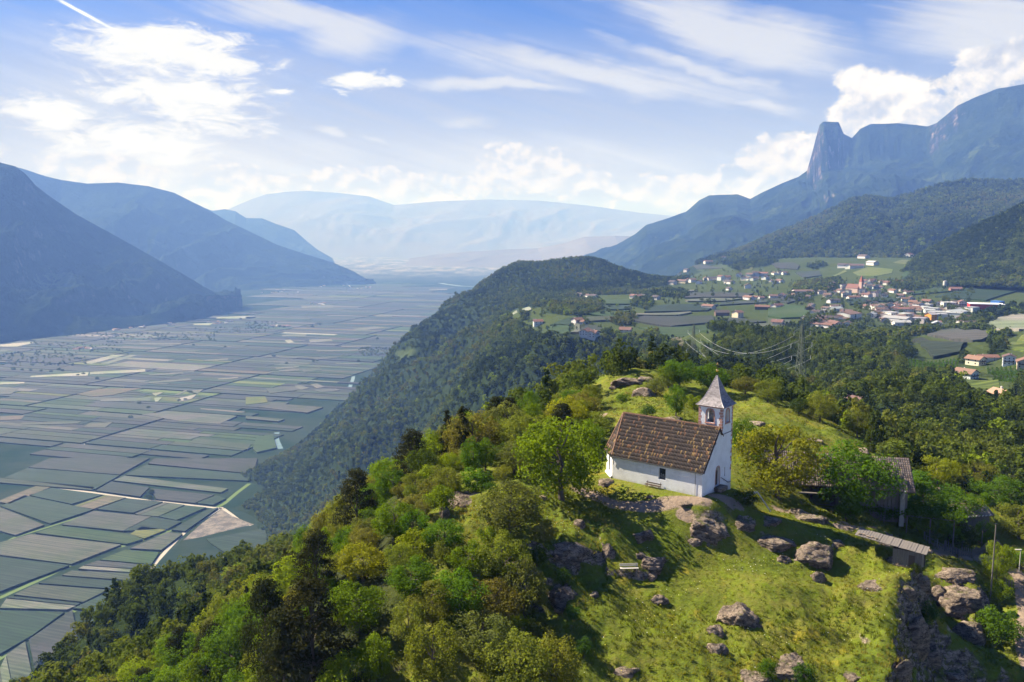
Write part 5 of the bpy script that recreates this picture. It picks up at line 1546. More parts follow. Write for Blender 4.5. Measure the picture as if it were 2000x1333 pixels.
T_HAND = [  # centre px, top, bottom, width, kind, colour, label
 (1097,822,992,156,'broad','bright','large bright green maple at the left end of the chapel'),
 (1150,806,872,80,'broad','olive','grey green tree behind the bright maple'),(1120,762,815,78,'broad','olive','broad olive tree below the left end of the knoll'),(1058,808,865,56,'broad','yellow','yellow green tree behind the bright maple on its left'),
 (1022,812,872,62,'broad','olive','olive tree in the row left of the bright maple'),(1004,868,930,72,'broad','dull','rounded grey olive tree in front of the row left of the maple'),(988,830,872,44,'broad','dull','small grey tree behind the rounded grey olive tree'),
 (952,824,868,40,'pine','pine','dark pine on the shoulder of the hill'),(1020,766,808,38,'conifer','pine','dark conifer on the skyline of the hill shoulder'),(994,788,828,40,'pine','dark','dark tree behind the olive row on the shoulder'),(967,796,828,26,'conifer','pine','narrow dark conifer left on the shoulder'),
 (1085,750,778,24,'conifer','pine','small dark conifer left of the knoll'),(1060,758,785,28,'pine','pine','dark pine beside the small conifer left of the knoll'),(924,862,935,46,'broad','green','upright green tree left of the rounded olive tree'),(884,884,925,38,'broad','lime','yellow green young tree beside the round dark tree'),
 (948,862,925,44,'broad','green','green tree between the upright tree and the grey olive tree'),(832,878,945,68,'broad','dark','round dark olive tree standing alone on the slope edge'),(812,925,970,50,'broad','olive','tree just below the round dark tree'),(876,918,968,54,'broad','olive','olive tree above the bare rock slab'),
 (994,945,1060,112,'broad','dull','big dusky bush-like tree below the maple on the grass edge'),(960,942,975,30,'shrub','bush','small dark green bush beside the rock slab'),(770,984,1062,80,'broad','bright','bright green tree on the left slope above the pines'),(806,1000,1062,58,'broad','green','green tree right of the bright slope tree'),
 (866,1016,1082,76,'broad','green','leafy green tree under the small slope meadow'),(718,1032,1092,48,'broad','brown','brownish tree on the left edge above the pines'),(782,942,968,26,'conifer','pine','little dark conifer on the far slope edge'),(818,980,1022,46,'broad','dull','dull tree left of the small slope meadow'),
 (620,1052,1180,80,'pine','pine','tall dark pine rearmost of the pine group at left'),(572,1092,1190,80,'pine','pine','dark pine second from the back in the pine group'),(612,1158,1345,128,'pine','pine','largest dark pine in front of the pine group'),(524,1158,1345,90,'pine','pine','dark pine at the left of the pine group'),
 (556,1215,1400,90,'pine','pine','foremost dark pine cut by the lower edge of the view'),(700,1140,1245,106,'broad','bright','large bright green tree right of the pines'),(708,1068,1142,92,'broad','yellow','yellow green tree above the bright tree by the pines'),(785,1064,1132,62,'broad','olive','olive tree right of the yellow green tree by the pines'),
 (802,1094,1172,82,'broad','green','grey green tree in the middle of the left wood'),(914,1060,1124,76,'broad','bright','bright leafy tree in the centre of the left wood'),(900,1118,1216,92,'broad','green','deep green tree below the bright leafy centre tree'),(984,1050,1152,102,'broad','olive','pale green tree left of the mossy cliff'),
 (1026,1100,1225,82,'broad','dull','dark sided tree at the right edge of the left wood'),(970,1134,1222,96,'broad','brown','brownish orange tree in the left wood'),(846,1144,1222,86,'broad','olive','olive tree left of the brownish tree'),(798,1184,1268,62,'broad','olive','slender olive tree with bare lower stems'),
 (944,1204,1295,102,'broad','dull','grey olive tree below the brownish tree'),(845,1228,1350,92,'broad','olive','open crowned tree with visible forked trunk at the bottom'),(735,1244,1345,62,'broad','bright','bright green slim tree at the bottom left of centre'),(668,1284,1370,72,'shrub','lime','lime green bush at the bottom beside the pines'),
 (1008,1244,1390,130,'broad','olive','wide olive tree at the bottom edge of the view'),(1086,1258,1390,84,'broad','olive','olive tree at the bottom right end of the left wood'),(505,1308,1400,60,'shrub','lime','lime green bush low at the left of the pines'),(1062,1020,1062,46,'shrub','dull','grey green shrub at the left of the mossy cliff'),
 (1050,1070,1110,40,'shrub','dark','dark shrub below the grey green shrub'),(1120,1185,1215,26,'shrub','bush','low bluish bush on the mossy slope'),(1140,1250,1290,30,'shrub','bush','small dark bush in the bottom grass slope'),(1100,1110,1140,26,'shrub','green','shrub growing on the mossy cliff'),
 (1520,836,988,146,'broad','ochre','large ochre leaved tree right of the chapel tower'),(1664,878,1012,146,'broad','green','large green tree in front of the barn'),(1655,962,1026,52,'shrub','green','round shrub at the corner of the farm yard'),(1448,820,895,46,'broad','green','green tree directly right of the tower'),
 (1800,932,1010,110,'broad','green','leafy tree right of the barn'),(1862,958,1030,90,'broad','green','leafy tree beyond the wooden hut'),(1790,988,1040,100,'shrub','bright','bright bushes behind the hut roof'),(1740,985,1022,66,'shrub','bush','dark bush between barn and hut'),(1850,1010,1062,60,'shrub','green','bush between the hut and the small shed'),
 (1326,702,764,64,'broad','green','dark green tree on top of the knoll'),(1306,714,762,44,'broad','bright','bright tree on the left of the knoll tree'),(1320,755,820,40,'broad','green','slim upright tree in the dip behind the chapel roof'),(1355,772,802,32,'shrub','lime','lime green bush behind the spire'),
 (1265,792,817,32,'shrub','bush','dark bush behind the chapel ridge'),(1388,710,772,62,'broad','green','leafy tree behind the spire top'),(1282,738,775,44,'shrub','dull','dusky bush on the knoll beside the rock face'),(1217,768,788,26,'shrub','green','small bush on the left flank of the knoll'),(1158,750,802,38,'broad','olive','tree at the left foot of the knoll'),
 (1455,736,774,50,'broad','brown','brownish tree right of the spire'),(1500,745,790,50,'broad','olive','olive tree on the far edge of the meadow'),(1600,770,830,54,'broad','olive','tree at the upper end of the far meadow'),(1560,778,812,34,'broad','dark','dark tree on the edge of the far meadow'),
 (1700,815,890,30,'conifer','dark','dark narrow tree at the right end of the far meadow'),(1740,860,905,46,'broad','olive','yellowish tree beyond the barn roof'),(1675,800,862,48,'broad','olive','tree behind the end of the far meadow'),(1946,1062,1148,54,'broad','lime','young lime green tree beside the tall pole'),
 (1948,1135,1175,40,'shrub','lime','lime green bush under the tall pole'),(1950,1195,1265,70,'shrub','green','round green bush right of the grey crag'),(1540,832,846,26,'shrub','green','low bush in the far meadow'),(1880,1030,1078,50,'shrub','dark','dark bush above the path'),
 (1790,1100,1125,20,'shrub','dark','small plant by the hut corner'),(1500,1290,1333,34,'shrub','green','green shrub between the jagged bottom rocks'),(1570,1300,1345,40,'shrub','bush','shrub on the right of the jagged bottom rocks'),(1812,1180,1225,30,'shrub','bush','shrub in the shade of the cliff'),
 (1950,935,1000,90,'broad','green','bushy tree near the right edge below the wood'),(1990,990,1060,80,'broad','olive','bushy tree at the right edge above the path'),(1900,900,960,76,'broad','olive','olive tree at the border of the right wood'),(1830,895,950,70,'broad','yellow','yellow green tree right of the barn roof'),
 (1480,880,905,30,'shrub','green','bush behind the ochre tree'),(1985,1075,1110,50,'shrub','green','bush at the right edge by the fence'),
 (1455,958,990,46,'shrub','dark','dark bush by the timber frame'),
]
for (cx, tp, bt, w, kind, ck, lab) in T_HAND:
    bt_ = min(bt, 1333) if bt <= 1333 else bt
    p = hit(cx, bt_ - (bt - tp) * .10)
    k = math.hypot(p.y, CZ - p.z) / F
    plant(p, w * k * 1.04, (bt - tp) * k * 1.02, kind, ck, lab)

LAWN = [(1180,745),(1200,735),(1330,725),(1345,768),(1420,765),(1500,770),(1620,820),(1700,880),(1690,905),(1900,960),(1840,1010),(1880,1060),(2050,1090),(2300,1300),(2300,1800),(1060,1800),(1095,1250),(1075,1130),(1045,1010),(1040,960),(1140,905),(1165,860),(1160,800)]
LAWN2 = [[(862,1012),(905,980),(1000,955),(1000,1000),(950,1062),(890,1062)],[(770,1270),(870,1235),(850,1340),(760,1340)],[(840,1160),(890,1150),(880,1185),(845,1190)]]
FARM = [(1440,930),(1800,930),(1810,1110),(1440,1000)]


def scatter(r0, r1, a0, a1, spacing, margin=60):
    """jittered points over the terrain; spacing grows with distance"""
    xs = []; ys = []; r = r0
    while r < r1:
        s = spacing(r); n = int(r * math.radians(a1 - a0) / s)
        a = np.radians(a0) + (np.arange(n) + .5 + RNG.uniform(-.42, .42, n)) / n * math.radians(a1 - a0)
        rr = r + RNG.uniform(-.45, .45, n) * s
        xs.append(np.sin(a) * rr); ys.append(np.cos(a) * rr); r += s
    X = np.concatenate(xs); Y = np.concatenate(ys); Z = ground(X, Y)
    u, v = proj(X, Y, Z)
    m = (u > -margin) & (u < 2000 + margin) & (v < 1333 + 160) & (Z > 1.5)
    return X[m], Y[m], Z[m], u[m], v[m]


X, Y, Z, u, v = scatter(60, 330, -46, 46, lambda r: 4.6 if r < 150 else 5.6, 120)
r_ = np.hypot(X, Y)
lawn = in_poly(u, v, LAWN) & (r_ < 178)
for q in LAWN2: lawn |= in_poly(u, v, q)
ok = ~lawn & ~(in_poly(u, v, FARM) & (r_ < 150)) & ~open_mask(X, Y, Z)
PL = np.array(PLACED)
d2 = np.min(np.hypot(X[:, None] - PL[None, :, 0], Y[:, None] - PL[None, :, 1]) - PL[None, :, 2] * .55, 1)
ok &= d2 > 1.0
# the chapel roof, knoll and barn stay in view
ok &= ~((u > 1165) & (u < 1440) & (r_ < 190) & (v > 740))
cand = np.where(ok)[0]; cand = cand[np.argsort(r_[cand])]
auto_n = 300 - COUNT['n']
DEEP = [cand[i] for i in range(len(cand))]
zone_words = {'L': 'on the wooded slope left of the chapel', 'F': 'on the steep left slope towards the valley', 'R': 'in the wood right of the far meadow', 'B': 'behind the grassy knoll'}
LMARK = [(580, 1200, 'beside the dark pine group'), (620, 1320, 'at the lower edge near the pines'), (760, 1310, 'at the lower edge right of the pines'), (930, 1320, 'at the lower edge of the left wood'), (700, 1180, 'around the large bright green tree'),
  (720, 1060, 'above the yellow green slope tree'), (640, 1110, 'on the slope edge above the pines'), (820, 1120, 'in the middle of the left wood'), (830, 1200, 'in the lower left wood'), (960, 1180, 'by the brownish orange tree'), (1050, 1120, 'by the mossy cliff'), (920, 1080, 'below the bare rock slab'),
  (900, 1000, 'beside the bare rock slab'), (830, 930, 'beside the round dark tree'), (770, 1000, 'on the edge below the round dark tree'), (980, 900, 'among the grey olive trees'), (1060, 860, 'left of the large maple'), (1130, 830, 'between maple and knoll'), (1010, 990, 'by the dusky bush tree'),
  (950, 840, 'on the hill shoulder'), (1080, 790, 'on the shoulder below the knoll'), (1180, 770, 'at the foot of the knoll'), (540, 1120, 'on the steep edge towards the valley'), (430, 1200, 'on the middle of the steep left slope'), (300, 1250, 'on the lower steep left slope'), (160, 1310, 'at the bottom of the steep left slope'), (350, 1310, 'low on the slope left of the pines'),
  (1300, 730, 'behind the grassy knoll'), (1480, 760, 'behind the spire and pylon foot'), (1600, 800, 'behind the far meadow'), (1700, 830, 'at the end of the far meadow'), (1760, 900, 'behind the barn'), (1850, 860, 'in the middle of the right wood'), (1960, 860, 'at the right edge of the wood'), (1850, 950, 'between barn and right wood'), (1960, 960, 'at the right edge above the path'), (1780, 1020, 'behind the wooden hut'), (1900, 1020, 'around the small dark shed'), (1990, 1040, 'at the right edge by the lamp')]
kindw = {'broad': 'leafy', 'shrub': 'low bushy', 'pine': 'dark pine', 'conifer': 'slim dark conifer'}
for i in DEEP[:auto_n]:
    x, y, z, r = X[i], Y[i], Z[i], r_[i]
    zone = 'L' if u[i] < 1150 and r < 150 else 'F' if u[i] < 1150 else 'R' if u[i] > 1420 else 'B'
    q = rng.random()
    if r < 118 and zone in 'LR' :
        kind = 'shrub'; h = rng.uniform(2.0, 3.6); w = h * rng.uniform(.9, 1.25)
    elif q < .10: kind = 'conifer'; h = rng.uniform(6, 10); w = h * .42
    elif q < .22: kind = 'pine'; h = rng.uniform(6, 10); w = h * .65
    else: kind = 'broad'; h = rng.uniform(4.5, 8.5) * (.8 if zone == 'R' else 1); w = h * rng.uniform(.75, 1.0)
    ck = rng.choice(('olive', 'green', 'dull', 'bright', 'yellow', 'green', 'green', 'olive', 'brown', 'bright', 'lime')) if kind in ('broad', 'shrub') else 'pine'
    cw = {'lime': 'lime green', 'olive': 'olive', 'green': 'green', 'dull': 'grey green', 'bright': 'fresh green', 'yellow': 'yellow green', 'brown': 'brownish', 'pine': ''}[ck]
    word = (cw + ' ' + kindw[kind]).strip() + (' tree ' if kind == 'broad' else ' shrub ' if kind == 'shrub' else ' ')
    zw = min(LMARK, key=lambda q: (q[0] - u[i]) ** 2 + (q[1] - v[i]) ** 2)[2]
    plant((x, y, z), w, h, kind, ck, word + zw, word.strip() + 's ' + zw)
rest_idx = DEEP[auto_n:]


def inst_field(name, pts, rotz, scl, idx, tint, protos, kind_label=None, tilt=None):
    """scatter copies of a few low-detail plants over many points with geometry nodes"""
    n = len(pts); me = bpy.data.meshes.new(name); me.vertices.add(n); me.vertices.foreach_set('co', np.asarray(pts, np.float32).ravel())
    rot = np.zeros((n, 3), np.float32); rot[:, 2] = rotz
    if tilt is not None: rot[:, :2] = tilt
    a = me.attributes.new('rot', 'FLOAT_VECTOR', 'POINT'); a.data.foreach_set('vector', rot.ravel())
    a = me.attributes.new('scl', 'FLOAT_VECTOR', 'POINT'); a.data.foreach_set('vector', np.asarray(scl, np.float32).ravel())
    a = me.attributes.new('idx', 'INT', 'POINT'); a.data.foreach_set('value', np.asarray(idx, np.int32))
    a = me.attributes.new('tint', 'FLOAT', 'POINT'); a.data.foreach_set('value', np.asarray(tint, np.float32))
    col = bpy.data.collections.new(name + '_kinds')
    for i, pm in enumerate(protos):
        o = bpy.data.objects.new('%s_kind_%02d' % (name, i), pm); col.objects.link(o)
    g = bpy.data.node_groups.new(name, 'GeometryNodeTree')
    g.interface.new_socket(name='Geometry', in_out='INPUT', socket_type='NodeSocketGeometry'); g.interface.new_socket(name='Geometry', in_out='OUTPUT', socket_type='NodeSocketGeometry')
    N = g.nodes.new; L = g.links.new
    gi = N('NodeGroupInput'); go = N('NodeGroupOutput'); mp = N('GeometryNodeMeshToPoints'); ip = N('GeometryNodeInstanceOnPoints'); ci = N('GeometryNodeCollectionInfo')
    ci.inputs['Collection'].default_value = col; ci.inputs['Separate Children'].default_value = True; ci.inputs['Reset Children'].default_value = True
    def na(nm, ty):
        q = N('GeometryNodeInputNamedAttribute'); q.data_type = ty; q.inputs[0].default_value = nm; return q.outputs['Attribute']
    L(gi.outputs[0], mp.inputs[0]); L(mp.outputs[0], ip.inputs['Points']); L(ci.outputs[0], ip.inputs['Instance'])
    ip.inputs['Pick Instance'].default_value = True
    L(na('idx', 'INT'), ip.inputs['Instance Index'])
    er = N('FunctionNodeEulerToRotation'); L(na('rot', 'FLOAT_VECTOR'), er.inputs[0]); L(er.outputs[0], ip.inputs['Rotation']); L(na('scl', 'FLOAT_VECTOR'), ip.inputs['Scale'])
    L(ip.outputs[0], go.inputs[0])
    o = bpy.data.objects.new(name, me); LINK(o); md = o.modifiers.new('scatter', 'NODES'); md.node_group = g
    tag(o, kind='stuff')
    return o


RAMP_W = [(.018, .032, .012), (.042, .058, .016), (.070, .095, .020), (.090, .118, .022), (.120, .135, .026), (.115, .105, .030), (.150, .200, .016)]
M_WOODL = foliage('woodland_leaves', .35, True, RAMP_W)
RAMP_G = [(.080, .098, .012), (.120, .136, .014), (.158, .165, .020), (.200, .184, .036), (.240, .192, .080), (.270, .205, .030)]
M_BLADE = foliage('grass_blades', .5, True, RAMP_G)


def lump(seed, sz=1.0, cone=False):
    bm = bmesh.new(); bmesh.ops.create_icosphere(bm, subdivisions=2, radius=.5)
    V = np.array([q.co[:] for q in bm.verts]); Fc = np.array([[q.index for q in f.verts] for f in bm.faces]); bm.free()
    n = fbm(V[:, 0] * 6 + seed * 5 + V[:, 2] * 3, V[:, 1] * 6 + seed + V[:, 2] * 4, 3, .6, True) - .6
    V = V * (1 + n[:, None] * .55)
    V[:, 2] += .5
    if cone: V[:, :2] *= (1.05 - V[:, 2:3]) * 1.1
    return mesh_np('lump', V, Fc)


mid = []
for i in range(3): mid.append(crown_mesh('wood_crown', 70 + i, 16, 520, .052, 'broad', .20, .40, .0)[0])
for i in range(2): mid.append(crown_mesh('wood_conifer', 75 + i, 26, 420, .045, 'cone', .15, .24, .0)[0])
far = [crown_mesh('far_crown', 80 + i, 8, 130, .11, 'broad', .24, .38, .0)[0] for i in range(3)] + [crown_mesh('far_conifer', 85, 12, 100, .09, 'cone', .2, .24, .0)[0]]
for q in mid + far: q.materials.append(M_WOODL)


def pick(n, pc=.2, nb=3, nc=2):
    c = RNG.random(n) < pc
    return np.where(c, nb + RNG.integers(0, nc, n), RNG.integers(0, nb, n)), c


def forest(name, X, Y, Z, protos, nb, nc, hmin, hmax, pc=.18, patch=.01, sink=.6):
    n = len(X); idx, c = pick(n, pc, nb, nc)
    h = RNG.uniform(hmin, hmax, n); w = h * np.where(c, .85, RNG.uniform(.78, 1.05, n))
    tn = fbm(X * patch, Y * patch, 3) * 1.1 - .15 + RNG.normal(0, .13, n)
    tn = np.where(c, RNG.uniform(0, .2, n), np.clip(tn, .05, 1)); tn = np.where((RNG.random(n) < .03) & ~c, 1.0, tn)
    inst_field(name, np.stack([X, Y, Z - sink], 1), RNG.uniform(0, 6.28, n), np.stack([w, w, h], 1), idx, tn, protos)


xr, yr, zr = X[rest_idx], Y[rest_idx], Z[rest_idx]
k_ = (np.hypot(xr, yr) > 110)
forest('near_woodland', xr[k_], yr[k_], zr[k_], mid, 3, 2, 4.5, 8.5, .15, .03)
X, Y, Z, u, v = scatter(325, 760, -40, 42, lambda r: 5.6 + (r - 325) / 300, 60)
m = ~open_mask(X, Y, Z); forest('woodland', X[m], Y[m], Z[m], mid, 3, 2, 6.5, 11, .25, .012)
nw = int(m.sum())
X, Y, Z, u, v = scatter(760, 2900, -36, 40, lambda r: 7.0 + (r - 760) / 420, 40)
m = ~open_mask(X, Y, Z) & (RNG.random(len(X)) < .93); forest('distant_woodland', X[m], Y[m], Z[m], far, 3, 1, 8, 12.5, .2, .006, 1.2)
nf = int(m.sum())
# woods on the foothills
def sample_surface(o, n):
    me = o.data; V = np.empty(len(me.vertices) * 3, np.float32); me.vertices.foreach_get('co', V); V = V.reshape(-1, 3)
    Fq = np.empty(len(me.polygons) * 4, np.int32); me.loops.foreach_get('vertex_index', Fq); Fq = Fq.reshape(-1, 4)
    A = np.linalg.norm(np.cross(V[Fq[:, 1]] - V[Fq[:, 0]], V[Fq[:, 3]] - V[Fq[:, 0]]), axis=1)
    f = RNG.choice(len(Fq), n, p=A / A.sum()); a, b = RNG.random((n, 1)), RNG.random((n, 1))
    return V[Fq[f, 0]] * (1 - a) * (1 - b) + V[Fq[f, 1]] * a * (1 - b) + V[Fq[f, 2]] * a * b + V[Fq[f, 3]] * (1 - a) * b


Q = sample_surface(bpy.data.objects['right_wooded_spur'], 16000)
uu, vv_ = proj(Q[:, 0], Q[:, 1], Q[:, 2]); m = (uu < 2060) & (uu > 1700)
clear = fbm(Q[:, 0] * .005, Q[:, 1] * .005, 4) > .74
m &= ~(clear & (uu < 1960)); forest('spur_woodland', Q[m, 0], Q[m, 1], Q[m, 2], far, 3, 1, 9, 14, .2, .004, 1.5)
Q = sample_surface(bpy.data.objects['right_foothill'], 30000)
uu, vv_ = proj(Q[:, 0], Q[:, 1], Q[:, 2]); m = (uu < 2060)
forest('foothill_woodland', Q[m, 0], Q[m, 1], Q[m, 2], far, 3, 1, 13, 20, .25, .003, 2.0)
print('TREES placed', COUNT['n'], 'near rest', int(k_.sum()), 'mid', nw, 'far', nf)

# grass
def tuft(seed, n=11, h=.34, r=.26):
    q = random.Random(seed); m = MB()
    for i in range(n):
        a = q.uniform(0, 6.28); d = q.uniform(0, r); x, y = math.cos(a) * d, math.sin(a) * d
        hh = h * q.uniform(.5, 1.2); lx, ly = q.uniform(-.16, .16), q.uniform(-.16, .16); b = q.uniform(0, 6.28); wx, wy = math.cos(b) * .035, math.sin(b) * .035
        m.poly([(x - wx, y - wy, -.05), (x + wx, y + wy, -.05), (x + lx, y + ly, hh)], [(0, 1, 2)])
    me = m.mesh('tuft'); me.materials.append(M_BLADE); return me


tufts = [tuft(i) for i in range(4)]
X, Y, Z, u, v = scatter(62, 178, -28, 44, lambda r: .55 if r < 110 else .8, 20)
m = in_poly(u, v, LAWN) & ~(in_poly(u, v, [(1165,860),(1440,860),(1440,968),(1370,975),(1170,955)]))
for q in LAWN2: m |= in_poly(u, v, q)
for pts, w in PATHS: m &= dist_poly(X, Y, pts) > w * .62
m &= RNG.random(len(X)) < np.clip(1.25 - fbm(X * .3, Y * .3, 4) * .9, .2, .95)
X, Y, Z = X[m], Y[m], Z[m]; n = len(X)
long_ = fbm(X * .09 + 5, Y * .09, 4)
hgt = np.where(np.hypot(X - 26, Y - 95) < 13, .35, .55 + 1.1 * np.clip(long_ - .35, 0, 1) * 1.6) * RNG.uniform(.7, 1.3, n)
tn = np.clip(fbm(X * .16, Y * .16, 4) * 1.5 - .38 + RNG.normal(0, .1, n), 0, 1)
inst_field('meadow_grass', np.stack([X, Y, Z], 1), RNG.uniform(0, 6.28, n), np.stack([RNG.uniform(.8, 1.5, n), RNG.uniform(.8, 1.5, n), hgt], 1), RNG.integers(0, 4, n), tn, tufts)
print('GRASS', n)
# flower heads
fl = MB()
M_FLOWER = mat('flower_heads', rough=.8, fn=lambda t: t.mix(t.ss(t.noise(t.pos(), .35, 3, .5), .42, .5), (.70, .62, .06), (.75, .74, .66)), trans=.3)
sel = RNG.choice(np.where(fbm(X * .2 + 50, Y * .2, 3) > .58)[0], 900)
for i in sel:
    x, y, z = X[i], Y[i], Z[i] + .22 * hgt[i] + .12; s_ = rng.uniform(.03, .07)
    fl.poly([(x - s_, y, z), (x, y - s_, z + .02), (x + s_, y, z), (x, y + s_, z + .03)], [(0, 1, 2, 3)])
o = fl.build('meadow_flowers', M_FLOWER); tag(o, kind='stuff')

# ------------------------------------------------------------------ houses
def ocol(name, rough=.85, var=.25, sc=.5):
    return mat(name, rough=rough, fn=lambda t: t.mul(t.new('ShaderNodeObjectInfo').outputs['Color'], t.mix(t.noise(t.pos(), sc, 5, .65), (1 - var,) * 3, (1 + var,) * 3)))


M_WALL = ocol('house_wall', .9, .08, .6); M_ROOF = ocol('house_roof', .85, .3, .7); M_WIN = mat('window_dark', (.03, .035, .045), .25, spec=.6)


def gable_roof(w, l, z, rh, ov, th=.25):
    m = MB(); a, b = w / 2 + ov, l / 2 + ov; dz = ov * rh / (w / 2)
    for s in (-1, 1):
        p = [(s * a, -b, z - dz), (s * a, b, z - dz), (0, b, z + rh), (0, -b, z + rh)]
        q = [(x, y, zz + th) for x, y, zz in p]
        m.poly(p + q, [(0, 1, 2, 3), (7, 6, 5, 4), (0, 4, 5, 1), (1, 5, 6, 2), (2, 6, 7, 3), (3, 7, 4, 0)])
    return m


def gable_body(w, l, z, rh, base=-3):
    a, b = w / 2, l / 2
    v = [(-a, -b, base), (a, -b, base), (a, b, base), (-a, b, base), (-a, -b, z), (a, -b, z), (a, b, z), (-a, b, z), (0, -b, z + rh - .05), (0, b, z + rh - .05)]
    return MB().poly(v, [(0, 1, 5, 8, 4), (2, 3, 7, 9, 6), (1, 2, 6, 5), (3, 0, 4, 7), (0, 3, 2, 1), (4, 8, 9, 7), (5, 6, 9, 8)])


def window_mesh(w=1.1, h=1.3): return MB().box((0, 0, 0), (w, .12, h)).mesh('window')


WM = window_mesh(); WM.materials.append(M_WIN)
BALC = MB().box((0, -.55, 0), (1, 1.1, .12)).box((0, -1.08, .5), (1, .06, .9)).mesh('balcony'); BALC.materials.append(M_DARKW)
CHIM = MB().box((0, 0, 0), (.7, .7, 1.8)).mesh('chimney'); CHIM.materials.append(M_PLASTER)
PROTO = {}


def proto(k):
    """(body, roof, windows[(x,y,z,rot)], balcony?) ; gable end faces -y"""
    if k in PROTO: return PROTO[k]
    D = {'chalet': (11, 13, 5.6, 2.6, 1.1), 'small': (8, 9, 3.6, 2.0, .8), 'long': (10, 22, 4.8, 2.4, .9), 'barn': (13, 20, 5.2, 3.2, .7), 'hall': (24, 34, 6.5, 2.4, .4), 'tall': (11, 12, 8.2, 2.4, 1.0)}
    if k in ('block', 'bighall'):
        w, l, z = (14, 18, 7) if k == 'block' else (26, 44, 7)
        body = MB().box((0, 0, (z - 3) / 2), (w, l, z + 3)).mesh('wall'); roof = MB().box((0, 0, z + .2), (w + .8, l + .8, .5)).mesh('roof')
        wins = [(x, -l / 2 - .02, h, 0) for h in (1.8, 4.8) for x in np.linspace(-w / 2 + 2, w / 2 - 2, 4)] + [(w / 2 + .02, y, h, 1) for h in (4.8,) for y in np.linspace(-l / 2 + 2.5, l / 2 - 2.5, 4)]
    else:
        w, l, z, rh, ov = D[k]
        body = gable_body(w, l, z, rh).mesh('wall'); roof = gable_roof(w, l, z, rh, ov).mesh('roof')
        fl = [1.6] + ([4.2] if z > 4.5 else []) + ([6.8] if z > 8 else [])
        wins = [(x, -l / 2 - .02, h, 0) for h in fl for x in np.linspace(-w / 2 + 1.8, w / 2 - 1.8, 3)]
        wins += [(s * (w / 2 + .02), y, h, 1) for s in (-1, 1) for h in fl for y in (-l / 4, l / 4)]
        if k == 'barn': wins = wins[:3]
    body.materials.append(M_WALL); roof.materials.append(M_ROOF)
    PROTO[k] = (body, roof, wins, w, l, z); return PROTO[k]


WHITE = (.60, .58, .55); CREAM = (.66, .58, .42); GREYC = (.42, .42, .42); TIMB = (.12, .08, .055)
RR = (.155, .085, .066); RB = (.115, .075, .062); RD = (.075, .060, .058); RG = (.30, .30, .31)
RNAME = {RR: 'red tiled', RB: 'brown', RD: 'dark', RG: 'grey flat'}


def house(px, py, k, wc, rc, label, group=None, rz=None, detail=True, name='house', scl=1.0, cat='house'):
    p = hit(px, py); body, roof, wins, w, l, z = proto(k)
    rz = rng.uniform(-.9, .9) + (0 if rng.random() < .6 else math.pi / 2) if rz is None else rz
    T = empty(name, (p.x, p.y, p.z), rz, label, cat, group); T.scale = (scl,) * 3
    b = meshobj('wall', body, T, col=jit(wc, .06)); r = meshobj('roof', roof, T, col=jit(rc, .15))
    if detail:
        for (x, y, h, ro) in wins:
            q = meshobj('window', WM, T); q.location = (x, y, h); q.rotation_euler = (0, 0, ro * math.pi / 2)
        if k in ('chalet', 'tall') and rng.random() < .8:
            q = meshobj('balcony', BALC, T); q.location = (0, -l / 2, 3.1); q.scale = (w * .8, 1, 1)
        if k in ('chalet', 'tall', 'small', 'long'):
            q = meshobj('chimney', CHIM, r); q.location = (w * .18, l * .2, z + 2.1)
    PLACED.append((p.x, p.y, w / 2)); return T


ORD = ['first', 'second', 'third', 'fourth', 'fifth', 'sixth', 'seventh', 'eighth', 'ninth', 'tenth', 'eleventh', 'twelfth', 'thirteenth', 'fourteenth', 'fifteenth', 'sixteenth']


def village(pts, fx, zone, kinds, detail, scl=1.0):
    """pts: (x,y[,kind,wall,roof]); labels count from the left within each look"""
    rec = []
    for q in pts:
        x, y = fx(q[0], q[1])
        k = q[2] if len(q) > 2 else rng.choice(kinds)
        wc = q[3] if len(q) > 3 else (WHITE if k not in ('barn',) else TIMB); rc = q[4] if len(q) > 4 else (RG if k in ('block', 'bighall') else rng.choice((RR, RB, RB, RD)))
        rec.append([x, y, k, wc, rc])
    rec.sort(key=lambda r: r[0]); cnt = {}
    tot = {}
    for r in rec: tot[(r[2], r[4])] = tot.get((r[2], r[4]), 0) + 1
    kn = {'chalet': 'white house', 'small': 'small white house', 'long': 'long white house', 'barn': 'timber barn', 'hall': 'large hall', 'tall': 'tall white house', 'block': 'white block', 'bighall': 'large white hall'}
    for x, y, k, wc, rc in rec:
        c = cnt.get((k, rc), 0); cnt[(k, rc)] = c + 1
        w_ = ('%s with %s roof' % (kn[k], RNAME.get(rc, 'coloured')))
        lab = w_ + ' ' + zone + ('' if tot[(k, rc)] == 1 else ', %s from left' % ORD[c] if c < 16 else ', far right')
        house(x, y, k, wc, rc, lab, 'houses ' + zone, None, detail, 'house' if k not in ('barn',) else 'barn', scl, 'house' if k not in ('barn', 'hall', 'bighall') else 'building')


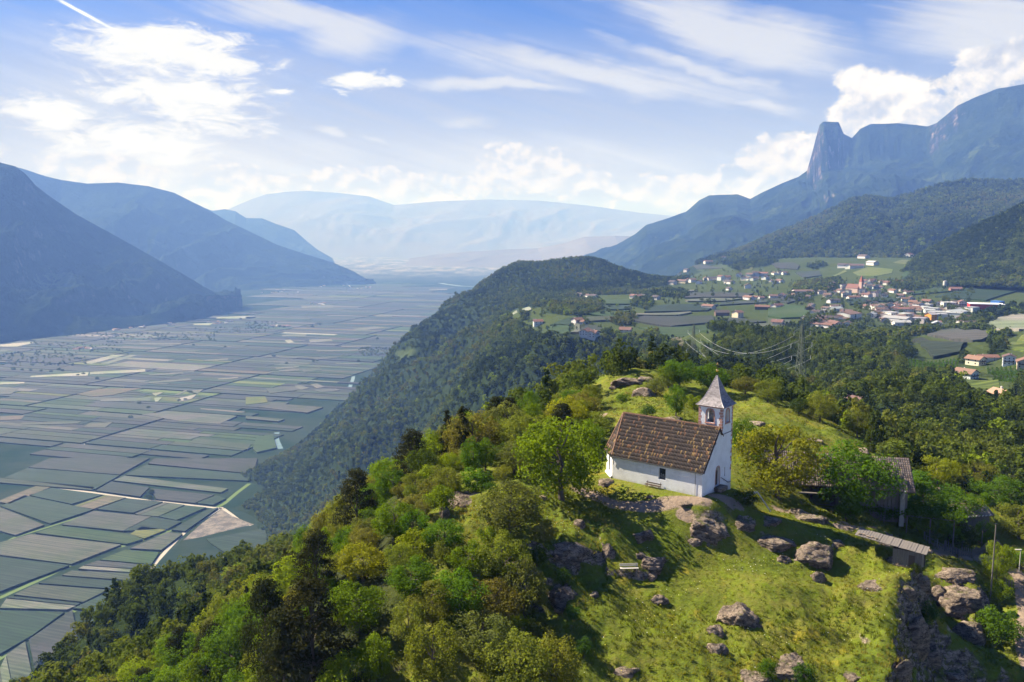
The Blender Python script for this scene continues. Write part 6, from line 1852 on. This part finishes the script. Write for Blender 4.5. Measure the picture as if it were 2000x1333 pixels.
c1 = lambda x, y: (1500 + x / 4, 460 + y / 4 + 3)
ca = lambda x, y: (960 + x / 3.7037, 480 + y / 3.7037 + 2)
village([(500,380,'chalet',WHITE,RR),(585,405,'small'),(465,472,'chalet',WHITE,RB),(520,448,'long',WHITE,RR),(565,448),(600,472),(665,490,'long',WHITE,RR),(750,385,'long',WHITE,RR),(810,352,'long',WHITE,RR),(790,410),(830,405),(885,405),(930,375,'chalet',WHITE,RR),(975,435,'long',WHITE,RR),(910,470),(830,468),(1035,478),(1080,430,'small',WHITE,RR),(715,430),(740,442),(860,442),(700,470),(770,470),(640,430,'tall',(.3,.2,.15),RB),(705,400,'chalet',(.3,.2,.15),RB),(510,515,'long',WHITE,RD),(620,452)],
        c1, 'around the village church', ('chalet', 'small', 'tall', 'long'), True, .92)
village([(525,582,'long',(.4,.45,.4),RG),(625,632,'hall',WHITE,RB),(330,582,'chalet',TIMB,RD),(340,545,'small',WHITE,RD),(290,648,'small'),(400,672,'long'),(430,702,'chalet'),(470,712,'long',WHITE,RR),(520,695,'long',WHITE,RR),(480,655,'long',WHITE,RD),(620,705,'chalet'),(810,625,'long',WHITE,RG),(360,600,'small',TIMB,RD),(450,680,'small')],
        c1, 'on the near village edge', ('chalet', 'small', 'long'), True, .92)
village([(760,555,'small',WHITE,RR),(830,568,'chalet',WHITE,RR),(870,605),(895,548),(950,565),(990,580),(960,625,'block'),(920,605),(1010,552),(1040,585,'long',WHITE,RR),(1090,585,'long',WHITE,RR),(1130,545),(1070,520,'tall'),(1120,500),(950,655,'block'),(1010,668,'hall',WHITE,RG),(1040,692,'long',WHITE,RG),(1060,635,'block',CREAM,RG),(1180,672,'block'),(890,620),(860,580),(1150,580),(1170,560)],
        c1, 'in the middle new quarter', ('chalet', 'small', 'tall'), True, .92)
village([(1240,525,'chalet',WHITE,RR),(1230,560),(1210,580,'block'),(1290,592,'block'),(1260,605,'block'),(1270,648,'tall',(.75,.33,.05),RG),(1340,540,'chalet',WHITE,RR),(1390,545,'block'),(1430,545,'block'),(1515,545,'tall',WHITE,RR),(1385,625,'bighall',WHITE,RG),(1450,615,'hall',WHITE,RG),(1490,620,'block'),(1320,705,'chalet',WHITE,RG),(1570,705,'barn',WHITE,RD),(1590,585,'block'),(1480,590,'long',WHITE,RG),(1340,640,'block'),(1180,590,'small')],
        c1, 'at the village right end', ('chalet', 'small', 'block'), True, .92)
village([(660,155),(700,160,'tall'),(720,150),(745,168),(780,140,'tall'),(800,158),(840,155),(690,145),(862,150),(1015,155,'tall',CREAM,RD),(1100,160),(815,220,'long',WHITE,RG),(600,240),(640,248),(690,245,'long'),(1165,210,'small'),(1480,52,'small')],
        c1, 'in the upper hamlet', ('chalet', 'long', 'small'), False, 1.5)
village([(40,485,'chalet',WHITE,RB),(105,475,'chalet',WHITE,RR),(145,483,'chalet',WHITE,RB),(205,477,'chalet',WHITE,RB),(70,556,'long',WHITE,RR),(75,695,'chalet',CREAM,RR),(270,450,'hall',WHITE,RB),(330,445,'long',WHITE,RD),(400,445,'long',WHITE,RD),(20,352),(60,365),(90,355),(50,295,'long',WHITE,RB),(100,290),(130,295),(310,480,'small')],
        c1, 'among orchards left of village', ('chalet', 'long', 'small'), True, 1.0)
village([(640,358,'long',CREAM,RB),(700,368,'long',WHITE,RB),(740,372),(1030,374),(1060,378),(1090,374),(1110,380),(1190,384),(1150,329,'long',WHITE,RG),(620,556,'chalet',WHITE,RR),(650,560,'small',WHITE,RR),(335,566,'chalet',WHITE,RR),(680,636,'long',WHITE,RR),(720,656,'chalet',WHITE,RR),(970,630,'chalet',WHITE,RR),(745,640,'small',WHITE,RR)],
        ca, 'below the dark hill', ('chalet', 'small'), True, 1.0)
village([(1225,194,'tall',(.3,.2,.16),RB),(1550,119),(1570,119),(1410,179),(1360,204,'small',CREAM,RB),(1380,264,'long',CREAM,RR),(1420,254,'long',CREAM,RR),(1450,259),(1500,269),(1550,244),(1590,244),(1660,244,'tall'),(1700,254),(1720,269),(1690,234),(1790,214),(1850,244),(1870,219),(1910,214,'tall'),(1900,244),(1960,209),(1980,239),(1830,244),(1720,316,'small'),(1855,302),(1310,274),(1680,84,'small')],
        ca, 'in the distant village', ('chalet', 'long'), False, 1.25)
village([(1860,384,'long',WHITE,RR),(1910,379,'small',WHITE,RR),(1950,382,'small'),(1570,449,'long',WHITE,RR),(1960,455,'long',TIMB,RR),(1665,500,'barn',TIMB,RD),(1780,516,'tall',CREAM,RR)],
        ca, 'in open plateau fields', ('chalet', 'small'), True, 1.0)
house(1852, 560, 'barn', (.25, .14, .10), RB, 'red brown barn beside the pale silo above the orchards', name='barn', cat='barn', rz=1.2)
house(1866, 570, 'barn', (.25, .14, .10), RR, 'long red roofed barn right of the pale silo', name='barn', cat='barn', rz=1.4)
house(1830, 533, 'long', (.4, .3, .25), RR, 'red roofed farmhouse at the foot of the wooded spur', rz=1.3)
house(1925, 603, 'bighall', (.45, .04, .04), (.62, .62, .62), 'big red hall with pale curved roof at the village end', rz=1.2, name='hall', cat='building', scl=1.0)
house(1948, 596, 'block', (.05, .16, .45), (.05, .18, .5), 'small blue building behind the big red hall', rz=.4, name='building', cat='building', scl=.8)
# near farms on the right
house(1905, 712, 'chalet', (.62, .57, .42), (.19, .11, .08), 'cream farmhouse with red brown roof above the vineyard', rz=.5, scl=.8)
house(1928, 705, 'long', (.6, .55, .45), (.21, .11, .085), 'long red roofed wing behind the cream farmhouse', rz=1.5, scl=.65)
house(1970, 712, 'tall', (.66, .65, .66), (.12, .075, .07), 'white two storey house with dark brown roof at the right', rz=-.5, scl=.7)
house(2000, 718, 'chalet', (.5, .42, .32), (.20, .11, .08), 'house with wooden balconies cut by the right edge', rz=-.5, scl=.8)
house(1886, 741, 'chalet', (.70, .69, .66), (.21, .12, .085), 'white house with tawny hipped roof on the bright green meadow', rz=.55, scl=.80)
house(1668, 790, 'small', (.50, .48, .45), (.14, .09, .075), 'small house half hidden in the wood behind the ridge', rz=.8, scl=.55)
house(1955, 783, 'small', (.42, .36, .28), (.30, .19, .13), 'small brown roofed hut between dark trees at the right', rz=.2, scl=1.0, name='hut', cat='hut')
more = []
for (x0, x1, y0, y1, n) in ((440, 1100, 350, 480, 26), (280, 640, 560, 715, 16), (740, 1200, 520, 690, 26), (1200, 1560, 520, 700, 12)):
    for _ in range(n): more.append((rng.uniform(x0, x1), rng.uniform(y0, y1)))
village(more, c1, 'scattered between village gardens', ('small', 'chalet', 'long'), False, .8)
# village church
pc = hit(1667, 572)
T = empty('church', pc, .5, 'village church with tall red brown pointed tower', 'church')
gable_body(12, 26, 9, 7).build('wall', M_WALL, T, col=(.45, .33, .28)); gable_roof(12, 26, 9, 7, .5).build('roof', M_ROOF, T, col=(.16, .075, .06))
tb = MB().box((0, -16, 9), (6, 6, 24)); tb.build('tower', M_WALL, T, col=(.50, .33, .28))
MB().poly([(-3.3, -19.3, 21), (3.3, -19.3, 21), (3.3, -12.7, 21), (-3.3, -12.7, 21), (0, -16, 33)], [(0, 1, 4), (1, 2, 4), (2, 3, 4), (3, 0, 4), (3, 2, 1, 0)]).build('spire', M_ROOF, T, col=(.26, .09, .07))
for s_ in (-1, 1): q = meshobj('window', WM, T); q.location = (s_ * 1.3, -19.05, 17); q.scale = (1, 1, 2.2)
ps = hit(1845, 563)
T = empty('silo', ps, 0, 'pale round silo tower beside the barns', 'silo')
m = MB().bar((0, 0, -1), (0, 0, 13), 3.4, None, 14); m.build('tank', M_PLASTER, T); MB().bar((0, 0, 13), (0, 0, 14.5), 3.5, .5, 14).build('cap', M_LEAD, T)
# hamlets on the valley floor: small houses at the mountain foot and along the roads
VH = [(185,640,30,5,'at the mountain foot, left'),(215,643,40,6,'at the mountain foot, middle'),(255,640,50,5,'at the mountain foot, right'),(300,634,60,5,'under the end of the near mountain'),(90,641,14,4,'directly under the left mountain slope'),(30,655,20,4,'at the left edge of the valley'),
      (165,683,30,4,'along the pale main road'),(430,632,40,6,'around the long greenhouse roofs'),(545,640,30,4,'by the valley trees in the middle'),(540,570,70,5,'under the second left mountain'),(650,558,60,5,'at the tip of the second mountain'),(700,562,60,5,'just past the mountain tip'),(620,595,40,4,'around the bright far road')]
for (x, y, sp_, sy_, zone) in VH:
    for j in range(8):
        k = rng.choice(('long', 'chalet', 'long', 'hall')); wc, wn = rng.choice(((WHITE, 'white'), (CREAM, 'cream'), (WHITE, 'white'))); rc, rn = rng.choice(((RR, 'red'), (RB, 'brown'), (RD, 'dark'), (RG, 'grey'), (RR, 'red')))
        house(x + rng.uniform(-sp_, sp_) * .6, y + rng.uniform(-sy_, sy_) * .6, k, wc, rc, 'tiny %s %s with %s roof %s' % (wn, {'long': 'long house', 'chalet': 'house', 'hall': 'hall'}[k], rn, zone), 'tiny houses ' + zone, None, False, 'house', 1.25)

# ------------------------------------------------------------------ farm buildings by the chapel
def world(px, py, y): return Vector(P(px, py, y))


M_GREYP = mat('grey_render', rough=.9, fn=lambda t: t.mix(t.noise(t.pos(), 2, 5, .7), (.20, .185, .165), (.38, .36, .32)))


def build_barn():
    c = hit(1660, 1006); yaw = math.radians(-14)
    T = empty('barn', (c.x - 1, c.y + 7, c.z - .3), yaw, 'old timber barn with weathered tiled roof half hidden behind trees', 'barn')
    L_, W_, H_, RH_ = 21.0, 8.5, 4.6, 2.9
    # long axis along local x; front faces -y
    for i in range(42):
        x = -L_ / 2 + .25 + i * .5
        if -8.5 < x < .5 : z0, z1 = 3.2, H_
        else: z0, z1 = -1, H_
        MB().box((x, -W_ / 2, (z0 + z1) / 2), (.44, .08 + .03 * (i % 2), z1 - z0)).build('plank', M_GREYW if i > 22 else M_DARKW, T)
    MB().box((0, W_ / 2, 1.8), (L_, .3, 5.6)).build('back_wall', M_DARKW, T)
    for s in (-1, 1):
        g = MB(); x = s * L_ / 2
        g.poly([(x - .1, -W_ / 2, -1), (x - .1, W_ / 2, -1), (x - .1, W_ / 2, H_), (x - .1, 0, H_ + RH_), (x - .1, -W_ / 2, H_), (x + .1, -W_ / 2, -1), (x + .1, W_ / 2, -1), (x + .1, W_ / 2, H_), (x + .1, 0, H_ + RH_), (x + .1, -W_ / 2, H_)],
               [(0, 1, 2, 3, 4), (9, 8, 7, 6, 5), (0, 5, 6, 1), (1, 6, 7, 2), (2, 7, 8, 3), (3, 8, 9, 4), (4, 9, 5, 0)])
        g.build('gable', M_GREYW, T)
    for x in (-8.4, -5.4, -2.4, .4): MB().box((x, -W_ / 2 - .1, 1.2), (.3, .3, 4.4)).build('post', M_DARKW, T)
    MB().box((9.8, -W_ / 2 - .6, 1.2), (.6, .6, 5.0)).build('pillar', M_GREYP, T)
    MB().bar((9.8, -W_ / 2 - .7, 2.6), (9.8, -W_ / 2 - 1.9, 4.2), .14, None, 4).build('brace', M_WHITEW, T)
    MB().box((-4, -W_ / 2 - .9, 2.9), (9.6, 2.0, .14)).build('lean_to_roof', M_GREYW, T)
    for k in range(3): MB().bar((-8.6, -W_ / 2 - 1.4, .4 + k * .42), (.6, -W_ / 2 - 1.4, .4 + k * .42), .05, None, 4).build('rail', M_GREYW, T)
    sl = math.hypot(W_ / 2, RH_); up = Vector((0, W_ / 2, RH_)).normalized()
    for s in (-1, 1):
        M = Matrix.Identity(4); u_ = Vector((0, -s * up.y, up.z)) if s > 0 else Vector((0, up.y, up.z)); nn = Vector((0, s * up.z, up.y))
        e0 = Vector((-L_ / 2 - .9, s * (W_ / 2 + 1.1), H_ - 1.1 * RH_ / (W_ / 2)))
        M.col[0] = (1, 0, 0, 0); M.col[1] = (*u_, 0); M.col[2] = (*nn, 0); M.col[3] = (*e0, 1)
        SLn = sl + 1.1 * sl / (W_ / 2)
        rect = [(0, 0), (L_ + 1.8, 0), (L_ + 1.8, SLn), (0, SLn)]
        m = MB(); m.poly([M @ Vector((*p, 0)) for p in rect] + [M @ Vector((*p, -.15)) for p in rect], [(0, 1, 2, 3), (7, 6, 5, 4), (0, 4, 5, 1), (1, 5, 6, 2), (2, 6, 7, 3), (3, 7, 4, 0)])
        r = m.build('roof', M_DARKW, T)
        def bc():
            k = rng.uniform(.75, 1.25); return tuple(q * k for q in rng.choice(((.16, .125, .105), (.19, .15, .13), (.13, .105, .095), (.22, .16, .12))))
        tiled(rect, .3, .42, 'roof_tiles', M_TILE, r, M, bc)
    return T


build_barn()


def build_hut():
    c = hit(1775, 1098); T = empty('hut', (c.x, c.y, c.z), math.radians(-34), 'low grey wooden hut with flat sloping roof beside the path', 'hut'); T.scale = (.74, .74, .74)
    for i in range(12):
        x = -2.0 + i * .34
        MB().box((x, -1.5, .75), (.30, .06 + .03 * (i % 2), 3.1)).build('plank', M_GREYW, T)
    for i in range(8):
        y = -1.4 + i * .36
        MB().box((1.95, y, .75), (.06 + .02 * (i % 2), .32, 3.0)).build('plank', M_GREYW, T)
    MB().box((-2.1, 0, .75), (.08, 3.0, 3.0)).box((0, 1.5, .75), (4.2, .08, 3.0)).build('back_wall', M_DARKW, T)
    MB().box((.6, -1.56, .8), (.9, .05, 1.8)).build('door', M_DARKW, T)
    # long roof running back over the bank
    for i in range(26):
        x = -7.6 + i * .40
        z = 2.35 + .10 * (2.6 - x)
        m = MB(); r_ = rng.uniform(-.03, .03)
        m.box((x, 0, z + r_), (.42, 3.9, .07)); m.build('roof_board', M_GREYW, T)
    for (x, y, r_) in ((-7.2, -1.2, .34), (-6.6, -1.0, .26), (-5.9, -1.35, .3), (-5.3, -1.1, .24), (-4.6, -1.4, .28)):
        me = rock_mesh(int(abs(x) * 10), r_ * 1.2, r_, r_ * .5, 3); o = meshobj('roof_stone', me, T, M_STONE); o.location = (x, y, 2.45 + .10 * (2.6 - x) + .1)
    return T


build_hut()


def shed():
    c = hit(1888, 1030); T = empty('shed', (c.x, c.y, c.z), math.radians(10), 'small dark shed with pale scalloped roof edge among bushes', 'shed')
    for i in range(12): MB().box((-2.3 + i * .42, -1.6, 1.0), (.38, .06 + .03 * (i % 2), 3.0)).build('plank', M_GREYW, T)
    MB().box((-2.5, 0, 1), (.1, 3.2, 3)).box((2.5, 0, 1), (.1, 3.2, 3)).build('side_wall', M_DARKW, T)
    gr = gable_roof(3.4, 5.6, 2.5, .9, .3, .1); gr.v = [(y, x, z) for x, y, z in gr.v]; gr.build('roof', M_GREYW, T)
    for i in range(9): MB().bar((-2.7 + i * .6, -1.95, 2.38), (-2.4 + i * .6, -1.97, 2.52), .10, .06, 5).build('roof_tile', M_WHITEW, T)


shed()


def build_bench(p, rz, w, label, col, nb=2, hs=1.0):
    T = empty('bench', p, rz, label, 'bench')
    for i in range(3): MB().box((0, -.05 - i * .15, .44), (w, .12, .04)).build('seat_slat', col, T)
    for i in range(nb): MB().box((0, .08, .62 + i * .18), (w, .035, .12)).build('back_slat', col, T)
    for s in (-1, 1):
        for y in (-.33, .03): MB().box((s * w * .42, y, .18), (.07, .07, .55)).build('leg', M_GREYW, T)
        MB().box((s * w * .42, .10, .62), (.06, .04, .5)).build('back_post', M_GREYW, T)


pb = hit(1228, 1118)
build_bench((pb.x, pb.y, pb.z + .15), .06, 2.1, 'weathered grey bench standing on the grassy slope below the chapel', M_WHITEW)
R0 = rotm(D1, D2, CB)
q = R0 @ Vector((6.6, -.22, 0)); build_bench((q.x, q.y, gz(q.x, q.y) - .08), YAW - math.pi / 2 + 0, 2.2, 'dark slim bench against the long white chapel wall', M_DARKW, 1)
# timber frame (swing) beside the ochre tree
pf = world(1462, 975, 103); pf.z = gz(pf.x, pf.y)
T = empty('timber_frame', pf, 0, 'leaning pale timber frame right of the chapel tower', 'frame')
MB().bar((-.6, .8, 0.2), (1.1, 0, 1.7), .09, None, 5).build('beam', M_WHITEW, T); MB().bar((1.1, 0, 1.7), (2.6, -1.0, -.6), .08, None, 5).build('post', M_WHITEW, T); MB().bar((-.9, 1.2, -.2), (.9, .3, 1.65), .07, None, 5).build('beam', M_WHITEW, T)
# tall pole by the young tree
pp = hit(1934, 1172)
T = empty('pole', pp, 0, 'tall thin wooden pole beside the lime green tree', 'pole'); MB().bar((0, 0, -.5), (0, 0, 10.3), .10, .07, 8).build('shaft', M_GREYW, T)
MB().box((0, 0, 10.3), (.25, .25, .06)).build('cap', M_IRON, T)
pp = hit(1916, 1080)
T = empty('pole', pp, 0, 'short thin pole beside the upper path', 'pole'); MB().bar((0, 0, -.5), (0, 0, 3.4), .06, .05, 6).build('shaft', M_GREYW, T); MB().box((0, 0, 3.4), (.16, .16, .05)).build('cap', M_IRON, T)
pp = hit(1990, 1118)
T = empty('street_lamp', pp, 0, 'small white lamp post at the right edge of the path', 'lamp'); MB().bar((0, 0, -.3), (0, 0, 3.2), .06, .05, 6).build('post', M_WHITEW, T); MB().box((-.35, 0, 3.2), (.9, .22, .10)).build('lamp_head', M_WHITEW, T)


def fence(px, lab, h=1.1, slat=.14, gap=.30):
    w = hits(px); pts = [Vector(q) for q in w]
    T = empty('fence', pts[0], 0, lab, 'fence'); o = pts[0]
    for a, b in zip(pts[:-1], pts[1:]):
        d = b - a; n = max(2, int(d.length / gap)); dd = d.normalized(); rz = math.atan2(d.y, d.x)
        for i in range(n):
            p = a.lerp(b, (i + .5) / n); z = gz(p.x, p.y)
            M = Matrix.Translation((p.x - o.x, p.y - o.y, z - o.z)) @ Matrix.Rotation(rz, 4, 'Z')
            MB().box((0, 0, h / 2), (slat, .04, h + .25), M).build('slat', M_GREYW, T)
        za, zb = gz(a.x, a.y), gz(b.x, b.y)
        for hh in (.3, .85): MB().bar((a.x - o.x, a.y - o.y, za - o.z + hh), (b.x - o.x, b.y - o.y, zb - o.z + hh), .045, None, 4).build('rail', M_GREYW, T)
        MB().box((a.x - o.x, a.y - o.y, za - o.z + .5), (.14, .14, 1.5)).build('post', M_GREYW, T)


fence([(1962,1146),(1978,1152)], 'short dark picket fence beside the lower path')
fence([(1845,1072),(1872,1088),(1900,1090),(1930,1080)], 'low dark wooden fence above the path bend')
fence([(1968,1098),(1985,1108),(2010,1122)], 'grey wooden fence at the right edge by the path')
fence([(1805,1056),(1830,1070),(1850,1080)], 'low rail fence running from the hut along the path', .7, .12, .6)
# pergola greenery posts behind hut
pg = hit(1770, 1042)
T = empty('pergola', pg, math.radians(-20), 'dark vine pergola behind the low wooden hut', 'pergola')
for i in range(5):
    MB().bar((-6 + i * 3, 0, -1.5), (-6 + i * 3, 0, 2.6), .09, None, 5).build('post', M_GREYW, T)
MB().bar((-6.4, 0, 2.6), (6.4, 0, 2.6), .08, None, 4).build('beam', M_GREYW, T); MB().bar((-6.4, 3.5, 2.8), (6.4, 3.5, 2.8), .08, None, 4).build('beam', M_GREYW, T)
for i in range(14): MB().bar((-6.2 + i * .95, -.5, 2.7), (-6.2 + i * .95, 4, 2.9), .05, None, 4).build('crossbar', M_GREYW, T)
r9 = np.random.default_rng(9); nn_ = 5200
cen = np.stack([r9.uniform(-6.8, 7.5, nn_), r9.uniform(-.8, 4.6, nn_), r9.normal(3.05, .28, nn_)], 1)
V_, F_ = leaf_quads(cen, unit(r9.normal(size=(nn_, 3)) + np.array([0, 0, 1.0])), np.full(nn_, .17), r9)
o = meshobj('vine_leaves', mesh_np('vine_leaves', V_, F_), T, M_LEAF, col=(.075, .13, .010)); tag(o, kind='stuff')


# ------------------------------------------------------------------ power line
M_STEEL = mat('green_grey_steel', (.13, .15, .10), .6, .2); M_WIRE = mat('aluminium_wire', (.55, .56, .56), .4, .5); M_INS = mat('glass_insulator', (.75, .76, .76), .3)


def pylon(base, H_, yaw, label, arms=((.60, 4.6), (.76, 5.6), (.91, 4.4)), r=.11):
    T = empty('power_pylon', base, yaw, label, 'pylon')
    def half(z): return 2.4 * (1 - z / H_) ** 1.1 + .45
    L_ = [0, 5, 9.5, 13.5, 17, 20, 22.6, 25, 27.3, 29.5, 31.6, 33.6, 35.5]; L_ = [z for z in L_ if z < H_] + [H_]
    for sx in (-1, 1):
        for sy in (-1, 1):
            m = MB()
            for a, b in zip(L_[:-1], L_[1:]): m.bar((sx * half(a), sy * half(a), a - (3 if a == 0 else 0)), (sx * half(b), sy * half(b), b), r * 1.5, None, 4)
            m.build('leg', M_STEEL, T)
    for a, b in zip(L_[:-1], L_[1:]):
        ha, hb = half(a), half(b)
        for k in range(4):
            ca_, sa_ = [(1, 0), (0, 1), (-1, 0), (0, -1)][k]
            def cor(s, h, z): return (ca_ * h - sa_ * h * s, sa_ * h + ca_ * h * s, z)
            MB().bar(cor(-1, ha, a), cor(1, hb, b), r * .8, None, 4).build('brace', M_STEEL, T)
            MB().bar(cor(1, ha, a), cor(-1, hb, b), r * .8, None, 4).build('brace', M_STEEL, T)
    ends = []
    for (f, ln) in arms:
        z = H_ * f; h = half(z)
        for s in (-1, 1):
            tip = Vector((s * (h + ln), 0, z)); m = MB()
            for q in (-1, 1):
                m.bar((s * h, q * h, z), tip, r * .8, None, 4); m.bar((s * h, q * h, z + 1.9), tip, r * .8, None, 4)
            for j in range(1, 4):
                t_ = j / 4; m.bar((s * (h + ln * t_), -h * (1 - t_), z), (s * (h + ln * t_), h * (1 - t_), z), r * .6, None, 4)
                m.bar((s * (h + ln * t_), -h * (1 - t_), z), (s * (h + ln * t_), -h * (1 - t_), z + 1.9 * (1 - t_)), r * .6, None, 4)
            m.build('crossarm', M_STEEL, T)
            ins = MB()
            for j in range(10): ins.bar((tip.x, 0, z - .1 - j * .22), (tip.x, 0, z - .1 - j * .22 - .12), .15, .09, 6)
            ins.bar((tip.x, 0, z), (tip.x, 0, z - 2.3), .05, None, 4); ins.build('insulator', M_INS, T)
            ends.append(Matrix.Translation(base) @ Matrix.Rotation(yaw, 4, 'Z') @ Vector((tip.x, 0, z - 2.3)))
    return T, ends


pA = world(1561, 775, 430); pA.z = gz(pA.x, pA.y)
pB = hit(1352, 706); 
pB = world(1353, 712, 640); pB.z = gz(pB.x, pB.y)
zA = CZ + (world(1566, 633, 430).z - CZ) - pA.z
dAB = (pB - pA); yw = math.atan2(dAB.y, dAB.x) - math.pi / 2
_, eA = pylon(pA, zA, yw + .25, 'tall green grey lattice power pylon rising from the wood behind the meadow')
zB = world(1353, 634, 640).z - pB.z
_, eB = pylon(pB, zB, yw + .25, 'distant lattice power pylon at the far end of the wires', r=.10)
for a, b in zip(eA, eB):
    m = MB(); sag = 13.0; n = 26; pr = None
    for i in range(n + 1):
        t_ = i / n; q = a.lerp(b, t_); q.z -= sag * 4 * t_ * (1 - t_)
        if pr: m.bar(pr, q, .055, None, 4)
        pr = q
    o = m.build('power_line', M_WIRE); tag(o, 'sagging silvery power line between the two lattice pylons', 'wire', 'wires strung between the pylons')
pC = hit(1192, 512); pC = Vector((pC.x, pC.y, gz(pC.x, pC.y)))
pylon(pC, 34, .4, 'tiny pylon on the right shoulder of the dark wooded hill', r=.25)

# ------------------------------------------------------------------ valley trees
for (x, y, sz) in [(373,769,9),(380,772,7),(250,694,8),(163,733,9),(152,735,8),(190,742,10),(295,966,10),(290,974,8),(296,978,9),(26,724,12),(43,725,9),(60,726,9),(80,727,9),(100,728,9),(115,724,10),(122,726,9),(535,698,12),(560,712,9),(737,664,12),(255,818,9),(290,799,8),(272,790,8),(240,845,7),(378,676,10),(420,668,9),(610,640,14),(625,636,12),(470,625,12),(440,680,9),(350,785,8),(362,783,8),(700,707,9),(612,708,9),(545,640,14),(555,641,12),(620,707,9)]:
    p = hit(x, y); plant((p.x, p.y, 0), sz * 1.5, sz * 1.2, 'broad', 'dark', 'small dark tree standing alone among the valley orchards', 'lone trees between the valley fields')
vt = np.concatenate([np.stack([RNG.uniform(a, b, n), RNG.uniform(c, d, n)], 1) for a, b, c, d, n in ((-20, 170, 690, 716, 160), (190, 420, 652, 666, 200), (60, 240, 668, 690, 90), (480, 540, 630, 644, 90), (700, 755, 680, 697, 90), (560, 760, 560, 580, 120), (380, 520, 640, 652, 80), (20, 200, 640, 660, 90))])
hh = hits([(1500 + rng.uniform(250, 1600) / 4, 460 + rng.uniform(340, 720) / 4) for _ in range(520)] + [(rng.uniform(1290, 1560), rng.uniform(528, 600)) for _ in range(240)] + [(rng.uniform(1000, 1250), rng.uniform(600, 650)) for _ in range(60)])
forest('village_trees', hh[:, 0], hh[:, 1], hh[:, 2], mid, 3, 2, 5, 9, .2, .01, .5)
hh = hits(vt); forest('valley_hedges', hh[:, 0], hh[:, 1], np.zeros(len(hh)), far, 3, 1, 8, 13, .1, .01, .5)
# vineyard rows on the right
for (poly, n, hgt_, ang) in (([(1765,706),(1790,704),(1875,704),(1862,734),(1768,736)], 15, 2.0, 0), ([(1925,722),(1950,715),(2060,712),(2060,740),(1975,750),(1948,746)], 15, 2.2, 1)):
    w = hits(poly); rowsV = []
    a = Vector(w[0]); b = Vector(w[2]); c_ = Vector(w[-1]); d_ = Vector(w[3])
    for i in range(n):
        t_ = (i + .5) / n; s = a.lerp(b, t_); e = c_.lerp(d_, t_); k = max(8, int((e - s).length / 2.2))
        rr_ = np.random.default_rng(i); cen = []
        for j in range(k * 16):
            q = s.lerp(e, rr_.random()); cen.append((q.x + rr_.normal(0, .3), q.y + rr_.normal(0, .3), 0))
        cen = np.array(cen); cen[:, 2] = ground(cen[:, 0], cen[:, 1]) + rr_.uniform(.4, hgt_, len(cen))
        V_, F_ = leaf_quads(cen, unit(rr_.normal(size=(len(cen), 3))), np.full(len(cen), .42), rr_)
        o = meshobj('vine_row', mesh_np('vine_row', V_, F_), None, M_LEAF, col=jit((.060, .11, .016), .1))
        tag(o, 'green vine row in the vineyard %s' % ('below the cream farmhouse' if ang == 0 else 'right of the white house on the meadow'), 'vines', 'vine rows %s' % ('below the farmhouse' if ang == 0 else 'right of the meadow house'))
